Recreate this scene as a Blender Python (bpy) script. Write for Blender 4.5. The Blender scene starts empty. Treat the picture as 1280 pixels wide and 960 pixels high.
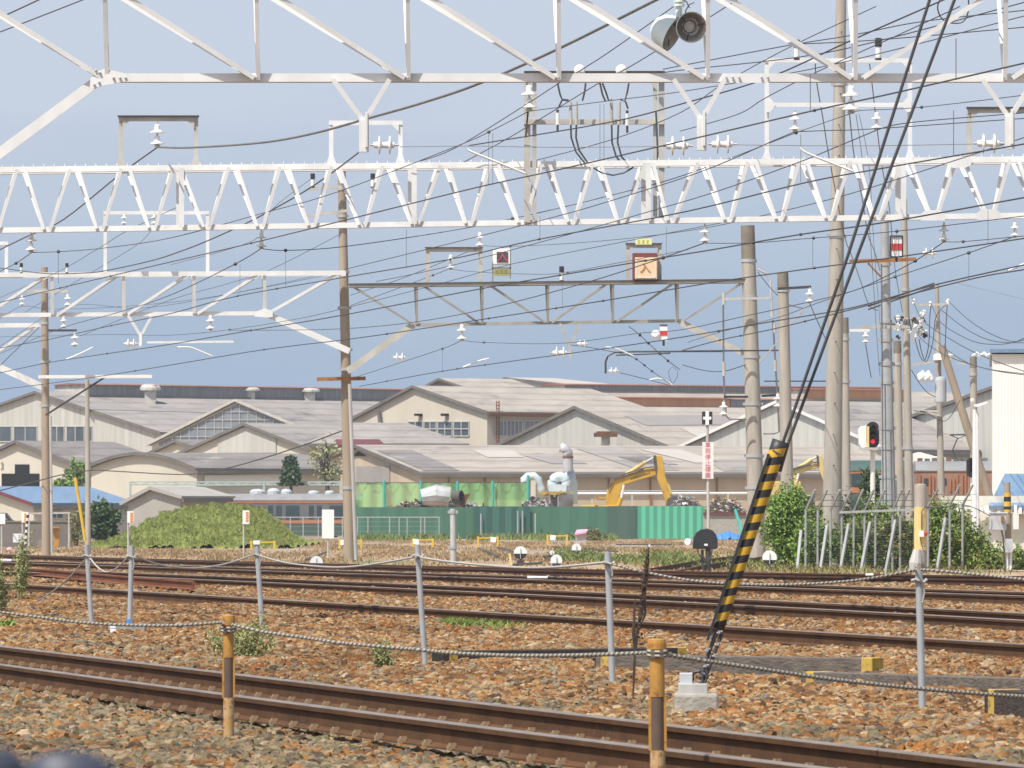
import bpy, math, random
import numpy as np
from mathutils import Vector, Matrix
random.seed(7)
RNG = np.random.default_rng(11)
PI = math.pi
SC = bpy.context.scene
COL = SC.collection
# ---- photographic geometry: 1280x960 photo, long lens, level camera 1.35 m above the ballast
F, H, HV, CU = 8000.0, 1.35, 648.0, 640.0
def W(u, v, Y): return Vector(((u - CU) * Y / F, Y, H + (HV - v) * Y / F))
def GY(v, z=0.0): return F * (H - z) / (v - HV)
def G(u, v, z=0.0):
    Y = GY(v, z); return Vector(((u - CU) * Y / F, Y, z))
def XZ(u, Y): return (u - CU) * Y / F
def ZV(v, Y): return H + (HV - v) * Y / F

# ------------------------------------------------------------------ materials
MATS = {}
def mat(name, c1, c2=None, scale=3.0, rough=0.7, metal=0.0, bump=0.0, spot=None, spot_t=0.62, spot_s=6.0,
        stretch=(1, 1, 1), emit=None, emit_s=0.0, detail=6.0, island=False, bscale=None, lo=0.35, hi=0.68, sheet=None):
    m = bpy.data.materials.new(name); m.use_nodes = True
    nt = m.node_tree; N = nt.nodes; L = nt.links; b = N['Principled BSDF']
    if rough >= .8: b.inputs['Specular IOR Level'].default_value = .2
    b.inputs['Roughness'].default_value = rough; b.inputs['Metallic'].default_value = metal
    if c2 is None: c2 = tuple(x * 0.8 for x in c1)
    tc = N.new('ShaderNodeTexCoord'); mp = N.new('ShaderNodeMapping'); mp.inputs['Scale'].default_value = stretch
    L.new(tc.outputs['Object'], mp.inputs['Vector'])
    if island:
        gi = N.new('ShaderNodeNewGeometry'); fac = gi.outputs['Random Per Island']
    else:
        n = N.new('ShaderNodeTexNoise'); n.inputs['Scale'].default_value = scale; n.inputs['Detail'].default_value = detail
        n.inputs['Roughness'].default_value = 0.62
        L.new(mp.outputs['Vector'], n.inputs['Vector']); fac = n.outputs['Fac']
    r = N.new('ShaderNodeValToRGB'); e = r.color_ramp.elements
    e[0].position = 0.0 if island else lo; e[0].color = (*c1, 1); e[1].position = 1.0 if island else hi; e[1].color = (*c2, 1)
    L.new(fac, r.inputs['Fac']); out = r.outputs['Color']
    if spot:
        n2 = N.new('ShaderNodeTexNoise'); n2.inputs['Scale'].default_value = spot_s; n2.inputs['Detail'].default_value = 8
        n2.inputs['Roughness'].default_value = 0.7
        L.new(mp.outputs['Vector'], n2.inputs['Vector'])
        r2 = N.new('ShaderNodeValToRGB'); e2 = r2.color_ramp.elements
        e2[0].position = spot_t; e2[0].color = (0, 0, 0, 1); e2[1].position = spot_t + 0.07; e2[1].color = (1, 1, 1, 1)
        L.new(n2.outputs['Fac'], r2.inputs['Fac'])
        mx = N.new('ShaderNodeMix'); mx.data_type = 'RGBA'; mx.inputs[7].default_value = (*spot, 1)
        L.new(r2.outputs['Color'], mx.inputs[0]); L.new(out, mx.inputs[6]); out = mx.outputs[2]
    L.new(out, b.inputs['Base Color'])
    if sheet:
        wv = N.new('ShaderNodeTexWave'); wv.bands_direction = 'Z'; wv.inputs['Scale'].default_value = sheet; wv.inputs['Distortion'].default_value = 1.2; wv.inputs['Detail'].default_value = 3
        L.new(tc.outputs['Object'], wv.inputs['Vector']); rw_ = N.new('ShaderNodeValToRGB'); rw_.color_ramp.elements[0].position = .0; rw_.color_ramp.elements[0].color = (.80, .79, .78, 1); rw_.color_ramp.elements[1].position = .22; rw_.color_ramp.elements[1].color = (1, 1, 1, 1)
        L.new(wv.outputs['Fac'], rw_.inputs['Fac']); mm_ = N.new('ShaderNodeMix'); mm_.data_type = 'RGBA'; mm_.blend_type = 'MULTIPLY'; mm_.inputs[0].default_value = 1
        L.new(out, mm_.inputs[6]); L.new(rw_.outputs['Color'], mm_.inputs[7]); out = mm_.outputs[2]
        for l_ in list(b.inputs['Base Color'].links): nt.links.remove(l_)
        L.new(out, b.inputs['Base Color'])
    if bump:
        n3 = N.new('ShaderNodeTexNoise'); n3.inputs['Scale'].default_value = bscale or scale * 6; n3.inputs['Detail'].default_value = 5
        L.new(mp.outputs['Vector'], n3.inputs['Vector'])
        bp = N.new('ShaderNodeBump'); bp.inputs['Strength'].default_value = bump; bp.inputs['Distance'].default_value = 0.03
        L.new(n3.outputs['Fac'], bp.inputs['Height']); L.new(bp.outputs['Normal'], b.inputs['Normal'])
    if emit:
        b.inputs['Emission Color'].default_value = (*emit, 1); b.inputs['Emission Strength'].default_value = emit_s
    MATS[name] = m
    return m

mat('white_paint', (.74, .74, .735), (.62, .62, .605), 2.0, .5, spot=(.50, .38, .27), spot_t=.665, spot_s=4, stretch=(1, 1, .6))
mat('cream_white', (.76, .75, .71), (.66, .65, .61), 2.0, .5, spot=(.40, .27, .16), spot_t=.68, spot_s=4)
mat('galvanised', (.46, .47, .47), (.36, .37, .38), 4.0, .5, .25)
mat('aged_steel', (.50, .48, .43), (.38, .36, .32), 2.5, .6, spot=(.25, .15, .09), spot_t=.66)
mat('grey_paint', (.36, .345, .305), (.27, .26, .23), 2.5, .65, spot=(.22, .14, .09), spot_t=.66)
mat('dark_steel', (.07, .065, .065), (.045, .042, .042), 5, .55, .2)
mat('concrete', (.43, .395, .34), (.32, .29, .25), 1.2, .85, stretch=(5, 5, .6), bump=.15, bscale=20, spot=(.24, .21, .18), spot_t=.68, spot_s=1.5)
mat('concrete_brown', (.37, .30, .23), (.30, .24, .185), 1.0, .85, stretch=(4, 4, .5), spot=(.26, .19, .14), spot_t=.66, spot_s=2)
mat('concrete_grey', (.50, .49, .47), (.38, .37, .35), 1.2, .8, stretch=(4, 4, .5), spot=(.3, .27, .22), spot_t=.68, spot_s=2)
mat('concrete_cap', (.24, .21, .17), (.17, .15, .12), 3, .9)
mat('pad_concrete', (.42, .39, .33), (.29, .27, .23), 6, .9, bump=.3, bscale=30, spot=(.20, .19, .17), spot_t=.6, spot_s=9)
mat('wire', (.05, .05, .053), (.065, .065, .068), 3, .55)
mat('wire_grey', (.20, .20, .20), (.14, .14, .14), 3, .5, .3)
mat('porcelain', (.80, .80, .78), (.72, .72, .70), 5, .2)
mat('rust', (.22, .09, .04), (.13, .055, .03), 8, .85, spot=(.30, .14, .06), spot_t=.6)
mat('rust_orange', (.36, .17, .06), (.22, .10, .05), 5, .8)
mat('rail_side', (.125, .062, .029), (.075, .038, .02), 3, .95, stretch=(1, 1, 1), spot=(.16, .09, .05), spot_t=.6, spot_s=14)
mat('rail_dark', (.09, .045, .026), (.06, .03, .02), 3, .8, spot=(.13, .07, .04), spot_t=.6, spot_s=10)
mat('rail_head', (.30, .25, .21), (.22, .175, .14), 2, .5, .35, stretch=(1, 1, 1))
mat('clip_steel', (.34, .24, .14), (.24, .16, .10), 12, .7)
mat('old_rail_rust', (.22, .085, .04), (.15, .055, .03), 3, .85)
mat('timber', (.17, .145, .12), (.095, .08, .07), 2.0, .9, stretch=(.6, 7, 9), bump=.5, bscale=5, spot=(.05, .04, .035), spot_t=.64, spot_s=3)
mat('timber_dark', (.075, .06, .05), (.05, .04, .035), 2.0, .9, stretch=(.8, 6, 8), bump=.5, bscale=6)
mat('timber_end', (.05, .04, .035), (.028, .024, .02), 14, .95)
mat('worn_yellow', (.55, .38, .08), (.40, .26, .06), 9, .8, spot=(.20, .15, .10), spot_t=.55, spot_s=16)
mat('post_yellow', (.50, .27, .055), (.36, .17, .035), 7, .6, spot=(.16, .07, .03), spot_t=.56, spot_s=11)
mat('post_brown', (.13, .085, .06), (.09, .06, .045), 9, .75)
mat('flaked_white', (.44, .25, .085), (.52, .39, .23), 12, .6, spot=(.32, .15, .05), spot_t=.52, spot_s=25)
mat('guard_yellow', (.62, .38, .03), (.54, .31, .025), 4, .5, spot=(.3, .2, .05), spot_t=.68, spot_s=10)
mat('guard_black', (.022, .022, .024), (.035, .034, .034), 5, .5)
mat('bright_yellow', (.68, .44, .05), (.56, .36, .04), 4, .6)
mat('pale_yellow', (.72, .56, .25), (.62, .46, .19), 3, .7, spot=(.5, .42, .3), spot_t=.66)
mat('white_plate', (.82, .82, .82), (.76, .76, .76), 3, .45)
mat('red_paint', (.60, .045, .04), (.52, .04, .035), 3, .5)
mat('pink_red', (.72, .16, .24), (.62, .14, .2), 3, .6)
mat('faded_pink', (.72, .40, .48), (.6, .3, .4), 3, .7)
mat('black_board', (.02, .021, .023), (.032, .033, .035), 4, .45)
mat('weathered_grey', (.36, .365, .365), (.28, .285, .285), 4, .6, .1)
mat('rope_light', (.40, .37, .31), (.33, .30, .25), 30, .9)
mat('rope_dark', (.10, .09, .08), (.13, .12, .10), 30, .9)
mat('rope_grey', (.46, .45, .42), (.34, .33, .30), 40, .9)
mat('wall_beige', (.56, .51, .42), (.48, .43, .35), .25, .9, stretch=(1, 1, .35), spot=(.40, .33, .25), spot_t=.66, spot_s=.5)
mat('wall_cream', (.59, .55, .46), (.51, .47, .39), .25, .9, stretch=(1, 1, .3), spot=(.44, .38, .29), spot_t=.68, spot_s=.6)
mat('wall_tin', (.50, .495, .45), (.37, .365, .33), .8, .75, stretch=(2.2, 2.2, .12), spot=(.34, .32, .27), spot_t=.64, spot_s=.9)
mat('wall_orange', (.57, .47, .345), (.48, .39, .285), .6, .85, stretch=(1, 1, .2), spot=(.22, .12, .07), spot_t=.64, spot_s=.8)
mat('wall_white', (.80, .79, .74), (.76, .75, .70), .3, .6, stretch=(1, 1, .1))
mat('wall_whitewash', (.74, .72, .64), (.62, .59, .5), .6, .9, spot=(.4, .36, .28), spot_t=.64, spot_s=.9)
mat('block_wall', (.20, .185, .165), (.15, .14, .125), .7, .9, spot=(.26, .24, .21), spot_t=.6, spot_s=1)
mat('grey_screen', (.36, .34, .31), (.30, .28, .26), .5, .9)
mat('roof_pale', (.405, .36, .31), (.31, .27, .235), .35, .95, stretch=(1.1, 1.1, .16), spot=(.25, .225, .21), spot_t=.60, spot_s=.22, sheet=.55)
mat('roof_grey', (.335, .305, .28), (.25, .23, .215), .35, .95, stretch=(1.1, 1.1, .16), spot=(.20, .185, .18), spot_t=.58, spot_s=.25, sheet=.55)
mat('roof_dull', (.25, .225, .212), (.18, .165, .158), .4, .95, stretch=(1.1, 1.1, .16), spot=(.33, .30, .27), spot_t=.61, spot_s=.3, sheet=.55)
mat('roof_patch', (.29, .265, .25), (.25, .23, .22), .4, .9)
mat('roof_light_patch', (.46, .42, .375), (.41, .37, .335), .4, .9)
mat('roof_blue', (.17, .26, .38), (.13, .205, .31), .5, .5, stretch=(3, 1, 1))
mat('roof_red', (.16, .035, .035), (.11, .03, .03), .6, .7)
mat('roof_edge', (.13, .12, .11), (.18, .165, .15), .6, .8)
mat('edge_white', (.70, .69, .66), (.58, .57, .54), .6, .7)
mat('monitor_dark', (.20, .195, .195), (.29, .28, .275), .9, .8, stretch=(4, 4, .3), spot=(.30, .29, .28), spot_t=.62, spot_s=.9)
mat('monitor_rust', (.56, .28, .13), (.46, .215, .10), .5, .85, stretch=(2, 2, .3))
mat('ridge_rust', (.32, .13, .08), (.2, .09, .06), .6, .85)
mat('vent_pale', (.54, .52, .48), (.38, .35, .32), 1.2, .8, spot=(.28, .17, .12), spot_t=.58, spot_s=1)
mat('pane_dark', (.10, .12, .14), (.055, .065, .075), .5, .15)
mat('pane_grey', (.22, .24, .27), (.15, .165, .19), .4, .25)
mat('frame_white', (.48, .47, .44), (.40, .39, .36), 2, .6)
mat('opening_dark', (.012, .012, .013), (.02, .02, .02), 1, .9)
mat('fence_green', (.06, .16, .105), (.045, .13, .082), .5, .7, stretch=(1.3, 1.3, .12), spot=(.10, .17, .12), spot_t=.62, spot_s=.9)
mat('fence_teal', (.04, .125, .095), (.032, .10, .078), .5, .7, stretch=(1.3, 1.3, .12), spot=(.14, .2, .16), spot_t=.68, spot_s=.8)
mat('fence_deep', (.06, .115, .09), (.05, .10, .078), .5, .7, stretch=(1.3, 1.3, .12))
mat('pale_green', (.42, .50, .46), (.34, .42, .38), .8, .6)
mat('fence_bright', (.10, .42, .27), (.085, .36, .23), .6, .6, stretch=(2, 2, .2))
mat('post_teal', (.07, .42, .33), (.06, .36, .29), 2, .6)
mat('duct_blue', (.58, .66, .67), (.48, .56, .58), .8, .6, spot=(.42, .36, .32), spot_t=.68, spot_s=1)
mat('duct_grey', (.46, .46, .47), (.38, .37, .38), .8, .55, spot=(.3, .2, .15), spot_t=.66, spot_s=1)
mat('digger_yellow', (.60, .36, .03), (.46, .26, .025), .8, .6, spot=(.20, .11, .04), spot_t=.62, spot_s=1.1)
mat('digger_pale', (.62, .48, .17), (.5, .37, .12), .8, .6, spot=(.2, .13, .06), spot_t=.58, spot_s=1.6)
mat('scrap_grey', (.24, .23, .225), (.09, .08, .08), 1.1, .6, .3, spot=(.22, .10, .05), spot_t=.55, spot_s=1.2)
mat('scrap_silver', (.56, .56, .55), (.36, .36, .36), 1.2, .5, .3)
mat('scrap_rust', (.20, .09, .045), (.08, .045, .03), 1.5, .85, spot=(.36, .18, .06), spot_t=.58, spot_s=1.5)
mat('scrap_dark', (.06, .055, .055), (.13, .11, .10), 2, .8)
mat('tarp_blue', (.06, .24, .60), (.05, .19, .5), 1.2, .5, bump=.4, bscale=3)
mat('train_grey', (.14, .145, .15), (.105, .11, .115), .8, .6)
mat('train_roof', (.27, .27, .27), (.2, .2, .2), .8, .7)
mat('train_orange', (.42, .17, .07), (.36, .14, .06), .8, .5)
mat('train_rust_orange', (.36, .19, .125), (.27, .17, .13), .9, .8, stretch=(3, 3, .5), spot=(.24, .18, .15), spot_t=.55, spot_s=1.2)
mat('train_green', (.06, .11, .09), (.05, .09, .075), .8, .5)
mat('train_window', (.03, .05, .06), (.05, .07, .08), .8, .15)
mat('horn_pale', (.70, .77, .74), (.64, .71, .68), 3, .45)
mat('horn_inside', (.50, .48, .44), (.40, .37, .33), 5, .6)
mat('amber_box', (.74, .50, .30), (.72, .58, .42), 3, .5)
mat('sign_yellow', (.74, .74, .30), (.66, .66, .26), 3, .6)
mat('olive_mark', (.42, .42, .2), None, 3, .7)
mat('box_brown', (.20, .05, .035), (.14, .04, .03), 6, .7)
mat('led_black', (.05, .05, .055), (.07, .07, .075), 6, .6)
mat('led_red', (.55, .06, .14), (.5, .06, .12), 6, .5)
mat('sign_brown', (.40, .24, .12), (.34, .2, .1), 6, .6)
mat('red_lamp', (.7, .03, .08), None, 3, .3, emit=(.9, .03, .09), emit_s=.55)
mat('lens_dark', (.05, .05, .055), None, 3, .3)
mat('cabinet_grey', (.50, .52, .54), (.42, .44, .46), 3, .5, spot=(.3, .2, .14), spot_t=.68, spot_s=8)
mat('dark_blue_pad', (.030, .036, .055), (.042, .05, .075), 3, .42)
mat('orange_sign', (.72, .28, .05), (.66, .25, .05), 3, .6)
mat('leaf', (.10, .20, .03), (.24, .32, .06), island=True, rough=.6)
mat('leaf_dark', (.03, .065, .022), (.075, .125, .04), island=True, rough=.6)
mat('leaf_brown', (.19, .13, .06), (.15, .21, .05), island=True, rough=.7)
mat('leaf_pale', (.21, .24, .075), (.34, .34, .15), island=True, rough=.7)
mat('grass_green', (.115, .175, .04), (.215, .255, .075), island=True, rough=.7)
mat('mound_green', (.19, .26, .05), (.30, .345, .09), island=True, rough=.7)
mat('mound_olive', (.27, .27, .08), (.37, .34, .13), island=True, rough=.8)
mat('grass_bright', (.12, .24, .03), (.22, .33, .06), island=True, rough=.6)
mat('grass_dry', (.29, .19, .11), (.40, .28, .16), island=True, rough=.8)
mat('grass_olive', (.20, .20, .07), (.29, .265, .11), island=True, rough=.8)
mat('bark', (.13, .10, .075), (.08, .06, .05), 6, .9)
mat('dead_stalk', (.06, .045, .038), (.10, .07, .055), 14, .9)

# ------------------------------------------------------------------ mesh builder
class MB:
    def __init__(s): s.v = []; s.f = []; s.mi = []
    def add(s, vs, fs, mi=0):
        o = len(s.v); s.v += [tuple(p) for p in vs]; s.f += [tuple(i + o for i in f) for f in fs]; s.mi += [mi] * len(fs); return s
    def box(s, c, d, rot=None, mi=0):
        c = Vector(c); x, y, z = d[0] / 2, d[1] / 2, d[2] / 2
        vs = [Vector(p) for p in ((-x, -y, -z), (x, -y, -z), (x, y, -z), (-x, y, -z), (-x, -y, z), (x, -y, z), (x, y, z), (-x, y, z))]
        if rot is not None: vs = [rot @ p for p in vs]
        return s.add([c + p for p in vs], [(3, 2, 1, 0), (4, 5, 6, 7), (0, 1, 5, 4), (1, 2, 6, 5), (2, 3, 7, 6), (3, 0, 4, 7)], mi)
    def bar(s, a, b, w, h, mi=0, up=(0, 0, 1)):
        a, b = Vector(a), Vector(b); d = (b - a); L = d.length; d.normalize(); up = Vector(up)
        if abs(d.dot(up)) > .98: up = Vector((0, 1, 0)) if abs(d.y) < .9 else Vector((1, 0, 0))
        sx = d.cross(up).normalized(); uz = sx.cross(d).normalized()
        R = Matrix((sx, d, uz)).transposed()
        return s.box((a + b) / 2, (w, L, h), R, mi)
    def angle(s, a, b, w, t=.012, up=(0, 0, 1), mi=0, fl=1):
        "an L shaped steel section: one leg facing the viewer, one leg pointing back"
        a, b = Vector(a), Vector(b); d = (b - a).normalized()
        side = d.cross(Vector((0, 1, 0))).normalized()
        if abs(side.z) > .15 and side.z < 0: side = -side
        side *= fl
        s.bar(a, b, t, w, mi, up=side)
        dp = w * 1.7; o = side * (w / 2 - t / 2) + Vector((0, dp / 2 + t / 2 + .001, 0))
        return s.bar(a + o, b + o, t, dp, mi, up=Vector((0, 1, 0)))
    def tube(s, a, b, r0, r1=None, n=8, mi=0, caps=True):
        return s.path([a, b], [r0, r0 if r1 is None else r1], n, mi, caps)
    def path(s, pts, r, n=6, mi=0, caps=True, alt=None):
        pts = [Vector(p) for p in pts]; m = len(pts)
        if not hasattr(r, '__len__'): r = [r] * m
        o = len(s.v); prev = None
        for i, p in enumerate(pts):
            d = (pts[min(i + 1, m - 1)] - pts[max(i - 1, 0)])
            d = d.normalized() if d.length > 1e-9 else Vector((0, 0, 1))
            ref = Vector((0, 0, 1)) if abs(d.z) < .9 else Vector((0, 1, 0))
            if prev is not None and prev.cross(d).length > .05: ref = prev
            x = d.cross(ref).normalized(); y = x.cross(d).normalized()
            for k in range(n):
                a = 2 * PI * k / n; s.v.append(tuple(p + (x * math.cos(a) + y * math.sin(a)) * r[i]))
        for i in range(m - 1):
            for k in range(n):
                k2 = (k + 1) % n
                s.f.append((o + i * n + k, o + i * n + k2, o + (i + 1) * n + k2, o + (i + 1) * n + k))
                s.mi.append(mi if alt is None else alt[(i + (k * 2) // n) % len(alt)])
        if caps:
            s.f.append(tuple(o + k for k in range(n))[::-1]); s.f.append(tuple(o + (m - 1) * n + k for k in range(n))); s.mi += [mi, mi]
        return s
    def lathe(s, prof, org=(0, 0, 0), axis=(0, 0, 1), n=16, mi=0, c0=True, c1=True):
        org = Vector(org); q = Vector((0, 0, 1)).rotation_difference(Vector(axis).normalized())
        o = len(s.v); m = len(prof)
        for r, z in prof:
            for k in range(n):
                a = 2 * PI * k / n; s.v.append(tuple(org + q @ Vector((r * math.cos(a), r * math.sin(a), z))))
        for i in range(m - 1):
            for k in range(n):
                k2 = (k + 1) % n; s.f.append((o + i * n + k, o + i * n + k2, o + (i + 1) * n + k2, o + (i + 1) * n + k)); s.mi.append(mi)
        if c0: s.f.append(tuple(o + k for k in range(n))[::-1]); s.mi.append(mi)
        if c1: s.f.append(tuple(o + (m - 1) * n + k for k in range(n))); s.mi.append(mi)
        return s
    def prism(s, poly, off, mi=0):
        poly = [Vector(p) for p in poly]; off = Vector(off); n = len(poly)
        fs = [tuple(range(n)), tuple(range(2 * n - 1, n - 1, -1))] + [(i, n + i, n + (i + 1) % n, (i + 1) % n) for i in range(n)]
        return s.add(poly + [p + off for p in poly], fs, mi)
    def pxprism(s, pts, Y, t, mi=0): return s.prism([W(u, v, Y) for u, v in pts], (0, t, 0), mi)
    def sheet(s, q, mi=0): return s.add(q, [tuple(range(len(q)))], mi)
    def build(s, name, mats, parent=None, smooth=False, base=None, bevel=0):
        me = bpy.data.meshes.new(name)
        org = Vector(base) if base is not None else (Vector(parent['_b']) if parent is not None else Vector((0, 0, 0)))
        if parent is None and base is None and s.v:
            A = np.array(s.v); org = Vector(((A[:, 0].min() + A[:, 0].max()) / 2, (A[:, 1].min() + A[:, 1].max()) / 2, A[:, 2].min()))
        me.from_pydata([(p[0] - org.x, p[1] - org.y, p[2] - org.z) for p in s.v], [], s.f)
        if not isinstance(mats, (list, tuple)): mats = [mats]
        for m in mats: me.materials.append(MATS[m] if isinstance(m, str) else m)
        me.polygons.foreach_set('material_index', s.mi)
        if smooth: me.polygons.foreach_set('use_smooth', [True] * len(s.f))
        me.update()
        import bmesh
        bm = bmesh.new(); bm.from_mesh(me); bmesh.ops.recalc_face_normals(bm, faces=bm.faces); bm.to_mesh(me); bm.free()
        o = bpy.data.objects.new(name, me); COL.objects.link(o)
        if parent is not None:
            o.parent = parent
            rb = parent
            o.location = (0, 0, 0)
            if '_b' in parent.keys(): o['_b'] = list(parent['_b'])
        else:
            o.location = org; o['_b'] = list(org)
        if bevel:
            bv = o.modifiers.new('bevel', 'BEVEL'); bv.width = bevel; bv.segments = 2; bv.limit_method = 'ANGLE'
        if smooth == 'auto':
            pass
        return o
def smooth_by_angle(o, ang=40):
    me = o.data
    import bmesh
    bm = bmesh.new(); bm.from_mesh(me)
    for e in bm.edges:
        if len(e.link_faces) == 2 and e.calc_face_angle(0) > math.radians(ang): e.smooth = False
    for f in bm.faces: f.smooth = True
    bm.to_mesh(me); bm.free()
    return o
def tag(o, label, cat, group=None, kind=None):
    if label: o['label'] = label
    if cat: o['category'] = cat
    if group: o['group'] = group
    if kind: o['kind'] = kind
    return o
def thing(name, base, label, cat, group=None):
    o = bpy.data.objects.new(name, None); COL.objects.link(o); o.location = base; o['_b'] = list(base); o.empty_display_size = .2
    return tag(o, label, cat, group)
def copy_thing(o, loc, label=None, group=None, rotz=None, scale=None):
    c = o.copy(); COL.objects.link(c); c.location = loc
    if rotz is not None: c.rotation_euler = (0, 0, rotz)
    if scale is not None: c.scale = (scale, scale, scale)
    if label: c['label'] = label
    if group: c['group'] = group
    for ch in [x for x in bpy.data.objects if x.parent == o]:
        d = ch.copy(); COL.objects.link(d); d.parent = c
        for gch in [x for x in bpy.data.objects if x.parent == ch]:
            e = gch.copy(); COL.objects.link(e); e.parent = d
    return c
def mesh_np(name, verts, faces4, matn, parent=None, base=None):
    "fast mesh from numpy arrays of quads"
    me = bpy.data.meshes.new(name); n = len(verts); m = len(faces4); k = faces4.shape[1]
    b = np.array(base if base is not None else (list(parent['_b']) if parent is not None else (0.0, 0.0, 0.0)), dtype=float)
    me.vertices.add(n); me.vertices.foreach_set('co', (verts - b).astype(np.float32).ravel())
    me.loops.add(m * k); me.loops.foreach_set('vertex_index', faces4.astype(np.int32).ravel())
    me.polygons.add(m); me.polygons.foreach_set('loop_start', np.arange(0, m * k, k, dtype=np.int32))
    me.update(calc_edges=True); me.validate()
    for x in (matn if isinstance(matn, (list, tuple)) else [matn]): me.materials.append(MATS[x])
    o = bpy.data.objects.new(name, me); COL.objects.link(o)
    if parent is not None: o.parent = parent
    else: o.location = b
    o['_b'] = [float(x) for x in b]
    return o
def leaf_quads(centers, size, flat=0.0, drop=0.0):
    "one small leaf shaped quad per centre"
    n = len(centers); d = RNG.normal(size=(n, 3)); d[:, 2] = d[:, 2] * (1 - flat) - drop; d /= np.linalg.norm(d, axis=1)[:, None]
    e = np.cross(d, RNG.normal(size=(n, 3))); e /= np.linalg.norm(e, axis=1)[:, None]
    s = size * RNG.uniform(.6, 1.4, n)[:, None]
    v = np.stack([centers - d * s, centers + e * s * .55, centers + d * s, centers - e * s * .55], 1).reshape(-1, 3)
    return v, np.arange(4 * n).reshape(n, 4)
def clumps(c, r, ncl, per, clr):
    "leaf centres gathered in clumps inside an ellipsoid: uneven outline with gaps"
    c = np.array(c); r = np.array(r)
    d = RNG.normal(size=(ncl, 3)); d /= np.linalg.norm(d, axis=1)[:, None]
    cc = c + d * r * (RNG.uniform(.15, 1, ncl) ** .5)[:, None] * RNG.uniform(.8, 1.08, ncl)[:, None]
    rad = clr * RNG.uniform(.5, 1.3, ncl)
    p = RNG.normal(size=(ncl, per, 3)) * .55
    return (cc[:, None, :] + p * rad[:, None, None]).reshape(-1, 3)
def blades(xy, z, h, w, lean=.35):
    n = len(xy); a = RNG.uniform(0, 2 * PI, n); hh = h * RNG.uniform(.5, 1.3, n)
    base = np.column_stack([xy, z]); sx = np.column_stack([np.cos(a), np.sin(a), np.zeros(n)]) * (w / 2)
    l = np.column_stack([RNG.normal(size=n) * lean * hh, RNG.normal(size=n) * lean * hh, hh])
    mid = base + l * np.array([.35, .35, .6]); tip = base + l
    v = np.stack([base - sx, base + sx, mid + sx * .8, tip, mid - sx * .8], 1).reshape(-1, 3)
    return v, np.arange(5 * n).reshape(n, 5)
def text_mesh(name, s, size, matn, parent=None, thick=.004, stretch=1.0, center=True):
    cu = bpy.data.curves.new(name, 'FONT'); cu.body = s; cu.size = size; cu.extrude = thick
    cu.align_x = 'CENTER'; cu.align_y = 'CENTER'
    t = bpy.data.objects.new(name, cu); COL.objects.link(t)
    bpy.context.view_layer.update()
    me = bpy.data.meshes.new_from_object(t.evaluated_get(bpy.context.evaluated_depsgraph_get()))
    bpy.data.objects.remove(t); me.materials.clear(); me.materials.append(MATS[matn])
    R = Matrix.Rotation(PI / 2, 4, 'X') @ Matrix.Diagonal((stretch, 1, 1, 1))
    me.transform(R); return me
def place_text(name, s, size, matn, at, parent, thick=.004, stretch=1.0):
    me = text_mesh(name, s, size, matn, None, thick, stretch)
    o = bpy.data.objects.new(name, me); COL.objects.link(o); o.parent = parent
    b = Vector(parent['_b']); o.location = Vector(at) - b; o['_b'] = [float(x) for x in b]
    return o
# ------------------------------------------------------------------ camera, light, sky
cd = bpy.data.cameras.new('camera'); cam = bpy.data.objects.new('camera', cd); COL.objects.link(cam); SC.camera = cam
cam.location = (0, 0, H); cam.rotation_euler = (PI / 2, 0, 0)
cd.sensor_width = 36; cd.lens = F / 1280 * 36; cd.shift_y = (HV - 480) / 1280; cd.clip_start = .5; cd.clip_end = 20000
cd.dof.use_dof = True; cd.dof.focus_distance = 95; cd.dof.aperture_fstop = cd.lens / 9.0
SUN = Vector((-.52, -.64, 1.32)).normalized()
sl = bpy.data.lights.new('sun', 'SUN'); sl.energy = 4.2; sl.angle = math.radians(.5); sl.color = (1, .95, .86)
so = bpy.data.objects.new('sun', sl); COL.objects.link(so); so.rotation_euler = SUN.to_track_quat('Z', 'Y').to_euler(); so.location = (-30, -20, 60)
w = bpy.data.worlds.new('World'); SC.world = w; w.use_nodes = True
nt = w.node_tree; N = nt.nodes; L = nt.links; bg = N['Background']
sky = N.new('ShaderNodeTexSky'); sky.sky_type = 'NISHITA'; sky.sun_disc = False
sky.sun_elevation = math.asin(SUN.z); sky.sun_rotation = math.atan2(SUN.x, SUN.y); sky.air_density = 1.2; sky.dust_density = 2.0
# thin bright cloud veil high up, bluer far air low down: mixed over the sky by elevation with soft noise
tc = N.new('ShaderNodeTexCoord'); sx = N.new('ShaderNodeSeparateXYZ'); L.new(tc.outputs['Generated'], sx.inputs[0])
mp = N.new('ShaderNodeMapping'); mp.inputs['Scale'].default_value = (14, 14, 60); L.new(tc.outputs['Generated'], mp.inputs['Vector'])
nz = N.new('ShaderNodeTexNoise'); nz.inputs['Scale'].default_value = 1.3; nz.inputs['Detail'].default_value = 4; L.new(mp.outputs['Vector'], nz.inputs['Vector'])
ma = N.new('ShaderNodeMath'); ma.operation = 'MULTIPLY_ADD'; ma.inputs[1].default_value = .034; L.new(nz.outputs['Fac'], ma.inputs[0]); L.new(sx.outputs['Z'], ma.inputs[2])
rp = N.new('ShaderNodeValToRGB'); e = rp.color_ramp.elements
for i in range(2): e.new(.5)
for el, (p, c) in zip(e, ((.012, (2.95, 4.05, 5.75)), (.045, (3.30, 4.25, 5.65)), (.082, (4.72, 5.33, 6.45)), (.20, (5.0, 5.7, 6.8)))):
    el.position = p; el.color = (*[x / 8 for x in c], 1)
L.new(ma.outputs[0], rp.inputs['Fac'])
vm = N.new('ShaderNodeVectorMath'); vm.operation = 'SCALE'; vm.inputs['Scale'].default_value = 8.0 * .765; L.new(rp.outputs['Color'], vm.inputs[0])
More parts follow.
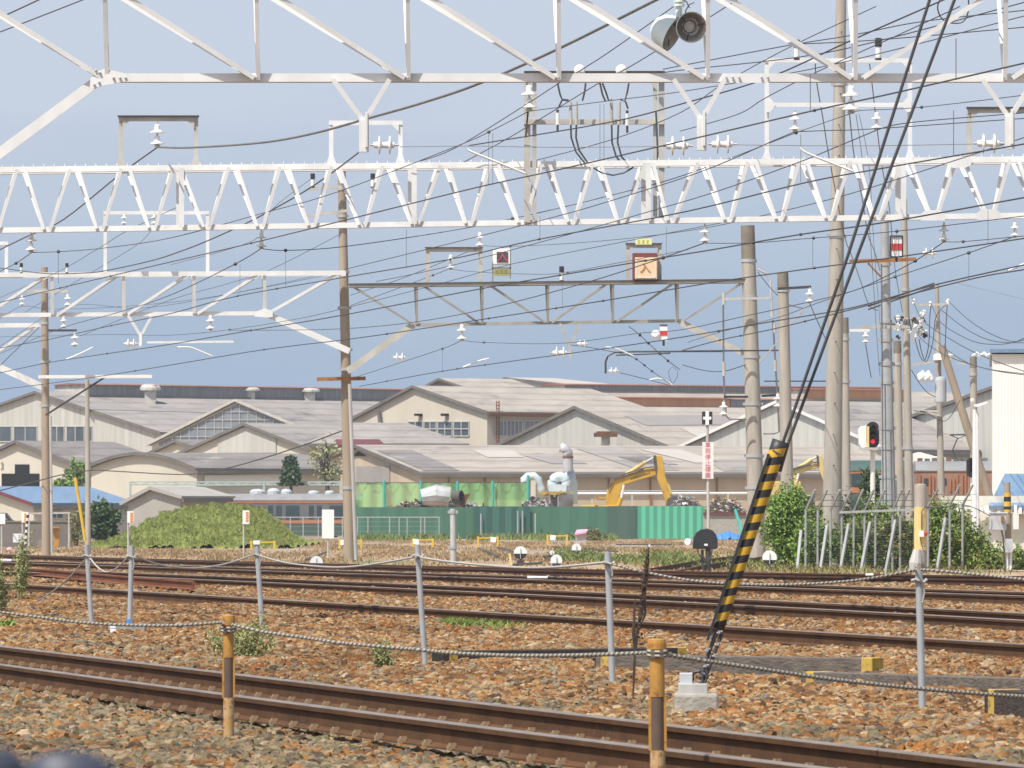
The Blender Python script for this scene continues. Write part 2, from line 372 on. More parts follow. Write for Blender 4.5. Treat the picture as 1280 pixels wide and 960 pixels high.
mr = N.new('ShaderNodeMapRange'); mr.inputs['From Min'].default_value = .12; mr.inputs['From Max'].default_value = .5
mr.inputs['To Min'].default_value = .92; mr.inputs['To Max'].default_value = .15; L.new(sx.outputs['Z'], mr.inputs['Value'])
mx = N.new('ShaderNodeMix'); mx.data_type = 'RGBA'; L.new(mr.outputs['Result'], mx.inputs[0]); L.new(sky.outputs['Color'], mx.inputs[6]); L.new(vm.outputs['Vector'], mx.inputs[7])
L.new(mx.outputs[2], bg.inputs['Color']); bg.inputs['Strength'].default_value = .12
SC.view_settings.view_transform = 'Standard'; SC.view_settings.look = 'None'; SC.view_settings.exposure = 0.40; SC.view_settings.gamma = 1

# ------------------------------------------------------------------ ground
def ground_mat():
    m = bpy.data.materials.new('ground_soil'); m.use_nodes = True; nt = m.node_tree; N = nt.nodes; L = nt.links; b = N['Principled BSDF']
    b.inputs['Roughness'].default_value = .95
    tc = N.new('ShaderNodeTexCoord')
    def noise(sc, st=(1, 1, 1), det=6):
        mp = N.new('ShaderNodeMapping'); mp.inputs['Scale'].default_value = st; L.new(tc.outputs['Object'], mp.inputs['Vector'])
        n = N.new('ShaderNodeTexNoise'); n.inputs['Scale'].default_value = sc; n.inputs['Detail'].default_value = det; L.new(mp.outputs['Vector'], n.inputs['Vector']); return n.outputs['Fac']
    def ramp(f, *st):
        r = N.new('ShaderNodeValToRGB'); e = r.color_ramp.elements
        for i in range(len(st) - 2): e.new(.5)
        for el, (p, c) in zip(e, st): el.position = p; el.color = (*c, 1)
        L.new(f, r.inputs['Fac']); return r.outputs['Color']
    def mix(f, a, c):
        x = N.new('ShaderNodeMix'); x.data_type = 'RGBA'; L.new(f, x.inputs[0]); L.new(a, x.inputs[6]); L.new(c, x.inputs[7]); return x.outputs[2]
    dry = ramp(noise(.8, (1, .12, 1)), (.3, (.28, .185, .10)), (.5, (.37, .26, .15)), (.7, (.44, .33, .20)))
    grav = ramp(noise(6), (.3, (.22, .18, .15)), (.7, (.36, .31, .27)))
    grn = ramp(noise(3), (.3, (.10, .13, .035)), (.7, (.20, .22, .07)))
    f1 = ramp(noise(.16, (1, .22, 1)), (.56, (0, 0, 0)), (.62, (1, 1, 1)))
    f2 = ramp(noise(.11, (1, .3, 1), 5), (.60, (0, 0, 0)), (.68, (1, 1, 1)))
    L.new(mix(f2, mix(f1, dry, grav), grn), b.inputs['Base Color'])
    MATS['ground_soil'] = m
ground_mat()
g = MB().sheet([(-900, -100, -.06), (900, -100, -.06), (900, 2600, -.06), (-900, 2600, -.06)])
tag(g.build('ground', 'ground_soil', base=(0, 0, -.06)), None, None, kind='structure')
# ballast bed: a bumpy bed from in front of the camera to just past the farthest track
def r4_line(X): return 205 - 2.68 * (X + 15.1)
HR = H - .19
def near_c(X, Y): return X * .969 + Y * .246
mat('ballast_soil', (.20, .12, .07), (.10, .065, .045), 3, .95, bump=.4, bscale=12)
def stone_mat():
    m = bpy.data.materials.new('ballast_stone'); m.use_nodes = True; nt = m.node_tree; N = nt.nodes; L = nt.links; b = N['Principled BSDF']
    b.inputs['Roughness'].default_value = .9; b.inputs['Specular IOR Level'].default_value = .15
    oi = N.new('ShaderNodeObjectInfo'); tc = N.new('ShaderNodeTexCoord')
    def ramp(f, st, mode='LINEAR'):
        r = N.new('ShaderNodeValToRGB'); e = r.color_ramp.elements; r.color_ramp.interpolation = mode
        for i in range(len(st) - 2): e.new(.5)
        for el, (p, c) in zip(e, st): el.position = p; el.color = (*c, 1)
        L.new(f, r.inputs['Fac']); return r.outputs['Color']
    warm = ramp(oi.outputs['Random'], [(0, (0.225, 0.106, 0.038)), (.17, (0.262, 0.149, 0.066)), (.32, (0.298, 0.191, 0.095)), (.46, (0.163, 0.089, 0.042)), (.60, (0.316, 0.224, 0.126)), (.70, (0.108, 0.068, 0.042)), (.80, (0.379, 0.291, 0.188)), (.88, (0.206, 0.179, 0.137)), (.95, (0.272, 0.114, 0.034))], 'CONSTANT')
    cool = ramp(oi.outputs['Random'], [(0, (0.161, 0.138, 0.084)), (.16, (0.231, 0.184, 0.111)), (.34, (0.124, 0.106, 0.076)), (.48, (0.257, 0.133, 0.052)), (.60, (0.196, 0.163, 0.116)), (.74, (0.303, 0.237, 0.153)), (.86, (0.098, 0.068, 0.046)), (.93, (0.284, 0.144, 0.062))], 'CONSTANT')
    sep = N.new('ShaderNodeSeparateXYZ'); L.new(oi.outputs['Location'], sep.inputs[0])
    cc = N.new('ShaderNodeMath'); cc.operation = 'MULTIPLY'; cc.inputs[1].default_value = 3.94; L.new(sep.outputs['X'], cc.inputs[0])
    ca = N.new('ShaderNodeMath'); ca.operation = 'ADD'; L.new(cc.outputs[0], ca.inputs[0]); L.new(sep.outputs['Y'], ca.inputs[1])
    nz = N.new('ShaderNodeTexNoise'); nz.inputs['Scale'].default_value = .8; nz.inputs['Detail'].default_value = 5; L.new(oi.outputs['Location'], nz.inputs['Vector'])
    # grey clean stones on the near side of the first track, rust-stained stones beyond; patches of grey in between
    mr = N.new('ShaderNodeMapRange'); mr.inputs['From Min'].default_value = 37; mr.inputs['From Max'].default_value = 53
    mr.inputs['To Min'].default_value = .60; mr.inputs['To Max'].default_value = .385; L.new(ca.outputs[0], mr.inputs['Value'])
    sb = N.new('ShaderNodeMath'); sb.operation = 'LESS_THAN'; L.new(nz.outputs['Fac'], sb.inputs[0])
    L.new(mr.outputs['Result'], sb.inputs[1])
    mx = N.new('ShaderNodeMix'); mx.data_type = 'RGBA'; L.new(sb.outputs[0], mx.inputs[0]); L.new(warm, mx.inputs[6]); L.new(cool, mx.inputs[7])
    n2 = N.new('ShaderNodeTexNoise'); n2.inputs['Scale'].default_value = 1.5; n2.inputs['Detail'].default_value = 5; L.new(tc.outputs['Object'], n2.inputs['Vector'])
    v = ramp(n2.outputs['Fac'], [(.3, (.68, .62, .56)), (.7, (1.12, 1.12, 1.12))])
    n4 = N.new('ShaderNodeTexNoise'); n4.inputs['Scale'].default_value = .32; n4.inputs['Detail'].default_value = 6; L.new(oi.outputs['Location'], n4.inputs['Vector'])
    gr = ramp(n4.outputs['Fac'], [(.34, (.74, .70, .66)), (.46, (1, 1, 1)), (.72, (1.22, 1.22, 1.18))])
    mg = N.new('ShaderNodeMix'); mg.data_type = 'RGBA'; mg.blend_type = 'MULTIPLY'; mg.inputs[0].default_value = 1; L.new(mx.outputs[2], mg.inputs[6]); L.new(gr, mg.inputs[7]); mx = mg
    ml = N.new('ShaderNodeMix'); ml.data_type = 'RGBA'; ml.blend_type = 'MULTIPLY'; ml.inputs[0].default_value = 1
    L.new(mx.outputs[2], ml.inputs[6]); L.new(v, ml.inputs[7]); L.new(ml.outputs[2], b.inputs['Base Color'])
    MATS['ballast_stone'] = m
stone_mat()
def scatter_group(name, density, rmin, rmax, seed):
    ng = bpy.data.node_groups.new(name, 'GeometryNodeTree')
    ng.interface.new_socket('Geometry', in_out='INPUT', socket_type='NodeSocketGeometry'); ng.interface.new_socket('Geometry', in_out='OUTPUT', socket_type='NodeSocketGeometry')
    N = ng.nodes; L = ng.links; gi = N.new('NodeGroupInput'); go = N.new('NodeGroupOutput')
    dp = N.new('GeometryNodeDistributePointsOnFaces'); dp.inputs['Density'].default_value = density; dp.inputs['Seed'].default_value = seed
    L.new(gi.outputs[0], dp.inputs['Mesh'])
    g2 = N.new('GeometryNodeGeometryToInstance')
    for k in range(9):
        ic = N.new('GeometryNodeMeshIcoSphere'); ic.inputs['Radius'].default_value = 1; ic.inputs['Subdivisions'].default_value = 2
        tn = N.new('ShaderNodeTexNoise'); tn.noise_dimensions = '4D'; tn.inputs['W'].default_value = 3.7 * k + .3; tn.inputs['Scale'].default_value = .75; tn.inputs['Detail'].default_value = 1.2
        ps = N.new('GeometryNodeInputPosition'); L.new(ps.outputs[0], tn.inputs['Vector'])
        sb = N.new('ShaderNodeVectorMath'); sb.operation = 'SUBTRACT'; sb.inputs[1].default_value = (.5, .5, .5); L.new(tn.outputs['Color'], sb.inputs[0])
        sc = N.new('ShaderNodeVectorMath'); sc.operation = 'SCALE'; sc.inputs['Scale'].default_value = 2.3; L.new(sb.outputs[0], sc.inputs[0])
        sp = N.new('GeometryNodeSetPosition'); L.new(ic.outputs['Mesh'], sp.inputs['Geometry']); L.new(sc.outputs[0], sp.inputs['Offset'])
        tr = N.new('GeometryNodeTransform'); tr.inputs['Scale'].default_value = (1.0, .78 + .04 * (k % 4), .58 + .05 * (k % 5)); L.new(sp.outputs[0], tr.inputs['Geometry'])
        sm = N.new('GeometryNodeSetMaterial'); sm.inputs['Material'].default_value = MATS['ballast_stone']; L.new(tr.outputs[0], sm.inputs['Geometry'])
        ss = N.new('GeometryNodeSetShadeSmooth'); ss.inputs['Shade Smooth'].default_value = False; L.new(sm.outputs[0], ss.inputs['Geometry'])
        L.new(ss.outputs[0], g2.inputs[0])
    ip = N.new('GeometryNodeInstanceOnPoints'); ip.inputs['Pick Instance'].default_value = True
    L.new(dp.outputs['Points'], ip.inputs['Points']); L.new(g2.outputs[0], ip.inputs['Instance'])
    rr = N.new('FunctionNodeRandomValue'); rr.data_type = 'FLOAT_VECTOR'; rr.inputs[0].default_value = (-.6, -.6, 0); rr.inputs[1].default_value = (.6, .6, 6.28)
    L.new(rr.outputs[0], ip.inputs['Rotation'])
    rs = N.new('FunctionNodeRandomValue'); rs.data_type = 'FLOAT'; rs.inputs[2].default_value = 0; rs.inputs[3].default_value = 1; rs.inputs['Seed'].default_value = 3
    pw = N.new('ShaderNodeMath'); pw.operation = 'POWER'; pw.inputs[1].default_value = 2.0; L.new(rs.outputs[1], pw.inputs[0])
    mm = N.new('ShaderNodeMath'); mm.operation = 'MULTIPLY_ADD'; mm.inputs[1].default_value = rmax - rmin; mm.inputs[2].default_value = rmin; L.new(pw.outputs[0], mm.inputs[0])
    L.new(mm.outputs[0], ip.inputs['Scale'])
    ri = N.new('FunctionNodeRandomValue'); ri.data_type = 'INT'; ri.inputs[4].default_value = 0; ri.inputs[5].default_value = 8; ri.inputs['Seed'].default_value = 9
    L.new(ri.outputs[2], ip.inputs['Instance Index'])
    jn = N.new('GeometryNodeJoinGeometry'); L.new(ip.outputs[0], jn.inputs[0]); L.new(gi.outputs[0], jn.inputs[0]); L.new(jn.outputs[0], go.inputs[0])
    return ng
def bed_z(X, Y):
    c = near_c(X, Y)
    z = .035 + .035 * np.sin(X * 1.3 + Y * .21) * np.sin(Y * .33 - X * .7) + .02 * np.sin(X * 3.1 + Y * .9)
    k = np.clip((c - 10.2) / 1.2, 0, 1); z = z * k + (-.035) * (1 - k)         # low beside the first track
    k3 = np.clip((8.5 - c) / .12, 0, 1); z = z * (1 - k3) + (.012 + .02 * np.sin(X * 2.1 + Y * .7)) * k3
    return z
def bed(y0, y1, dy, dens, r0, r1, seed):
    ys = np.arange(y0, y1 + .001, dy); rows = []
    nx = 50
    V = []
    for Y in ys:
        half = .092 * Y + 3.0; xs = np.linspace(-half, half, nx)
        V.append(np.column_stack([xs, np.full(nx, Y), bed_z(xs, Y)]))
    V = np.concatenate(V); fs = []
    for i in range(len(ys) - 1):
        for j in range(nx - 1):
            a = i * nx + j
            cx = (V[a, 0] + V[a + 1, 0]) / 2
            if ys[i] > r4_line(cx) + 3.0: continue
            fs.append((a, a + 1, a + nx + 1, a + nx))
    o = mesh_np('ballast', V, np.array(fs), 'ballast_soil', base=(0, y0, 0))
    md = o.modifiers.new('stones', 'NODES'); md.node_group = scatter_group('scatter_%d' % seed, dens, r0, r1, seed)
    return tag(o, None, None, kind='stuff')
bed(29, 62, .5, 420, .018, .056, 1)['label'] = 'rust brown and grey track ballast stones nearest the viewer'
bed(62, 105, .8, 230, .024, .062, 2)['label'] = 'orange brown ballast stones between the middle tracks'
bed(105, 206, 1.6, 100, .03, .07, 3)['label'] = 'far brown ballast stones under the rearmost tracks'

# ------------------------------------------------------------------ rails
RP = [(-.0635, 0), (.0635, 0), (.0635, .010), (.010, .028), (.0085, .108), (.031, .118), (.0325, .145), (.026, .153), (-.026, .153), (-.0325, .145), (-.031, .118), (-.0085, .108), (-.010, .028), (-.0635, .010)]
def rail(px_pts, parent, name='rail', zt=.19, mats=('rail_side', 'rail_head'), shift=None, sub=6):
    pts = []
    us = [p[0] for p in px_pts]; vs = [p[1] for p in px_pts]
    for i in range(len(us) - 1):
        for k in range(sub):
            t = k / sub; pts.append((us[i] + (us[i + 1] - us[i]) * t, vs[i] + (vs[i + 1] - vs[i]) * t))
    pts.append((us[-1], vs[-1]))
    P = [G(u, v, zt) for u, v in pts]
    mb = MB(); n = len(RP); m = len(P)
    for i, p in enumerate(P):
        d = (P[min(i + 1, m - 1)] - P[max(i - 1, 0)]); d.z = 0; d.normalize(); s = Vector((d.y, -d.x, 0))
        for x, z in RP: mb.v.append(tuple(p + s * x + Vector((0, 0, z - .153))))
    for i in range(m - 1):
        for k in range(n):
            k2 = (k + 1) % n; mb.f.append((i * n + k, i * n + k2, (i + 1) * n + k2, (i + 1) * n + k)); mb.mi.append(1 if k in (6, 7, 8) else 0)
    mb.f.append(tuple(range(n))); mb.f.append(tuple((m - 1) * n + k for k in range(n))); mb.mi += [0, 0]
    return mb.build(name, list(mats), parent), P
def lin(*ps):   # smooth fit through measured points: quadratic in u, extended past the frame
    u = np.array([p[0] for p in ps], float); v = np.array([p[1] for p in ps], float)
    a, b = np.polyfit(u, 1 / (v - HV), 1)
    c = np.polyfit(u, v - 0, 2 if len(ps) > 3 else 1)
    return [(x, float(np.polyval(c, x))) for x in np.linspace(-220, 1540, 11)]
def track(label, lines, zt=.19, mats=('rail_side', 'rail_head')):
    f0 = [lin(*l) for l in lines]; mid = f0[0][5]
    t = thing('railway_track', G(mid[0], mid[1], zt) - Vector((0, 0, zt)), label, 'railway track', 'railway tracks crossing the yard')
    return t, [rail(f, t, 'rail', zt, mats) for f in f0]
near, nr = track('nearest railway track crossing the foreground with clips along both rail feet',
     [[(0, 807.8), (215, 831.5), (427, 857), (640, 883), (855, 908.5), (1066, 932), (1280, 956)], [(0, 830.2), (215, 857), (427, 887), (640, 912.5), (855, 938), (1066, 963), (1280, 988)]])
# rail clips on the viewer's side of each rail foot
cm = MB().box((0, 0, .026), (.046, .04, .030)).box((0, .016, .044), (.028, .026, .018)).tube((0, -.004, .035), (0, -.004, .054), .011, n=6)
clip0 = None
for (robj, P) in nr:
    dist = 0; nxt = .2; cnt = 0
    for i in range(len(P) - 1):
        a, b = P[i], P[i + 1]; L_ = (b - a).length
        while nxt <= dist + L_:
            q = a + (b - a) * ((nxt - dist) / L_); nxt += .58
            uu = CU + q.x * F / q.y
            if -40 < uu < 1330 and q.y < 66 and cnt < 52:
                d = (b - a).normalized(); s = Vector((d.y, -d.x, 0))
                if s.y > 0: s = -s
                pos = q + s * .062 + Vector((0, 0, -.163))
                ang = math.atan2(s.y, s.x) + PI / 2
                if clip0 is None:
                    clip0 = cm.build('rail_clip', 'clip_steel', robj, base=(0, 0, 0)); o = clip0
                    o.parent = robj
                else:
                    o = clip0.copy(); COL.objects.link(o); o.parent = robj
                o.location = pos - Vector(robj['_b']); o.rotation_euler = (0, 0, ang); cnt += 1
        dist += L_
track('single worn rail line beyond the old timbers, second track from the viewer',
      [[(33, 731), (215, 740.5), (428, 754), (640, 766.5), (855, 779.5), (1068, 792.5), (1280, 804.3)]])
track('middle track of two bright topped rails in the brown ballast',
      [[(0, 710), (215, 718), (428, 725), (640, 735.8), (855, 745.5), (1068, 755.5), (1280, 765.7)], [(0, 714), (215, 722), (428, 731), (640, 742), (855, 752.6), (1068, 763.5), (1280, 774.5)]])
track('dark railed track just beyond the middle track',
      [[(0, 701), (215, 705.5), (428, 712), (640, 719.3), (855, 726.5), (1068, 733.8), (1280, 738.8)], [(0, 702.8), (215, 709), (428, 715.6), (640, 723.2), (855, 730.6), (1068, 738), (1280, 744)]])
track('farthest dark track running along the edge of the dry grass',
      [[(40, 695), (215, 698), (428, 704), (640, 709.8), (855, 714.6), (1068, 717.5), (1280, 719.5)], [(40, 696), (215, 700), (428, 706), (640, 712.2), (855, 717.5), (1068, 720.8), (1280, 724.8)]], mats=('rail_dark', 'rail_dark'))
# siding curving away to the right rear
sd = thing('railway_track', G(870, 705), 'rusty siding curving away through the grass behind the dwarf signal', 'railway track', 'railway tracks crossing the yard')
for pts in ([(800, 712.5), (835, 706.5), (875, 700), (930, 693), (985, 688)], [(845, 713.5), (880, 706), (920, 700), (975, 693)]):
    rail(pts, sd, 'rail', .12, ('rail_dark', 'rail_dark'))
# stack of rusty spare rails lying at the left
sp = thing('spare_rail', G(120, 724), 'red rusty spare rails lying beside the track at the left', 'rail')
rail([(-60, 705), (60, 711.5), (150, 719.5), (241, 726.0)], sp, 'rail', .27, ('old_rail_rust', 'old_rail_rust'))
rail([(-60, 709.5), (60, 716), (150, 722), (243, 728.2)], sp, 'rail', .17, ('old_rail_rust', 'old_rail_rust'))

hz = bpy.data.materials.new('haze'); hz.use_nodes = True; hn = hz.node_tree; hn.nodes.remove(hn.nodes['Principled BSDF'])
pv_ = hn.nodes.new('ShaderNodeVolumePrincipled'); pv_.inputs['Color'].default_value = (.86, .92, 1, 1); pv_.inputs['Density'].default_value = .00019; pv_.inputs['Anisotropy'].default_value = .2
hn.links.new(pv_.outputs[0], hn.nodes['Material Output'].inputs['Volume']); MATS['haze'] = hz
tag(MB().box((0, 1250, 8.75), (1810, 2710, 19.6)).build('haze', 'haze', base=(0, 1250, -1.05)), None, None, kind='stuff')
# ------------------------------------------------------------------ factory sheds beyond the yard
def ray(u, v): return Vector(((u - CU) / F, 1, (HV - v) / F))
def hit(u, v, p0, n):
    d = ray(u, v); o = Vector((0, 0, H)); t = (Vector(p0) - o).dot(n) / d.dot(n); return o + d * t
def along(p0, d, u):       # walk from p0 along the level direction d until column u of the photo is reached
    k = (u - CU) / F; t = (k * p0.y - p0.x) / (d.x - k * d.y); return t
class Shed:
    def __init__(s, name, label, prof, ridge, Y, theta, ext_u, wall, roof, cat='factory shed', group='factory sheds behind the yard', verge='roof_edge', over=.35, gutter=None):
        th = math.radians(theta); s.a = Vector((math.cos(th), math.sin(th), 0)); s.b = Vector((math.sin(th), -math.cos(th), 0))
        s.nr = s.b; p = prof[ridge]; s.p0 = W(p[0], p[1], Y); s.na = -s.a
        P = [s.face(*q) for q in prof]; s.P = P
        s.base = Vector((s.p0.x, s.p0.y, 0)); s.t = thing(name, s.base, label, cat, group)
        s.ext = along(s.p0, s.a, ext_u); E = s.a * s.ext
        zl, zr = Vector((P[0].x, P[0].y, -.05)), Vector((P[-1].x, P[-1].y, -.05))
        MB().prism([zl, zr] + [p - Vector((0, 0, .05)) for p in P[::-1]], E).build('wall', wall, s.t)
        mb = MB(); vb = MB(); n = len(P)
        for i in range(n - 1):
            A, B = P[i].copy(), P[i + 1].copy(); d = (B - A).normalized(); nrm = Vector((0, 0, 1)) - d * d.z; nrm.normalize()
            if i == 0: A = A - d * .45
            if i == n - 2: B = B + d * .45
            q = [A - s.a * over, B - s.a * over, B - s.a * over + nrm * .16, A - s.a * over + nrm * .16]
            mb.prism(q, E + s.a * over * 2)
            q2 = [A - s.a * (over + .06) - nrm * .06, B - s.a * (over + .06) - nrm * .06, B - s.a * (over + .06) + nrm * .18, A - s.a * (over + .06) + nrm * .18]
            vb.prism(q2, s.a * .05)
        s.roof = mb.build('roof', roof, s.t); vb.build('verge_board', verge, s.t)
        R = P[-1] + (P[-1] - P[-2]).normalized() * .5
        MB().bar(R - s.a * over - Vector((0, 0, .12)), R + E - Vector((0, 0, .12)), .2, .26).build('gutter', gutter or 'roof_edge', s.t)
        d = (P[-1] - P[-2]).normalized(); s.nroof = (d.cross(s.a)).normalized()
        if s.nroof.z < 0: s.nroof = -s.nroof
    def face(s, u, v): return hit(u, v, s.p0, s.na)
    def side(s, u, v): return hit(u, v, s.P[-1], s.nr)
    def slope(s, u, v): return hit(u, v, s.P[-1] + s.nroof * .17, s.nroof)
    def window(s, u0, v0, u1, v1, cols=2, rows=1, where='face', pane='pane_dark', frame='frame_white', bar=.09):
        f = getattr(s, where); n = s.na if where == 'face' else s.nr
        c = [f(u0, v0), f(u1, v0), f(u1, v1), f(u0, v1)]; t = (c[1] - c[0]).normalized()
        fr = MB()
        def br(p, q): fr.bar(p + n * .05, q + n * .05, bar, .10, up=n)
        for i in range(4): br(c[i], c[(i + 1) % 4])
        for k in range(1, cols): x = k / cols; br(c[0].lerp(c[1], x) + n * .012, c[3].lerp(c[2], x) + n * .012)
        for k in range(1, rows): x = k / rows; br(c[0].lerp(c[3], x) + n * .021, c[1].lerp(c[2], x) + n * .021)
        w_ = fr.build('window', frame, s.t)
        MB().prism([p + n * .02 for p in c], n * .015).build('pane', pane, w_)
    def patch(s, pts, m):
        MB().sheet([s.slope(*p) + s.nroof * .03 for p in pts]).build('roof_patch', m, s.t)
    def panel(s, name, pts, m, where='face', out=.04, th=.06):
        f = getattr(s, where); n = s.na if where == 'face' else s.nr
        MB().prism([f(*p) + n * out for p in pts], n * th).build(name, m, s.t)
    def monitor(s, u0, u1, off, hpx, w, m, cap=None, endm=None, drop=0):
        p = s.p0 + s.b * off; p.z = s.p0.z - drop
        A = p + s.a * along(p, s.a, u0); B = p + s.a * along(p, s.a, u1); h = hpx * p.y / F
        q = [A - s.b * w / 2, A + s.b * w / 2, A + s.b * w / 2 + Vector((0, 0, h)), A - s.b * w / 2 + Vector((0, 0, h))]
        o = MB().prism(q, B - A).build('roof_monitor', m, s.t)
        if cap: MB().prism([A - s.b * (w / 2 + .3) - s.a * .3 + Vector((0, 0, h)), A + s.b * (w / 2 + .3) - s.a * .3 + Vector((0, 0, h)), A - s.a * .3 + Vector((0, 0, h + .18))], (B - A) + s.a * .6).build('ridge_cap', cap, o)
        if endm: MB().prism([x - s.a * .06 for x in q], s.a * .05).build('end_panel', endm, o)
        MB().prism([A + s.b * w / 2 + s.b * .01, A + s.b * (w / 2 + .25), A + s.b * (w / 2 + .25) + Vector((0, 0, .18)), A + s.b * w / 2 + s.b * .01 + Vector((0, 0, .18))], B - A).build('sill', 'roof_edge', o)
def vent_at(s, u, vtop, vbot, wpx, m='vent_pale'):
    p = s.slope(u, vbot); k = p.y / F; h = (vbot - vtop) * k; r = wpx * k / 2
    MB().box(p + Vector((0, 0, h * .22)), (r * 1.05, r * 1.05, h * .7)).lathe([(r * .55, h * .52), (r * .6, h * .62), (r, h * .66), (r, h * .8), (r * .8, h * .96), (r * .3, h)], p, n=14).build('roof_vent', m, s.t)

b1 = Shed('factory_shed', 'large pale tin gabled shed at far left with long dark roof monitor', [(-62, 530), (47, 491), (201, 541)], 1, 620, 40, 508, 'wall_tin', 'roof_grey')
for u0, u1, c in ((-24, 15, 2), (18, 47, 2), (63, 81, 2), (84, 106, 2), (108, 116, 1)): b1.window(u0, 533, u1, 552, c, 1)
b1.monitor(88, 505, 0, 15, 5.0, 'monitor_dark', 'ridge_rust', 'vent_pale', .35)
for u, a, b in ((188, 480, 503), (312, 484, 498), (387, 485, 500)): vent_at(b1, u, a, b, 26)
b1.patch([(105, 508), (330, 514), (430, 517), (430, 521), (330, 518), (110, 512)], 'roof_patch')
b2 = Shed('factory_shed', 'shed with a fully glazed grey gable standing left of centre', [(190, 555), (297, 501), (366, 530)], 1, 585, 50, 470, 'wall_cream', 'roof_grey', verge='aged_steel')
b2.window(203, 509, 360, 555, 1, 1, pane='pane_grey', bar=.05) if False else None
gl = MB(); fr = MB(); c3 = [b2.face(199, 553.5), b2.face(297, 505), b2.face(356, 528), b2.face(356, 556), b2.face(199, 557)]
wz = MB()
for k in range(15):
    u = 206 + k * 10.5; v = 505 + (297 - u) * .49 if u < 297 else 505 + (u - 297) * .40
    wz.bar(b2.face(u, v) + b2.na * .08, b2.face(u, 556) + b2.na * .08, .06, .08, up=b2.na)
for v in (515, 525, 535, 546):
    ul = 297 - (v - 505) / .49; ur = min(356, 297 + (v - 505) / .40); wz.bar(b2.face(ul, v) + b2.na * .10, b2.face(ur, v) + b2.na * .10, .055, .06, up=b2.na)
wo = wz.build('window', 'frame_white', b2.t); MB().prism([p + b2.na * .02 for p in c3], b2.na * .02).build('pane', 'pane_grey', wo)
Shed('factory_shed', 'little low gabled shed tucked below the glazed gable', [(192, 566), (222, 552), (252, 562)], 1, 562, 50, 330, 'wall_cream', 'roof_dull')
b4 = Shed('factory_shed', 'cream gabled shed with a grey tin gable centre, left of the brown pole', [(226, 568), (308, 531), (388, 562)], 1, 548, 50, 470, 'wall_cream', 'roof_grey')
b4.panel('tin_cladding', [(273, 548), (308, 533.5), (346, 548), (346, 566), (273, 566)], 'wall_tin')
arc = [(114 + (246 - 114) * t, 589 - 21 * math.sin(PI * (t * .9 + .06)) ** .9) for t in [i / 9 for i in range(10)]]
b5 = Shed('factory_shed', 'cream barrel roofed shed with a curved dark edge and a white side wall', arc, 5, 474, 38, 365, 'wall_cream', 'roof_dull')
b5.panel('white_wall', [(255, 594), (372, 592), (372, 606), (255, 608)], 'wall_white', 'side')
b6 = Shed('factory_shed', 'cream shed with a tall black doorway and the number 3 at the left edge', [(-32, 578), (22, 553), (92, 579)], 1, 497, 55, 140, 'wall_cream', 'roof_dull')
b6.panel('doorway', [(3, 592), (19.5, 592), (19.5, 580.5), (37, 580.5), (37, 592), (49.5, 592), (49.5, 622), (3, 622)], 'opening_dark')
n3 = place_text('painted_number', '3', .78, 'roof_edge', b6.face(3.2, 583) + b6.na * .06, b6.t); n3.rotation_euler = (0, 0, math.atan2(b6.b.y, b6.b.x))
b7 = Shed('house', 'low cream building with a bright blue metal roof at lower left', [(-66, 634), (-14, 610.5), (42, 630)], 1, 452, 35, 106, 'wall_cream', 'roof_blue', 'building', None, 'roof_red', gutter='roof_edge')
b7.window(62, 639, 78, 648, 2, 1, 'side'); b7.window(95, 638, 112, 647, 2, 1, 'side')
gs = Shed('storage_shed', 'plain grey weathered shed half hidden behind the grass mound', [(160, 628), (192, 611), (226, 621)], 1, 445, 50, 250, 'grey_screen', 'grey_screen', 'shed', None, 'grey_screen')
b8 = Shed('factory_shed', 'beige gabled shed in the middle with a row of windows and a rusty eaves line', [(438, 527), (519, 484), (609, 515)], 1, 570, 42, 735, 'wall_beige', 'roof_pale', gutter='rust')
for u0, u1 in ((511, 529), (531, 546), (548, 566), (568, 587)): b8.window(u0, 527, u1, 545, 2, 2)
for u0, u1 in ((623, 652), (655, 690)): b8.window(u0, 526, u1, 545, 6, 1, 'side', 'pane_grey')
for u in (526, 559): b8.panel('wall_vent', [(u - 2.5, 517), (u + 2.5, 517), (u + 2.5, 520), (u - 2.5, 520)], 'opening_dark', 'face', .05, .5)
b8.panel('flue_pipe', [(475, 514), (477.5, 514), (479.5, 529), (477, 529)], 'roof_edge', 'face', .1, .3)
lb = MB()
for du in (617.5, 620.5): lb.bar(b8.side(du, 501) + b8.nr * .35, b8.side(du, 557) + b8.nr * .35, .10, .10)
for k in range(14): lb.bar(b8.side(617.5, 503 + k * 4) + b8.nr * .35, b8.side(620.5, 503 + k * 4) + b8.nr * .35, .06, .06)
lb.build('ladder', 'rust', b8.t)
b14 = Shed('factory_shed', 'distant shed with a dark little gable peeping over the central roofs', [(536, 483), (552, 474.5), (580, 484)], 1, 690, 30, 636, 'roof_edge', 'roof_pale')
b15 = Shed('factory_shed', 'broad pale roofed hall behind the sheds with rust orange roof monitors', [(560, 522), (668, 487), (800, 533)], 1, 640, 26, 1190, 'wall_tin', 'roof_pale')
b15.monitor(692, 1110, 0, 9.5, 5, 'monitor_dark', 'ridge_rust', 'vent_pale', .3)
b15.monitor(741, 898, 9.0, 13, 5, 'monitor_rust', 'ridge_rust', 'vent_pale', 2.0)
b15.monitor(899, 1000, 9.0, 12, 5, 'monitor_dark', 'ridge_rust', None, 2.0)
b15.monitor(992, 1118, 6.0, 14, 5, 'monitor_rust', 'ridge_rust', 'vent_pale', 1.0)
b15.panel('white_gable', [(636, 473.5), (692, 478), (692, 488), (668, 488)], 'wall_white', 'face', .6, .3) if False else None
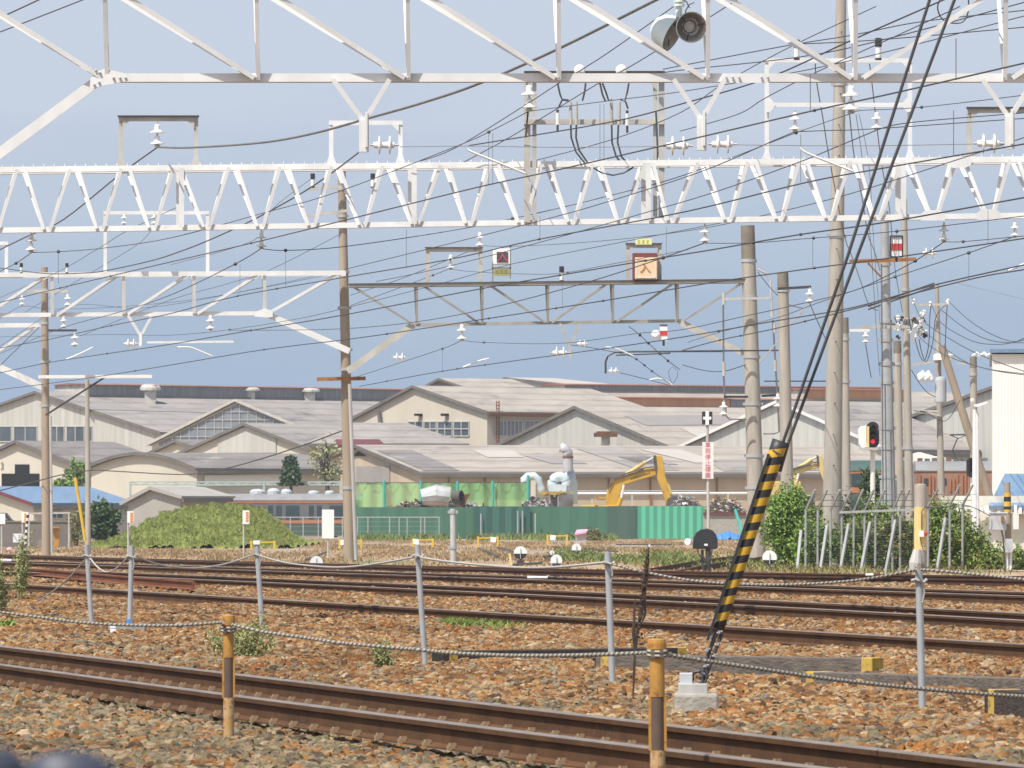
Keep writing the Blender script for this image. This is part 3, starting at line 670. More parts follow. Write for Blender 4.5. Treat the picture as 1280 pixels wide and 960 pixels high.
wp = Shed('factory_shed', 'far white roofed shed just left of the long dark roof monitor', [(610, 492), (634, 473.5), (760, 487)], 1, 700, 35, 690, 'wall_white', 'roof_light_patch')
b9 = Shed('factory_shed', 'grey tin gabled shed with black verge behind the yellow excavator', [(614, 563), (722, 510), (846, 562)], 1, 535, 36, 985, 'wall_tin', 'roof_pale')
b9.patch([(780, 520), (905, 519), (938, 531), (808, 532)], 'roof_patch'); b9.patch([(850, 535), (960, 533), (975, 552), (890, 556)], 'roof_light_patch')
b12 = Shed('factory_shed', 'grey tin gabled shed with a pale verge behind the tall concrete poles', [(845, 563), (975, 503), (1112, 562)], 1, 508, 36, 1160, 'wall_tin', 'roof_grey', verge='edge_white')
b13 = Shed('factory_shed', 'grey shed with a rising roof edge beside the white building', [(1085, 542), (1245, 485), (1330, 512)], 1, 500, 30, 1420, 'wall_tin', 'roof_grey')
b10 = Shed('factory_shed', 'long low front shed whose patched pale roof runs across behind the excavator', [(396, 580), (449, 558.5), (527, 591)], 1, 492, 17, 1135, 'wall_orange', 'roof_pale')
b10.panel('grey_panel', [(446, 583), (488, 583), (488, 603), (446, 603)], 'grey_screen'); b10.panel('attic_vent', [(441, 570), (449, 564.5), (459, 570)], 'opening_dark')
for p, m in (([(470, 563), (515, 563), (575, 588.5), (530, 588.5)], 'roof_dull'), ([(655, 570), (702, 570), (735, 580), (690, 580)], 'roof_patch'), ([(770, 571), (815, 571), (848, 581), (800, 581)], 'roof_patch'),
             ([(720, 561), (790, 561), (850, 588), (800, 588)], 'roof_grey'), ([(880, 575), (1010, 574), (1040, 588), (905, 589)], 'roof_grey'), ([(800, 562), (850, 562), (900, 578), (870, 579)], 'roof_light_patch'), ([(590, 563), (640, 563), (655, 572), (610, 572)], 'roof_light_patch')): b10.patch(p, m)
for u in (560, 605, 700, 760, 812, 895): b10.panel('downpipe', [(u, 592), (u + 1.4, 592), (u + 1.4, 640), (u, 640)], 'rust_orange', 'side', .02, .12)
def hip(name, label, front, Y, dY, m, wall):
    b = W((front[2][0] + front[3][0]) / 2, HV, Y); t = thing(name, (b.x, Y + dY, 0), label, 'factory shed', 'factory sheds behind the yard')
    A, B = W(*front[0], Y + dY), W(*front[1], Y + dY); C, D = W(*front[2], Y), W(*front[3], Y)
    C2, D2 = C + Vector((0, 2 * dY, 0)), D + Vector((0, 2 * dY, 0)); th = Vector((0, 0, .18))
    MB().add([A + th, B + th, C + th, D + th, C2 + th, D2 + th, C, D, C2, D2], [(0, 1, 2, 3), (0, 5, 4, 1), (1, 4, 2), (0, 3, 5), (3, 2, 6, 7), (2, 4, 8, 6), (4, 5, 9, 8), (5, 3, 7, 9), (7, 6, 8, 9)]).build('roof', m, t)
    i = Vector((.4, .4, 0)); j = Vector((-.4, .4, 0)); z = Vector((0, 0, 1))
    MB().prism([Vector((p.x, p.y, 0)) for p in (D + i, C + j, C2 + Vector((-.4, -.4, 0)), D2 + Vector((.4, -.4, 0)))], (0, 0, C.z - .05)).build('wall', wall, t)
    MB().bar(D + Vector((0, -.1, 0)), C + Vector((0, -.1, 0)), .15, .25).build('gutter', 'roof_edge', t); return t
h11 = hip('factory_shed', 'low hipped grey roof with small dark red canopy by brown pole', [(442, 531), (509, 531), (586, 557), (380, 557)], 522, 7, 'roof_grey', 'wall_cream')
MB().prism([W(420, 549, 519), W(474, 549, 519), W(482, 556, 515), W(422, 556, 515)], (0, 0, -.25)).build('canopy', 'roof_red', h11)
rv = MB(); pv = W(757, 559.5, 529)
rv.box(pv + Vector((0, 0, .3)), (.7, .7, 1.3))
vt = thing('roof_ventilator', (pv.x, 530, pv.z), 'rusty mushroom roof ventilator in front of the grey tin gable', 'ventilator'); rv.build('neck', 'vent_pale', vt); MB().box(pv + Vector((0, -.1, 1.06)), (1.95, 1.4, .34)).box(pv + Vector((0, -.1, 1.28)), (1.5, 1.0, .12)).build('cowl', 'scrap_rust', vt)
MB().box(pv + Vector((0, -.02, -.2)), (1.9, 1.3, .25)).build('curb', 'vent_pale', vt)
# white clad building and small blue roofed lean-to at the right edge
wb = thing('warehouse', W(1300, HV, 250) - Vector((0, 0, H)), 'tall plain white clad building at the right edge', 'building')
x0, x1 = XZ(1240, 240), XZ(1470, 240); zt = ZV(441, 240)
nrib = 60; rb = MB(); pts = []
for k in range(nrib * 2 + 1):
    x = x0 + (x1 - x0) * k / (nrib * 2); pts.append((x, 240 + (.012 if k % 2 else 0)))
rb.prism([Vector((x, y, -.05)) for x, y in pts] + [Vector((x1, 262, -.05)), Vector((XZ(1240.5, 262), 262, -.05))], (0, 0, zt)).build('wall', 'wall_white', wb)
MB().prism([Vector((x0 - .1, 239.8, zt)), Vector((x1 + .1, 239.8, zt)), Vector((x1 + .1, 262.2, zt)), Vector((XZ(1240.5, 262) - .1, 262.2, zt))], (0, 0, .14)).build('roof', 'roof_blue', wb)
ab = MB()
for k in range(5): ab.tube((x0 - .02 - k * .13, 240 + k * .1, zt - .02 - .10 * (k % 2)), (x0 - .17 - k * .13, 240.1 + k * .1, zt + .02 - .12 * ((k + 1) % 2)), .05, n=6)
ab.build('roof_bracket', 'white_plate', wb)
lt = thing('shed', (XZ(1262, 200), 200, 0), 'white rendered shed with a blue sloping metal roof at the right edge', 'shed')
MB().box(((XZ(1190, 196) + XZ(1400, 196)) / 2, 198.5, 1.0), (XZ(1400, 196) - XZ(1190, 196), 5, 2.08)).build('wall', 'wall_whitewash', lt)
MB().prism([W(1256, 592, 201), W(1400, 592, 201), W(1400, 632, 195.5), W(1236, 632, 195.5)], (0, 0, -.1)).build('roof', 'roof_blue', lt)
cr = MB()
for k in range(70):
    u = 1188 + k * 3; cr.box(W(u, 637 + random.uniform(-1.2, 1.8), 195.6 + random.uniform(0, .2)), (.09, .25, random.uniform(.1, .3)))
cr.build('crumbling_coping', 'white_plate', lt)
# block wall at the left
bwl = thing('boundary_wall', (XZ(10, 309), 309, 0), 'low grey block wall in front of the blue roofed building', 'wall')
MB().box((XZ(-30, 309), 309, .57), (XZ(88, 309) - XZ(-150, 309), .3, 1.2)).build('blockwork', 'block_wall', bwl)
MB().box((XZ(-30, 309), 309, 1.2), (XZ(88, 309) - XZ(-150, 309) + .1, .38, .08)).build('coping', 'concrete_cap', bwl)
tag(MB().box((XZ(69.5, 306), 306, .44), (.36, .3, .9)).box((XZ(69.5, 306), 305.8, .92), (.42, .4, .07)).build('marker_post', 'post_yellow'), 'squat mustard yellow marker post by the grey block wall', 'marker post')

# pale green service bridge with pipes crossing in front of the sheds
pr = thing('pipe_bridge', W(300, HV, 462) - Vector((0, 0, H)), 'thin pale green pipe bridge on posts behind the grass mound', 'pipe bridge')
bm_ = MB()
for v in (602.5, 606): bm_.bar(W(163, v, 462), W(430, v, 462), .08, .09)
for k in range(22): bm_.bar(W(163 + k * 12.7, 602.5 + 3.5 * (k % 2), 462), W(163 + (k + 1) * 12.7, 602.5 + 3.5 * ((k + 1) % 2), 462), .07, .07)
bm_.build('beam', 'pale_green', pr)
for u in (163, 245, 330, 428): MB().bar(W(u, 602, 462), (XZ(u, 462), 462, 0), .16, .16).build('leg', 'pale_green', pr)
# ------------------------------------------------------------------ scrap yard and fences
def corr(u0, u1, vt, vb, Y, pitch, depth, m, parent, name='panel', dv=0):
    x0, x1 = XZ(u0, Y), XZ(u1, Y); n = max(2, int((x1 - x0) / pitch)); front = []; 
    for k in range(n + 1):
        x = x0 + (x1 - x0) * k / n; y = Y + (depth if k % 2 else 0); front.append((x, y))
    back = [(x, y + .02) for x, y in front[::-1]]
    z0 = max(ZV(vb, Y), -.05); z1 = ZV(vt, Y)
    mb = MB(); nn = len(front)
    V = [(x, y, z0) for x, y in front] + [(x, y, z1 - dv * i / nn * Y / F) for i, (x, y) in enumerate(front)]
    V2 = [(x, y + .03, z) for x, y, z in V]
    o = len(V); fs = []
    for k in range(nn - 1): fs += [(k, k + 1, nn + k + 1, nn + k), (o + k + 1, o + k, o + nn + k, o + nn + k + 1), (nn + k, nn + k + 1, o + nn + k + 1, o + nn + k)]
    mb.add(V + V2, fs)
    return mb.build(name, m, parent)
YF = 432
hf = thing('hoarding_fence', W(640, HV, YF) - Vector((0, 0, H)), 'long corrugated green hoarding fence of mismatched panels around the scrap yard', 'fence')
corr(436, 592, 634, 675, YF + .6, .5, .05, 'fence_green', hf)
corr(592, 663, 633, 675, YF, .42, .12, 'fence_teal', hf)
corr(663, 760, 633, 675, YF + .3, .6, .04, 'fence_green', hf)
corr(760, 797, 632.5, 675, YF + .1, .6, .04, 'fence_deep', hf)
corr(797, 881, 632.5, 675, YF - .3, .255, .12, 'fence_bright', hf)
for u in (601, 647, 653, 669): MB().bar((XZ(u, YF - .2), YF - .2, 0), W(u, 636 + random.random() * 6, YF - .2), .08, .06).build('post', 'galvanised', hf)
rw = thing('retaining_wall', W(910, HV, 420) - Vector((0, 0, H)), 'stained concrete wall with a dark red top rail right of the bright green panel', 'wall')
MB().box((XZ(906, 420), 420, .78), (XZ(934, 420) - XZ(880, 420), .3, 1.6)).build('wall', 'pad_concrete', rw)
MB().box((XZ(906, 420), 419.95, 1.64), (XZ(934, 420) - XZ(880, 420), .45, .16)).build('top_rail', 'roof_red', rw)
tag(MB().bar((XZ(929, 418), 418, .05), W(919, 637, 419), .14, .14).build('prop_post', 'post_teal'), 'leaning pale teal prop post beside the blue tarpaulin', 'post')
tp = clumps((XZ(910, 410), 410, .12), (.75, .3, .2), 10, 3, .1)
gx, gy = np.meshgrid(np.linspace(-1, 1, 22), np.linspace(-1, 1, 8)); tz = np.clip(.42 * (1 - gx ** 2) ** .5 * (1 - gy ** 2) + .12 * np.sin(gx * 9) * np.sin(gy * 5 + gx * 4) + .05 * np.sin(gx * 21), 0, 1)
V = np.column_stack([XZ(910, 410) + gx.ravel() * .92, 410 + gy.ravel() * .7, .0 + tz.ravel()]); fc = np.array([(i * 22 + j, i * 22 + j + 1, (i + 1) * 22 + j + 1, (i + 1) * 22 + j) for i in range(7) for j in range(21)])
tag(mesh_np('tarpaulin', V, fc, 'tarp_blue', base=(XZ(910, 410), 410, 0)), 'crumpled bright blue tarpaulin on the grass by the concrete wall', 'tarpaulin')
# translucent green net fence with teal posts
m = bpy.data.materials.new('green_net'); m.use_nodes = True; nt = m.node_tree; b = nt.nodes['Principled BSDF']; b.inputs['Base Color'].default_value = (.22, .50, .17, 1); b.inputs['Roughness'].default_value = .9
b.inputs['Transmission Weight'].default_value = 0; tr = nt.nodes.new('ShaderNodeBsdfTransparent'); ms = nt.nodes.new('ShaderNodeMixShader'); tcn = nt.nodes.new('ShaderNodeTexCoord'); nn_ = nt.nodes.new('ShaderNodeTexNoise'); nn_.inputs['Scale'].default_value = .35
nt.links.new(tcn.outputs['Object'], nn_.inputs['Vector']); mr_ = nt.nodes.new('ShaderNodeMapRange'); mr_.inputs['To Min'].default_value = .5; mr_.inputs['To Max'].default_value = .78; nt.links.new(nn_.outputs['Fac'], mr_.inputs['Value'])
nt.links.new(mr_.outputs[0], ms.inputs[0]); nt.links.new(tr.outputs[0], ms.inputs[1]); nt.links.new(b.outputs[0], ms.inputs[2]); nt.links.new(ms.outputs[0], nt.nodes['Material Output'].inputs['Surface']); MATS['green_net'] = m
nf = thing('net_fence', W(550, HV, 447) - Vector((0, 0, H)), 'translucent bright green safety net strung between teal posts above the scrap heap', 'fence')
gx, gy = np.meshgrid(np.linspace(444, 661, 60), np.linspace(603, 640, 8)); yy = 447 + .18 * np.sin(gx * .31) + .1 * np.sin(gx * .9 + gy * .2)
V = np.column_stack([((gx - CU) * 447 / F).ravel(), yy.ravel(), (H + (HV - gy - .8 * np.abs(np.sin((gx - 480) * PI / 46)) * (gy < 605)) * 447 / F).ravel()]); fc = np.array([(i * 60 + j, i * 60 + j + 1, (i + 1) * 60 + j + 1, (i + 1) * 60 + j) for i in range(7) for j in range(59)])
mesh_np('net', V, fc, 'green_net', nf)
for u in (480, 526, 572, 616, 660): MB().tube((XZ(u, 446.6), 446.6, 0), W(u, 601 if u < 650 else 594, 446.6), .10, n=8).build('post', 'post_teal', nf)
MB().bar(W(444, 603.4, 446.8), W(661, 603.4, 446.8), .03, .05).build('top_cable', 'wire', nf)

# left chain link fence with grey rails in front of the hoarding
cl = thing('wire_fence', W(450, HV, 425) - Vector((0, 0, H)), 'grey wire mesh fence with thin posts in front of the dark green hoarding', 'fence')
for u in (363, 379, 398, 428, 447, 460, 487, 499, 509, 526, 531, 549): MB().tube((XZ(u, 425), 425, 0), W(u, 646, 425), .035, n=6).build('post', 'galvanised', cl)
mb = MB(); mb.bar(W(345, 646.5, 425), W(549, 646.5, 425), .04, .06)
for v in (652, 658, 664, 669): mb.bar(W(345, v, 425), W(549, v, 425), .008, .012)
mb.build('rail', 'galvanised', cl)

# scrap heaps
def heap(name, u0, u1, vt, vb, Y, n, mats, label, depth=3, szpx=(2, 9)):
    t = thing(name, W((u0 + u1) / 2, HV, Y) - Vector((0, 0, H)), label, 'scrap heap'); k = Y / F; bs = [MB() for _ in mats]
    for i in range(n):
        u = random.uniform(u0, u1); e = 1 - abs((u - (u0 + u1) / 2) / ((u1 - u0) / 2)) ** 3; top = vb - (vb - vt) * max(.15, e)
        v = random.uniform(top, vb); y = Y + random.uniform(-depth, depth) * .5; s = random.uniform(*szpx) * k; R = Matrix.Rotation(random.uniform(0, 6.3), 3, 'Z') @ Matrix.Rotation(random.gauss(0, .5), 3, 'Y') @ Matrix.Rotation(random.gauss(0, .5), 3, 'X')
        b = random.choice(bs); ty = random.random()
        if ty < .45: b.box(W(u, v, y), (s, s * random.uniform(.2, .7), s * random.uniform(.1, .5)), R)
        elif ty < .75: d = R @ Vector((s, 0, 0)); b.tube(W(u, v, y) - d * .7, W(u, v, y) + d * .7, s * random.uniform(.05, .2), n=8)
        else: b.add([W(u, v, y) + R @ Vector(q) * s for q in ((-.7, -.3, 0), (.2, -.5, .2), (.8, 0, 0), (.3, .5, .15), (-.5, .4, -.1))], [(0, 1, 2, 3, 4)])
    mound = MB(); P = [W(u0 + (u1 - u0) * i / 12, vb - (vb - vt) * .7 * (1 - abs(i / 6 - 1) ** 2.5) + random.uniform(-.8, .8), Y) for i in range(13)]
    mound.prism([Vector((P[0].x, Y - .5, 0))] + [p - Vector((0, .5, 0)) for p in P] + [Vector((P[-1].x, Y - .5, 0))], (0, depth, 0)); mound.build('heap_core', mats[-1], t)
    for b, mt in zip(bs, mats): b.build('debris', mt, t)
    return t
h1 = heap('scrap_heap', 484, 612, 626, 637, 440, 260, ['scrap_rust', 'scrap_grey', 'scrap_silver', 'scrap_dark'], 'low heap of rusty and grey scrap metal in front of the green net')
pp = MB(); pp.path([W(527, 621.5, 438), W(545, 619, 438), W(562, 621.5, 438)], [.55, .75, .7], n=12); pp.build('crushed_tank', 'scrap_silver', h1)
MB().lathe([(.3, .0), (.42, .1), (.42, .7), (.36, .7), (.34, .1)], W(566, 622, 437), (.9, -.5, .1), n=14).build('drum', 'scrap_dark', h1)
MB().prism([W(574, 632, 437), W(580, 618, 437), W(588, 617, 437), W(580, 632, 437)], (0, 1, 0)).build('plate', 'rust', h1)
heap('scrap_heap', 652, 690, 622, 640, 441, 120, ['scrap_grey', 'scrap_dark', 'vent_pale'], 'tangle of grey machinery scrap under the pale ducts')
heap('scrap_heap', 836, 880, 619, 640, 444, 240, ['scrap_grey', 'scrap_silver', 'scrap_dark'], 'heap of shredded grey scrap beside the excavator grab', szpx=(1.5, 5))
heap('scrap_heap', 880, 932, 622, 640, 446, 200, ['worn_yellow', 'scrap_grey', 'vent_pale', 'scrap_dark'], 'heap of yellowish mixed scrap behind the concrete wall', szpx=(1.5, 5))
sb_ = thing('skip_container', W(698, HV, 436) - Vector((0, 0, H)), 'rusty pale box container heaped with yellow strips below the ducts', 'container')
MB().box(W(707, 629, 437), (1.0, 1.6, 1.2)).box(W(693, 629, 437.4), (.55, 1.4, 1.15)).build('body', 'scrap_grey', sb_)
MB().box(W(700, 629.5, 436.9), (.34, 1.0, 1.1)).box(W(684, 628, 437.2), (.3, .8, .7)).build('pale_panel', 'vent_pale', sb_)
mb = MB()
for k in range(26): u = random.uniform(676, 716); mb.box(W(u, 616.5 + random.uniform(-1, 1.5), 437 + random.uniform(-.6, .6)), (random.uniform(.1, .5), .3, .1), Matrix.Rotation(random.gauss(0, .6), 3, 'Y'))
mb.build('strips', 'worn_yellow', sb_)
# ducts
YD = 466
du = thing('duct_stack', W(705, HV, YD) - Vector((0, 0, H)), 'pale blue dust extraction ducts with a tall grey hooded stack', 'duct')
def pxp(pts, Y): return [W(u, v, Y) for u, v in pts]
k = YD / F
MB().path(pxp([(690.2, 614), (690.2, 608)] + [(699 - 8.8 * math.cos(t), 604.5 - 8.8 * math.sin(t)) for t in np.linspace(.05, PI - .05, 13)] + [(707.8, 610), (708.2, 622)], YD), 6.0 * k, n=18).build('elbow_duct', 'duct_blue', du, smooth=True)
for vv in (607.5,): MB().lathe([(6.5 * k, -.05), (6.5 * k, .05)], W(690.2, vv, YD), n=18).lathe([(6.5 * k, -.05), (6.5 * k, .05)], W(707.9, vv, YD), n=18).build('flange', 'duct_grey', du)
MB().path(pxp([(717, 630), (716.5, 605), (711.5, 589)], YD + 1.6), [5.0 * k, 5.2 * k, 6.4 * k], n=14).build('riser', 'duct_blue', du, smooth=True)
MB().tube(W(710, 589, YD + .8), W(710, 572, YD + .8), 6.4 * k, n=16).build('stack', 'duct_grey', du, smooth=False)
MB().path(pxp([(710, 572), (709.5, 565), (706, 560.5), (700, 559)], YD + .8), [6.3 * k, 6.5 * k, 6.3 * k, 5.8 * k], n=14).build('hood', 'duct_grey', du, smooth=True)
MB().lathe([(6.9 * k, -.06), (6.9 * k, .06)], W(710, 571.5, YD + .8), n=16).build('flange', 'rust', du)
MB().path(pxp([(653, 608), (655, 600), (660, 595.5), (667, 595), (673, 600), (676, 610), (678, 622)], YD + 2), 5.2 * k, n=12).build('elbow_duct', 'duct_blue', du, smooth=True)
MB().box(W(697, 610, YD - .5), (22 * k, 1.2, 9 * k)).build('plenum', 'duct_blue', du)
MB().box(W(666.5, 611, YD - 1.5), (6 * k, .6, 21 * k)).build('hopper', 'wall_cream', du)
pl = thing('pipe_run', W(780, HV, 469) - Vector((0, 0, H)), 'white horizontal pipe run on brackets along the front shed wall', 'pipe')
MB().tube(W(716, 617, 469), W(990, 616.5, 471), .09, n=8).build('pipe', 'white_plate', pl)
MB().tube(W(716, 614, 469.2), W(885, 613.6, 470.5), .05, n=6).build('pipe', 'galvanised', pl)
for u in (740, 790, 850, 910): MB().bar(W(u, 617.5, 469.3), (XZ(u, 469.3), 469.3, 0), .12, .12).build('bracket', 'aged_steel', pl)
# excavators
def excavator(label, Y, m, ox=770, oy=569, q=1.0):
    W0 = W
    def W_(u, v, y): return W0(ox + (u - 770) * q, oy + (v - 569) * q, y)
    t = thing('excavator', W0(ox, HV, Y) - Vector((0, 0, H)), label, 'excavator', 'yellow excavators in the scrap yard'); P = lambda pts: [(ox + (u - 770) * q, oy + (v - 569) * q) for u, v in pts]
    MB().pxprism(P([(756, 634), (759, 612), (766, 600), (779, 594.5), (800, 587), (821, 583.5), (825, 586), (824, 593), (800, 600), (786, 604.5), (781, 606), (777, 612), (774, 622), (771, 634)]), Y, .75).build('boom', m, t, bevel=.06)
    MB().pxprism(P([(817.5, 570), (825, 568.5), (828, 571), (832, 596), (838, 613), (841, 624), (833.5, 632), (829, 618), (822, 600), (820.5, 585)]), Y - .45, .6).build('stick', m, t, bevel=.05)
    MB().pxprism(P([(816.8, 569.5), (820, 569), (822, 586), (820.5, 592), (818, 586)]), Y - .48, .66).build('stick_plate', 'scrap_dark', t)
    MB().tube(W_(782, 594, Y + .3), W_(807, 577.5, Y + .3), .16, n=8).build('stick_cylinder', 'digger_pale', t)
    MB().tube(W_(807, 577.5, Y + .3), W_(817, 572, Y + .3), .07, n=8).build('piston_rod', 'scrap_silver', t)
    MB().tube(W_(773, 633, Y - .2), W_(776.5, 622, Y - .2), .17, n=8).build('boom_cylinder', m, t)
    MB().tube(W_(776.5, 622, Y - .2), W_(780, 606, Y - .2), .08, n=8).build('piston_rod', 'white_plate', t)
    MB().tube(W_(835, 605, Y - .5), W_(839, 617, Y - .5), .1, n=8).build('bucket_cylinder', 'digger_pale', t)
    MB().pxprism(P([(832, 634), (834, 624), (840, 619), (847, 620), (850, 628), (849, 637), (842, 641)]), Y - .7, 1.1).build('grab', 'scrap_dark', t, bevel=.08)
    MB().path(pxp(P([(762, 606), (768, 597), (785, 591), (806, 585), (819, 583)]), Y - .1), .05, n=5).path(pxp(P([(760, 612), (766, 600), (784, 593.5), (805, 587)]), Y - .12), .05, n=5).build('hydraulic_hose', 'scrap_dark', t)
    MB().box(W_(748, 648, Y + 1), (2.6, 2.6, 1.9)).box(W_(765, 650, Y + 1), (1.2, 2.4, 1.3)).build('cab', m, t, bevel=.08)
    MB().bar(W_(744, 632, Y - .4), W_(744, 622, Y - .4), .12, .16).bar(W_(743.2, 622, Y - .4), W_(757, 622, Y - .4), .16, .12).build('guard_rail', m, t)
    MB().box(W_(755, 662, Y), (4.2, .7, .9)).box(W_(755, 662, Y + 2.4), (4.2, .7, .9)).build('track', 'scrap_dark', t)
    return t
ex = excavator('yellow excavator with its boom arched over the green hoarding fence', 456, 'digger_yellow')
# illegible painted lettering on the boom
mb = MB()
for i in range(9):
    u, v = 789.5 + i * 2.75, 598.5 - i * .87
    for (a, b2, c, d) in ((-.8, -1.1, .8, -.7), (-.8, .1, .8, .5), (-.3, -1.2, .2, 1.1), (-.9, .8, .5 + .3 * (i % 2), 1.1)):
        if (i + int(10 * a)) % 3 == 0 and i % 4 == 1: continue
        mb.pxprism([(u + a, v + b2), (u + c, v + b2), (u + c, v + d), (u + a, v + d)], 455.985, .012)
mb.build('lettering', 'opening_dark', ex)
ex2 = excavator('pale yellow lattice boom excavator half hidden behind the tall concrete pole', 470, 'digger_pale', 992, 569, .62)
# ------------------------------------------------------------------ trains standing in the yard
def coach(name, label, u0, u1, vtop, vroof, vbot, Y, body, roof, stripes, windows, extra=None):
    t = thing(name, W((u0 + u1) / 2, HV, Y) - Vector((0, 0, H)), label, 'railway carriage', 'railway carriages in the yard')
    x0, x1 = XZ(u0, Y), XZ(u1, Y); k = Y / F; zr, zt, zb = ZV(vroof, Y), ZV(vtop, Y), max(.5, ZV(vbot, Y))
    MB().box(((x0 + x1) / 2, Y + 1.4, (zb + zr) / 2), (x1 - x0, 2.8, zr - zb)).build('body', body, t)
    n = 9; pr_ = [Vector((x0 - .05, Y - .05 + 2.9 * i / n, zr + (zt - zr) * math.sin(PI * i / n) ** .6)) for i in range(n + 1)]
    MB().prism([Vector((x0 - .05, Y - .05, zr - .05))] + pr_ + [Vector((x0 - .05, Y + 2.85, zr - .05))], (x1 - x0 + .1, 0, 0)).build('roof', roof, t)
    for a, b, m in stripes: MB().box(((x0 + x1) / 2, Y - .012, (ZV(a, Y) + ZV(b, Y)) / 2), (x1 - x0 + .02, .03, ZV(a, Y) - ZV(b, Y))).build('stripe', m, t)
    for a, v0, b, v1 in windows: MB().box(((XZ(a, Y) + XZ(b, Y)) / 2, Y - .01, (ZV(v0, Y) + ZV(v1, Y)) / 2), (XZ(b, Y) - XZ(a, Y), .06, ZV(v0, Y) - ZV(v1, Y))).build('window', 'train_window', t)
    MB().box(((x0 + x1) / 2, Y + 1.4, .55), ((x1 - x0) * .9, 2.2, .7)).build('underframe', 'scrap_dark', t)
    for q in (.12, .2, .8, .88): MB().lathe([(.42, -.07), (.42, .07)], (x0 + (x1 - x0) * q, Y + .55, .42), (0, 1, 0), n=16).build('wheel', 'scrap_dark', t)
    return t
ct = coach('railway_carriage', 'old grey carriage with orange stripes and rooftop machinery behind the grass mound', 281, 452, 617, 625, 672, 452, 'train_grey', 'train_roof', [(625.8, 629, 'train_orange'), (650, 654.5, 'train_orange')],
   [(303, 632, 317, 646), (335, 632, 341, 648), (345, 632, 352, 648), (357, 632, 374, 650), (386, 632, 392, 648), (396, 632, 402, 648), (412, 632, 428, 648), (432, 632, 448, 648)])
MB().box(W(375, 663, 451.9), (104 * .0565, .06, 14 * .0565)).build('lower_panel', 'train_green', ct)
rm = MB()
for u, w_, h_ in ((322, 20, 7), (342, 16, 8), (358, 14, 7), (392, 14, 5), (412, 12, 5)): rm.lathe([(w_ * .0283, 0), (w_ * .0283, h_ * .03), (w_ * .02, h_ * .05), (.1, h_ * .056)], W(u, 618, 453.3), n=12)
rm.build('roof_unit', 'cabinet_grey', ct)
coach('railway_carriage', 'plain grey carriage end with a small dark window behind the grass mound', 226, 279, 618, 624, 672, 453, 'train_grey', 'train_roof', [], [(246, 628, 262, 634)])
coach('railway_carriage', 'green roofed orange carriage seen between the concrete poles', 1063, 1137, 575, 588, 650, 330, 'train_green', 'train_green', [(588.5, 592, 'train_orange'), (609, 616, 'train_orange')], [(1065, 594, 1088, 607), (1126, 594, 1136, 607)])
co = coach('railway_carriage', 'faded rusty orange carriage with a pantograph on its grey roof', 1146, 1246, 576, 588, 650, 334, 'train_rust_orange', 'train_roof', [], [(1155, 598, 1161, 606), (1178, 598, 1183, 606)])
mb = MB()
for u in (1150, 1162, 1167, 1188, 1193, 1197, 1203, 1207, 1213): mb.box(W(u, 606, 333.95), (random.uniform(.04, .1), .08, random.uniform(.6, 1.3)))
mb.build('door_pillar', 'train_orange', co)
MB().path(pxp([(1196, 574), (1191, 562), (1197, 548)], 335.4), .035, n=5).tube(W(1187, 543.5, 335.4), W(1210, 543, 335.4), .05, n=6).path(pxp([(1187, 543.5), (1198, 548), (1210, 543)], 335.4), .025, n=5).build('pantograph', 'dark_steel', co)
mb = MB()
for u in range(1150, 1240, 9): mb.box(W(u, 575.5, 335.4), (.25, .5, random.uniform(.15, .35)))
mb.build('roof_gear', 'scrap_grey', co)
cabw = thing('sheeted_wagon', W(1160, HV, 360) - Vector((0, 0, H)), 'white sheeted roof shape behind the orange carriage', 'wagon')
MB().pxprism([(1143, 575), (1143, 567), (1150, 565), (1172, 571), (1172, 580), (1143, 580)], 350, 3).build('cover', 'wall_white', cabw); MB().box(W(1157, 605, 351.5), (29 * .0438, 3, 2.2)).build('body', 'cabinet_grey', cabw)
# ------------------------------------------------------------------ grass mound, trees, weeds
def bush(name, label, c, r, ncl, per, clr, leafsz, m, cat, stems=6, group=None, m2=None, drop=0.0):
    c = Vector(c); t = thing(name, (c.x, c.y, 0), label, cat, group)
    pts = clumps((c.x, c.y, c.z), r, ncl, per, clr); pts = pts[pts[:, 2] > .01]
    if m2 is None: v, f = leaf_quads(pts, leafsz, drop=drop); mesh_np('foliage', v, f, m, t)
    else:
        h = len(pts) // 3; RNG.shuffle(pts)
        v, f = leaf_quads(pts[h:], leafsz, drop=drop); mesh_np('foliage', v, f, m, t); v, f = leaf_quads(pts[:h], leafsz, drop=drop); mesh_np('foliage', v, f, m2, t)
    mb = MB()
    for i in range(stems):
        a = RNG.uniform(0, 6.28); e = c + Vector((math.cos(a) * r[0] * .7, math.sin(a) * r[1] * .7, r[2] * RNG.uniform(.1, .8)))
        b = Vector((c.x + (e.x - c.x) * .25, c.y, 0)); mid = (b + e) / 2 + Vector((0, 0, .15 * r[2])); q = r[2] * .025 + .006; mb.path([b, mid, e], [q, q * .7, q * .3], n=6)
    mb.build('stem', 'bark', t); return t
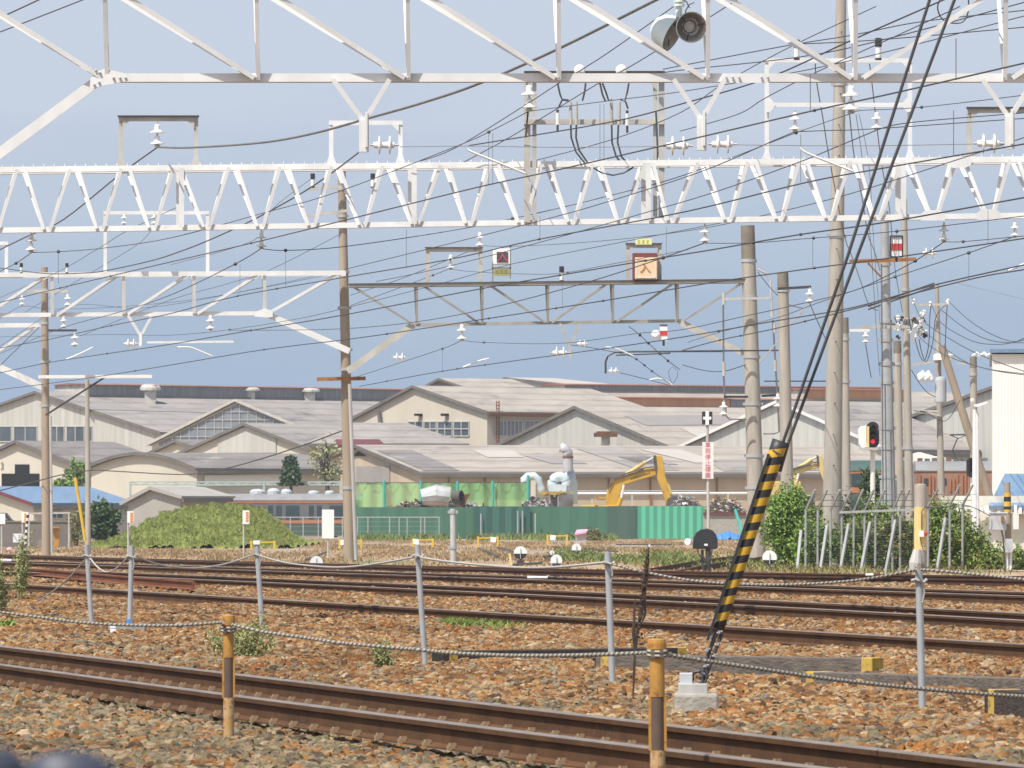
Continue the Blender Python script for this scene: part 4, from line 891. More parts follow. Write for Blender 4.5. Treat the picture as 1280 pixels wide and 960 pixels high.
# grass mound
gx, gy = np.meshgrid(np.linspace(150, 385, 90), np.linspace(300, 352, 24)); Ym = gy
prof = np.interp(gx, [145, 160, 180, 205, 235, 265, 300, 325, 345, 360, 374], [0, 7, 20, 36, 44, 47, 46, 43, 28, 10, 0]) * 325 / F
zz = prof * np.sin(np.clip((gy - 300) / 52, 0, 1) * PI) ** .7 + 0.06 * np.sin(gx * .29 + gy * .5) + .09 * np.sin(gx * .13 - gy * .6) + .05 * np.sin(gx * .7 + gy)
V = np.column_stack([((gx - CU) * 325 / F).ravel(), gy.ravel(), np.clip(zz, -.1, 5).ravel()]); fc = np.array([(i * 90 + j, i * 90 + j + 1, (i + 1) * 90 + j + 1, (i + 1) * 90 + j) for i in range(23) for j in range(89)])
mat('mound_soil', (.15, .20, .04), (.25, .26, .08), 1.2, .95)
tag(mesh_np('grass_mound', V, fc, 'mound_soil', base=(XZ(265, 325), 325, 0)), None, None, kind='structure')
def on_mound(x, y):
    u = x * F / 325 + CU; p = np.interp(u, [145, 160, 180, 205, 235, 265, 300, 325, 345, 360, 374], [0, 7, 20, 36, 44, 47, 46, 43, 28, 10, 0]) * 325 / F
    return np.clip(p * np.sin(np.clip((y - 300) / 52, 0, 1) * PI) ** .7 + 0.06 * np.sin(u * .29 + y * .5) + .09 * np.sin(u * .13 - y * .6) + .05 * np.sin(u * .7 + y), 0, 5)
n = 110000; xs = XZ(RNG.uniform(152, 382, n), 325); ys = RNG.uniform(300, 330, n); z = on_mound(xs, ys) - .03
for i, (mm, fr) in enumerate((('mound_green', .62), ('mound_olive', .38))):
    s = RNG.uniform(size=n) < fr; q = RNG.uniform(size=s.sum()) < .9
    x_, y_, z_ = xs[s], ys[s], z[s]; kk = z_ > .02; v, f = blades(np.column_stack([x_[kk], y_[kk]]), z_[kk], .12 * (.7 + .6 * (np.sin(x_[kk] * 1.9) * np.sin(y_[kk] * 1.1) > .1)), .028, .5)
    o = mesh_np('grass', v, f, mm, base=(XZ(265, 325), 312, 0)); tag(o, 'long %s grass covering the mound' % ('green' if i == 0 else 'yellowing'), 'grass', kind='stuff')
# dry grass over the yard
def grass_field(nm, n, urange, yrange, h, wd, label, cond=None):
    Y = RNG.uniform(*yrange, n); u = RNG.uniform(*urange, n); x = (u - CU) * Y / F
    nz_ = np.sin(x * .55 + Y * .06) + np.sin(x * 1.7 - Y * .035) + np.sin(Y * .09 + x * .2); k = nz_ > RNG.normal(0, 1.0, n) - .4
    k &= Y > 205 - 2.68 * (x + 15.1) + 2
    if cond is not None: k &= cond(u, Y, x)
    v, f = blades(np.column_stack([x[k], Y[k]]), np.full(k.sum(), -.06), h, wd, .6)
    tag(mesh_np('grass', v, f, nm, base=(0, yrange[0], 0)), label, 'grass', kind='stuff')
grass_field('grass_dry', 90000, (-60, 960), (165, 430), .085, .04, 'dry straw coloured grass over the whole yard')
grass_field('grass_olive', 9000, (-60, 960), (165, 430), .10, .04, 'scattered olive grass tufts among the dry grass')
grass_field('grass_green', 9000, (690, 960), (150, 290), .20, .045, 'green grass strip behind the disc markers', lambda u, Y, x: (np.abs(Y - 225 + (u - 820) * .18) < 38))
grass_field('grass_green', 5000, (436, 770), (400, 430), .42, .06, 'green grass along the foot of the green hoarding')
grass_field('grass_olive', 2600, (925, 1290), (158, 180), .22, .03, 'long green grass at the foot of the overgrown fence')
# trees
def tree(label, u, vt, vb, wpx, Y, m, vbase=None, ncl=40, per=26, leafsz=.12, cat='tree', cone=False, gaps=1.0):
    k = Y / F; zt = ZV(vt, Y); zb = ZV(vb, Y); t = thing('tree', (XZ(u, Y), Y, 0), label, cat)
    x = XZ(u, Y); r = wpx * k / 2; mb = MB(); mb.path([(x, Y, 0), (x + r * .06, Y, zb), (x, Y, (zt + zb) / 2), (x - r * .05, Y, zt - .1)], [r * .14 + .03, r * .11 + .02, r * .06, .015], n=8)
    P = []
    if cone:
        for i in range(9):
            h = i / 9; z = zb + (zt - zb) * (.05 + .9 * h); rr = r * (1 - h * .62) * random.uniform(.75, 1.1)
            for a in np.linspace(0, 2 * PI, 8)[:-1] + random.random():
                e = Vector((x + math.cos(a) * rr, Y + math.sin(a) * rr, z - rr * .08)); mb.path([(x, Y, z), e], [.04, .012], n=4)
                for q in np.linspace(.3, 1, 6): P.append(np.array([[x + math.cos(a) * rr * q, Y + math.sin(a) * rr * q, z - rr * .05 * q]]) + RNG.normal(size=(per // 4, 3)) * np.array([.16, .16, .07]) * (1.25 - .5 * q) * (r * .5 + .2))
    else:
        c = np.array([x, Y, (zt + zb) / 2]); R = np.array([r, r, (zt - zb) / 2])
        d = RNG.normal(size=(ncl, 3)); d /= np.linalg.norm(d, axis=1)[:, None]; cc = c + d * R * (RNG.uniform(.1, 1, ncl) ** .45)[:, None]
        for q in cc:
            mb.path([(x, Y, zb + (q[2] - zb) * .35), ((x + q[0]) / 2, (Y + q[1]) / 2, q[2] - .1 * r), tuple(q)], [r * .05 + .012, r * .03 + .008, .01], n=4)
            P.append(q + RNG.normal(size=(per, 3)) * r * .17 * RNG.uniform(.6, 1.4))
    P = np.concatenate(P); v, f = leaf_quads(P, leafsz); mesh_np('crown', v, f, m, t); mb.build('trunk', 'bark', t); return t
tree('small dark conifer standing in front of the long dark roof', 363, 567, 606, 27, 461, 'leaf_dark', cone=True, per=30, leafsz=.16)
tree('sparse pale tree with bare limbs just left of the brown pole', 408, 547, 612, 46, 466, 'leaf_pale', ncl=34, per=14, leafsz=.13)
tree('green tree behind the blue roofed building', 97, 573, 613, 30, 470, 'leaf', ncl=40, per=24, leafsz=.14)
tree('broad green shrub tree to the left of the blue roof', 80, 598, 618, 26, 468, 'leaf', ncl=26, per=20, leafsz=.14)
tree('dense dark green shrub with pale flowers beside the grass mound', 128, 628, 676, 43, 318, 'leaf_dark', ncl=70, per=50, leafsz=.12, cat='shrub')
bush('shrub', 'brownish dry shrub against the grey block wall', (XZ(95, 315), 315, .95), (.42, .4, .95), 26, 30, .22, .07, 'leaf_brown', 'shrub')
tree('dark green climbing shrub under the railway signal', 1091, 587, 625, 34, 205, 'leaf_dark', ncl=44, per=36, leafsz=.06, cat='shrub')
bush('shrub', 'little brown green bush at the foot of the hoarding', (XZ(742, 395), 395, .35), (.62, .5, .4), 22, 30, .2, .09, 'leaf_brown', 'shrub')
# overgrown hedge smothering the right hand fence
for (u, vt, w_, lab, m1, m2) in ((990, 608, 58, 'bright green hedge mass left of the tall concrete pole', 'leaf', 'grass_bright'), (1042, 624, 66, 'green creeper mass behind the leaning fence posts under the tall pole', 'leaf', 'leaf_brown'),
        (1092, 630, 70, 'brown and green creeper thicket left of the yellow banded pole', 'leaf', 'leaf_brown'), (1178, 628, 62, 'tall brown green creeper thicket right of the yellow banded pole', 'leaf', 'leaf_brown'), (1016, 650, 50, 'dense vine curtain hanging on the fence left of the tallest pole', 'leaf', 'grass_bright'), (1068, 652, 50, 'dense vine curtain on the fence right of the tallest pole', 'leaf', 'leaf_brown'), (1122, 648, 52, 'brownish vine curtain on the fence left of the banded post', 'leaf_brown', 'leaf'), (1205, 655, 50, 'thin tangled vines on the last fence posts by the white shed', 'leaf', 'leaf_brown'), (1226, 682, 56, 'low weeds in front of the white rendered shed', 'leaf', 'grass_olive'), (1274, 690, 40, 'sparse weeds at the foot of the striped post', 'leaf', 'grass_olive')):
    Y = 172 if vt < 640 else 168.6; k = Y / F; h = (712 - vt) * k
    bush('hedge', lab, (XZ(u, Y), Y + .5, h * .52 - .05), (w_ * k * .55, .55, h * .5), int(140 * h / 2) + 20, 70, .24, .045, m1, 'hedge', 10, None, m2)
# ------------------------------------------------------------------ poles
T1, T2a, T2b, T3 = 82.0, 125.5, 120.5, 208.0
def t2Y(u): return 1 / (1 / T2a + (1 / T2b - 1 / T2a) * u / 1280)
def pole(label, top, bot, Y, wt, wb, m='concrete', cap=None, name='concrete_pole', cat='pole', bands=(), zbase=0.0, group='poles in the railway yard', steps=0):
    k = Y / F; A = Vector((XZ(bot[0], Y), Y, zbase)); B = W(top[0], top[1], Y); t = thing(name, A, label, cat, group)
    hgt = B.z
    f = lambda v: (ZV(v, Y) - zbase) / (B.z - zbase)
    MB().tube(A - Vector((0, 0, .1)), B, wb * k / 2, wt * k / 2, 18).build('shaft', m, t, smooth=False); smooth_by_angle(t.children[0])
    if cap: p = A.lerp(B, 1 - cap * k / (B.z - zbase)); MB().tube(p, B + Vector((0, 0, .03)), wt * k / 2 + .012, wt * k / 2 + .004, 18).build('cap', 'concrete_cap', t)
    for v in bands:
        p = A.lerp(B, f(v)); r = (wb + (wt - wb) * f(v)) * k / 2
        MB().lathe([(r, -.05), (r + .022, -.05), (r + .022, .05), (r, .05)], p, n=16).box(p + Vector((r + .03, 0, 0)), (.08, .10, .09)).box(p + Vector((-r - .03, 0, 0)), (.08, .10, .09)).build('clamp_band', 'galvanised', t)
    if steps:
        mb = MB()
        for i in range(steps):
            q = .12 + .8 * i / steps; p = A.lerp(B, q); r = (wb + (wt - wb) * q) * k / 2; sg = 1 if i % 2 else -1
            mb.tube(p + Vector((0, -r + .02, 0)), p + Vector((.03 * sg, -r - .13, 0)), .012, n=6)
        mb.build('step_bolt', 'dark_steel', t)
    return t
def arm(t, pts, w, m, name='cross_arm'): 
    mb = MB()
    for a, b in pts: mb.bar(a, b, w, w)
    return mb.build(name, m, t)
p432 = pole('slim brown concrete pole carrying the white and grey gantries, centre left', (427, 212), (437.5, 700), T3 + 1.0, 10, 15, 'concrete_brown', bands=(236, 270, 340, 385, 437, 462, 610), zbase=-.05)
arm(p432, [(W(396, 474, T3 + .6), W(457, 473, T3 + .6))], .12, 'rust_orange'); arm(p432, [(W(384, 270, T3 + .6), W(436, 263, T3 + .6)), (W(385, 236, T3 + .6), W(436, 233, T3 + .6))], .09, 'aged_steel')
MB().tube(W(437, 480, T3 + .55), W(445, 700, T3 + .55), .06, n=8).build('conduit', 'concrete_grey', p432)
p57 = pole('slim concrete pole with several cross arms near the left edge', (55.5, 334), (58, 692), 240, 8.5, 11.5, 'concrete_brown', bands=(362, 404, 452, 507), zbase=-.05)
arm(p57, [(W(34, 364, 239.6), W(86, 364, 239.6))], .11, 'aged_steel'); arm(p57, [(W(60, 413, 239.6), W(96, 413, 239.6))], .08, 'dark_steel')
arm(p57, [(W(48, 471, 239.6), W(190, 470.5, 239.6))], .12, 'cream_white', 'bracket_arm'); arm(p57, [(W(57, 519, 239.6), W(132, 471, 239.6))], .07, 'dark_steel', 'stay')
MB().tube(W(63, 520, 239.5), W(65, 691, 239.5), .05, n=8).build('conduit', 'concrete_grey', p57)
pole('thin grey concrete post in front of the blue roof', (109, 474), (110, 690), 262, 5, 7.5, 'concrete', zbase=-.05)
pole('short grey concrete post in front of the green hoarding', (566, 636), (567, 705), 190, 7, 8, 'concrete_grey', bands=(640, 684), zbase=-.05)
p938 = pole('stout pale concrete mast carrying the right end of the grey gantry', (934.5, 283), (947, 705), T3 - .3, 17, 22, 'concrete', 42, bands=(326, 372, 446, 505, 570, 610, 650), zbase=-.05)
arm(p938, [(W(903, 374, T3 - .9), W(964, 372.5, T3 - .9))], .08, 'concrete_grey'); arm(p938, [(W(853, 439, T3 - .9), W(974, 438, T3 - .9))], .05, 'dark_steel'); arm(p938, [(W(955, 476.5, T3 - .9), W(1035, 476.5, T3 - .9))], .04, 'dark_steel')
arm(p938, [(W(905, 496, T3 - .9), W(935, 496, T3 - .9)), (W(952, 495, T3 - .9), W(972, 494, T3 - .9))], .07, 'black_board')
MB().path(pxp([(946, 336), (956, 341), (963, 352), (965, 388)], T3 - .9), .035, n=8).build('goose_neck', 'concrete_grey', p938)
MB().path(pxp([(904, 380), (904.5, 470), (907.5, 520), (912, 524), (934, 524)], T3 - .9), .03, n=6).path(pxp([(966, 400), (972, 500), (974, 540), (968, 542), (954, 542)], T3 - .9), .03, n=6).build('down_cable', 'wire_grey', p938)
cy = MB()
for u, v0, v1 in ((904.5, 366, 381), (965, 388, 396), (968, 404, 416), (904.5, 452, 470), (969, 450, 464)): cy.tube(W(u, v0, T3 - .9), W(u + .4, v1, T3 - .9), .055, n=8)
cy.build('weight', 'aged_steel', p938); q = cy
p980 = pole('bare concrete mast with dark cap right of the gantry mast', (978.5, 342), (986, 706), 196, 13.5, 17, 'concrete', 24, bands=(363,), zbase=-.05)
arm(p980, [(W(972, 361, 195.4), W(1014, 358.5, 195.4))], .08, 'dark_steel')
big = pole('tallest concrete pole rising past the top of the view', (1052.5, -60), (1038.5, 711), 172, 12, 25, 'concrete', steps=16, bands=(105, 295), zbase=-.05)
p1057 = pole('concrete mast close behind the tallest pole', (1056.5, 398), (1058.5, 700), 214, 8, 12.5, 'concrete', 18, bands=(424, 477), zbase=-.05)
arm(p1057, [(W(1062, 413, 213.5), W(1087, 413, 213.5))], .09, 'cream_white')
p1107 = pole('grey steel tubular pole wrapped with many clamps and cables', (1105.5, 264), (1112, 705), 176, 10, 20, 'galvanised', bands=(330, 402, 425, 455, 478, 535, 560, 596), zbase=-.05, name='steel_pole')
arm(p1107, [(W(1062, 327, 175.5), W(1145, 324, 175.5))], .10, 'rust_orange'); arm(p1107, [(W(1085, 329, 175.5), W(1103, 348, 175.5))], .05, 'rust_orange', 'brace'); arm(p1107, [(W(1075, 409, 175.5), W(1135, 408.5, 175.5))], .09, 'aged_steel')
for du, v0, v1 in ((-7, 330, 700), (7.5, 400, 690), (-3, 480, 690), (4, 540, 690)): MB().path([W(1105.5 + (1112 - 1105.5) * (v - 264) / 441 + du * (.6 + .5 * (v - 264) / 441), v, 175.3) for v in np.linspace(v0, v1, 7)], .02, n=5).build('cable', 'wire_grey', p1107)
MB().tube(W(1110.5, 600, 176), Vector((XZ(1112, 176), 176, 0)), .235, .245, 16).build('sleeve', 'galvanised', p1107)
p1122 = pole('dark capped concrete mast between the steel pole and the switchgear pole', (1121.5, 427), (1126, 700), 226, 9.5, 12, 'concrete', 14, bands=(455,), zbase=-.05)
p1132 = pole('slim weathered pole carrying the cluster of switchgear', (1130, 248), (1138, 700), 206, 7, 12, 'concrete', bands=(362, 400, 560), zbase=-.05)
arm(p1132, [(W(1085, 383, 205.5), W(1168, 354, 205.5)), (W(1085, 387, 205.5), W(1168, 358, 205.5))], .05, 'dark_steel', 'bus_wire')
arm(p1132, [(W(1117, 398, 205.5), W(1156, 398, 205.5)), (W(1117, 409, 205.5), W(1156, 409, 205.5)), (W(1142, 392, 205.5), W(1142, 430, 205.5)), (W(1152, 392, 205.5), W(1152, 420, 205.5))], .06, 'aged_steel', 'frame')
sw = MB(); sw2 = MB()
for i in range(30):
    u, v = random.uniform(1118, 1157), random.uniform(393, 424)
    if abs(u - 1133) < 5: continue
    (sw if i % 3 else sw2).lathe([(.03, 0), (.07, .03), (.03, .08), (.07, .12), (.03, .16)], W(u, v, 205 + random.uniform(-.5, .3)), (random.uniform(-1, 1), random.uniform(-.3, .3), .6), n=8)
for i in range(7): sw2.path(pxp([(1118 + i * 6, 396 + (i % 3) * 6), (1121 + i * 6, 404 + (i % 2) * 9), (1126 + i * 5, 400 + (i % 3) * 8)], 205.1), .02, n=5)
sw.build('insulator', 'porcelain', p1132); sw2.build('switch', 'dark_steel', p1132)
p1175 = pole('utility pole with a leaning strut and grey transformer can', (1171, 354), (1178.5, 700), 212, 5, 10.5, 'concrete', bands=(444, 500), zbase=-.05, name='utility_pole')
MB().tube(W(1177, 432, 211), Vector((XZ(1262, 211), 211, -.1)), .125, .155, 12).build('strut', 'concrete_brown', p1175)
MB().lathe([(.17, 0), (.19, .05), (.19, .75), (.17, .85), (.05, .88)], W(1176, 504, 211.4), n=14).build('transformer', 'cabinet_grey', p1175)
MB().lathe([(.36, .0), (.36, .16), (.30, .2), (.05, .2)], W(1180, 450, 211.6), n=14).build('white_shroud', 'white_plate', p1175)
arm(p1175, [(W(1146, 381, 211.6), W(1187, 380.5, 211.6)), (W(1140, 456, 211.6), W(1172, 452, 211.6)), (W(1142, 513, 211.6), W(1180, 520, 211.6)), (W(1150, 514, 211.6), W(1172, 514, 211.6))], .07, 'aged_steel')
fz = MB()
for i in range(7): fz.lathe([(.03, 0), (.06, .05), (.075, .2), (.035, .30)], W(1148 + i * 2.4, 467 - 2 * (i % 3), 211.2), (.3, 0, -1), n=8)
fz.build('fuse', 'porcelain', p1175)
st_ = MB()
for u, v in ((1142, 375), (1163, 378), (1185, 375), (1184, 377)): st_.lathe([(.03, 0), (.06, .05), (.03, .1), (.06, .15), (.025, .2)], W(u, v + 6, 211.6), n=8)
st_.build('pin_insulator', 'porcelain', p1175)
p1217 = pole('dark topped concrete mast beside the white building', (1216.5, 447), (1219, 700), 222, 8.5, 11, 'concrete', 12, bands=(468,), zbase=-.05)
arm(p1217, [(W(1195, 455, 221.6), W(1212, 454, 221.6))], .06, 'aged_steel')
lamp = thing('street_lamp', (XZ(1219, 185), 185, 0), 'thin white lamp post with a flat lamp head beside the white building', 'lamp post')
MB().tube((XZ(1218.5, 185), 185, -.05), W(1218.5, 512, 185), .085, .06, 10).tube((XZ(1221.5, 185), 185, -.05), W(1221.5, 516, 185), .05, n=8).build('post', 'white_plate', lamp)
MB().pxprism([(1218, 505), (1222, 505), (1234, 502), (1234.5, 504), (1222, 508.5), (1218, 508)], 184.8, .35).build('lamp_head', 'white_plate', lamp)
MB().lathe([(.05, 0), (.07, .06), (.03, .12)], W(1215.5, 503, 185), n=8).build('sensor', 'cream_white', lamp)
# concrete post with yellow band and red lamp
py = thing('banded_post', (XZ(1150, 166), 166, 0), 'stubby concrete post wrapped with a broad pale yellow band and red lamp', 'post')
k = 166 / F
MB().lathe([(8 * k, 0), (7.8 * k, 2.2), (7.5 * k, 2.28), (.05, 2.3)], (XZ(1150.5, 166), 166, -.05), n=18).build('shaft', 'concrete', py)
MB().lathe([(8.15 * k, 0), (8.0 * k, 1.13)], (XZ(1150.5, 166), 166, ZV(688, 166)), n=18).build('yellow_band', 'pale_yellow', py)
MB().lathe([(.05, 0), (.055, .06), (.04, .09)], W(1156.5, 667, 165.8), (.3, -1, 0), n=12).build('red_lamp', 'red_paint', py)
MB().box(W(1152, 667, 165.8), (.11, .1, .16)).build('lamp_box', 'white_plate', py)
MB().path(pxp([(1156, 634), (1152, 640), (1152, 664)], 165.8), .012, n=5).path(pxp([(1150, 672), (1152, 682), (1157, 683)], 165.8), .012, n=5).build('cable', 'wire', py)
MB().lathe([(.13, 0), (.17, .25), (.1, .6)], (XZ(1143, 165.6), 165.6, -.05), (.12, 0, 1), n=10).build('stay_guard', 'concrete_grey', py)
# striped post with grey cabinets
ps = thing('striped_post', (XZ(1261, 168), 168, 0), 'slim post with a yellow and black striped top and two grey cabinets', 'post')
k = 168 / F
MB().tube((XZ(1261, 168), 168, -.05), W(1259, 603, 168), 4.2 * k, 3.8 * k, 12).build('shaft', 'concrete_brown', ps)
for i, (a, b, m) in enumerate(((616, 621, 'bright_yellow'), (621, 627, 'guard_black'), (627, 633, 'bright_yellow'), (633, 637, 'guard_black'), (637, 641, 'bright_yellow'))):
    MB().tube(W(1259.3, b, 168), W(1259.2, a, 168), 4.6 * k, n=12).build('stripe_band', m, ps)
MB().box(W(1247, 652, 167.6), (21 * k, .3, 21 * k)).box(W(1248, 641.2, 167.6), (23 * k, .36, .04)).build('cabinet', 'cabinet_grey', ps, bevel=.01)
MB().box(W(1269.5, 651, 167.6), (7 * k, .25, 21 * k)).build('cabinet', 'cream_white', ps); MB().box(W(1261, 682, 167.5), (9 * k, .2, 17 * k)).build('meter_box', 'cabinet_grey', ps); MB().box(W(1253, 649, 167.4), (3.5 * k, .1, 8 * k)).build('label_plate', 'rust_orange', ps)
for u in (1259, 1263.5): MB().tube(W(u, 690, 167.6), (XZ(u, 167.6), 167.6, 0), .035, n=8).build('conduit', 'white_plate', ps)
MB().path(pxp([(1252, 663), (1254, 672), (1255, 690), (1255, 715)], 167.5), .022, n=6).build('cable', 'wire', ps)

# ------------------------------------------------------------------ white lattice gantry nearest the viewer
def gantry(label, base): return thing('catenary_gantry', base, label, 'overhead gantry', 'steel gantries over the tracks')
g1 = gantry('nearest white steel gantry whose bottom chord crosses the top of the view', (XZ(700, T1), T1, 0))
Wd = .095; dz = ZV(-18, T1); zb = 97
MB().angle(W(118, zb, T1), W(1560, zb, T1), .108, .02, fl=-1).build('bottom_chord', 'white_paint', g1)
for dy in (-.42, .42): MB().angle(W(-140, -18, T1) + Vector((0, dy, 0)), W(1560, -18, T1) + Vector((0, dy, 0)), .11, .02).build('top_chord', 'white_paint', g1)
nodes = [133, 322, 510, 698, 884, 1068, 1255, 1440]
up = lambda u, dy: W(u, -18, T1) + Vector((-.05 * (dy > 0), dy, 0))
for i, u in enumerate(nodes):
    for dy in (-.40, .40):
        MB().angle(W(u + 1, zb + 3, T1) + Vector((0, dy * .09 - .03, 0)), up(u, dy), .052, .010, fl=1 if dy < 0 else -1).build('vertical', 'white_paint', g1)
        if u <= 1068: a, b = (u - 4, zb + 1), (u - 188, -18)
        else: a, b = (nodes[i - 1] + 10, zb + 1), (u, -18)
        MB().angle(W(*a, T1) + Vector((0, dy * .09 - .045, 0)), up(b[0], dy), .060, .010).build('diagonal', 'white_paint', g1)
MB().angle(W(126, zb + 1, T1), W(-150, zb + 205, T1), .135, .02).build('knee_brace', 'white_paint', g1)
MB().pxprism([(112, 112), (113, 98), (118, 91), (130, 86), (140, 88), (160, 92.5), (160, 101), (131, 106.5), (125, 108)], T1 - .09, .015).build('gusset_plate', 'white_paint', g1)
bl = MB()
for u, v in ((120, 88), (125, 91), (124, 103), (118, 106), (142, 97.5), (150, 97.5), (157, 97.5), (321, 97), (510, 97), (698, 97), (886, 97), (908, 97), (916, 97), (924, 97), (952, 97), (960, 97), (1066, 97), (1078, 97), (1255, 97)): bl.lathe([(.018, 0), (.018, .018), (.008, .022)], W(u, v, T1 - .1), (0, -1, 0), n=6)
bl.build('bolt', 'galvanised', g1)
MB().pxprism([(905, 92), (962, 92), (962, 103.5), (905, 103.5)], T1 - .085, .012).build('splice_plate', 'white_paint', g1)
def vbracket(g, Y, apex, aL, aR, w, m, box=True, name='drop_bracket', bs=1.0):
    mb = MB(); mb.angle(W(*aL, Y - .10), W(*apex, Y - .04), w, .01).angle(W(*aR, Y - .11), W(*apex, Y - .05), w, .01)
    if box: k = Y / F; mb.box(W(apex[0], apex[1] + 18 * bs, Y - .04), (12 * bs * k, .1, 40 * bs * k)).box(W(apex[0] + 3 * bs, apex[1] + 10 * bs, Y - .10), (.03, .05, 44 * bs * k))
    return mb.build(name, m, g)
for a, l, r in (((455, 152), (416, 99), (487, 99)), ((877, 150), (842, 99), (906, 99)), ((1262, 148), (1228, 99), (1293, 99))): vbracket(g1, T1, a, l, r, .06, 'white_paint')
MB().tube((XZ(-130, T1), T1, -.1), W(-130, -60, T1), .2, .16, 14).build('mast', 'concrete', g1)

# ------------------------------------------------------------------ second white gantry: W lattice
def T2v(u, top): return (213 - 13 * u / 1280) if top else (288.5 - 18.5 * u / 1280)
def P2(u, top, dy=0): return W(u, T2v(u, top), t2Y(u)) + Vector((0, dy, 0))
g2 = gantry('second white steel gantry, a deep W lattice girder across the whole view', (XZ(640, 123), 123, 0))
for top in (True, False):
    for dy in ((-.24, .30) if top else (-.24,)): MB().angle(P2(-160, top, dy), P2(1480, top, dy), .112 if top else .105, .025, fl=-1).build('top_chord' if top else 'bottom_chord', 'white_paint', g2)
tops = [-38, 28, 94, 158, 223, 292, 356, 420, 484, 556, 618, 682, 746, 811, 877, 939, 1003, 1067, 1132, 1199, 1266, 1332]
bots = [-5, 60, 126, 191, 259, 326, 390, 453, 519, 586, 652, 714, 776, 838, 909, 973, 1035, 1095, 1166, 1236, 1300]
for dy in (-.26, .26):
    for i, u in enumerate(bots):
        sh = 0 if dy < 0 else -5
        for a, s in ((tops[i], 5), (tops[i + 1], -5)):
            MB().bar(P2(a + s + sh, True, dy - .05 * (dy < 0)), P2(u + (-4 if s > 0 else 4), False, -.30 if dy < 0 else -.20), .014, .066, up=(P2(a + s, True) - P2(u, False)).cross(Vector((0, 1, 0)))).build('lattice_bar', 'white_paint', g2)
for u in (228, 518, 810, 1128):
    for dy, sh in ((-.26, 0), (.22, -5)): MB().bar(P2(u + sh, True, dy - .09), P2(u + sh, False, dy - .09), .10, .02, up=(0, 1, 0)).build('vertical', 'white_paint', g2)
gp = MB()
for u in (1199, 1236, 1166): 
    v = T2v(u, u == 1199); gp.pxprism([(u - 15, v - 5), (u + 15, v - 5), (u + 15, v + 5), (u + 8, v + 9), (u - 8, v + 9), (u - 15, v + 4)] if u == 1199 else [(u - 15, v + 4), (u + 15, v + 4), (u + 15, v - 4), (u + 9, v - 9), (u - 9, v - 9), (u - 15, v - 4)], t2Y(u) - .40, .015)
gp.build('gusset_plate', 'white_paint', g2)
bl = MB()
for u in list(range(-100, 1400, 13)):
    bl.lathe([(.014, 0), (.014, .04)], P2(u, True, -.2) + Vector((0, 0, .06)), n=5)
bl.build('bolt', 'white_paint', g2)
for lab, x in (('mast', -150), ('mast', 1470)): MB().tube((XZ(x, t2Y(x)), t2Y(x), -.1), P2(x, True) + Vector((0, 0, .5)), .22, .18, 14).build('mast', 'concrete', g2)
def portal(g, u0, u1, vt, vb0, vb1, Y, w, m, name='portal_frame', mid=None, dark_top=False, knee=True, dy=0):
    k = Y / F; mb = MB(); a, b = W(u0, vt, Y + dy), W(u1, vt, Y + dy)
    mb.angle(W(u0, vb0, Y + dy), a, w, .015).angle(W(u1, vb1, Y + dy), b, w, .015); mb.angle(a - Vector((w / 2, .02, 0)), b + Vector((w / 2, -.02, 0)), w, .014)
    if knee:
        for u, s in ((u0, 1), (u1, -1)): mb.pxprism([(u + s * 2, vt + 2), (u + s * (11 if Y < 150 else 6), vt + 2), (u + s * 2, vt + (11 if Y < 150 else 6))], Y + dy - .045, .012)
    if mid: mb.angle(W(u0, mid, Y + dy - .03), W(u1, mid, Y + dy - .03), w, .012)
    if mid:
        for u, s in ((u0, 1), (u1, -1)): mb.pxprism([(u - s * 2, mid - 9), (u + s * 4, mid - 9), (u + s * 11, mid), (u + s * 4, mid + 9), (u - s * 2, mid + 9)], Y + dy - .07, .012)
    for u, v in ((u0, vb0), (u1, vb1)): q_ = 123 / Y if Y < 150 else .42; mb.pxprism([(u - 3 * q_, v - 12 * q_), (u + 3 * q_, v - 12 * q_), (u + 7 * q_, v), (u - 7 * q_, v)], Y + dy - .03, .05)
    o = mb.build(name, m, g)
    if dark_top: MB().box((a + b) / 2 + Vector((0, 0, w / 2 + .015)), (b.x - a.x + w * 1.4, .2, .025)).build('top_channel', 'dark_steel', o)
    return o
portal(g2, 151, 245, 149, 209, 208.5, 125, .085, 'aged_steel', dark_top=True)
portal(g2, 414, 500.5, 153.5, 207, 206, 124.2, .085, 'white_paint')
portal(g2, 1212, 1300, 138.5, 198, 198, 121, .085, 'aged_steel', dark_top=True)
portal(g2, 958.5, 1137.5, 75.5, 203, 201, 121.6, .08, 'white_paint', mid=131)
fr_ = MB(); k = 123 / F
for u, w_ in ((659, 8), (668, 5), (819, 5), (827, 7)): fr_.bar(W(u, 278, 122.6), W(u, 92, 122.6), w_ * k, .1, up=(0, 1, 0))
for v, h_ in ((92, 3), (97, 4), (152.5, 6)): fr_.bar(W(655, v, 122.5), W(831, v, 122.5), .12, h_ * k)
fr_.pxprism([(817, 103), (812, 103), (822, 114), (822, 103)], 122.4, .02)
sf = fr_.build('support_frame', 'aged_steel', g2)
MB().bar(W(655, 90, 122.5), W(831, 90, 122.5), .2, .03).build('top_channel', 'dark_steel', sf)
ct_ = MB()
for u, v0, v1 in ((713.5, 128, 156), (720.5, 127, 156), (764.5, 128, 156), (773.5, 127, 156)): ct_.tube(W(u + (.8 if u > 770 else -.3), v0, 122.3), W(u, v1, 122.3), .028, .038, n=8)
ct_.build('cable_termination', 'aged_steel', sf)
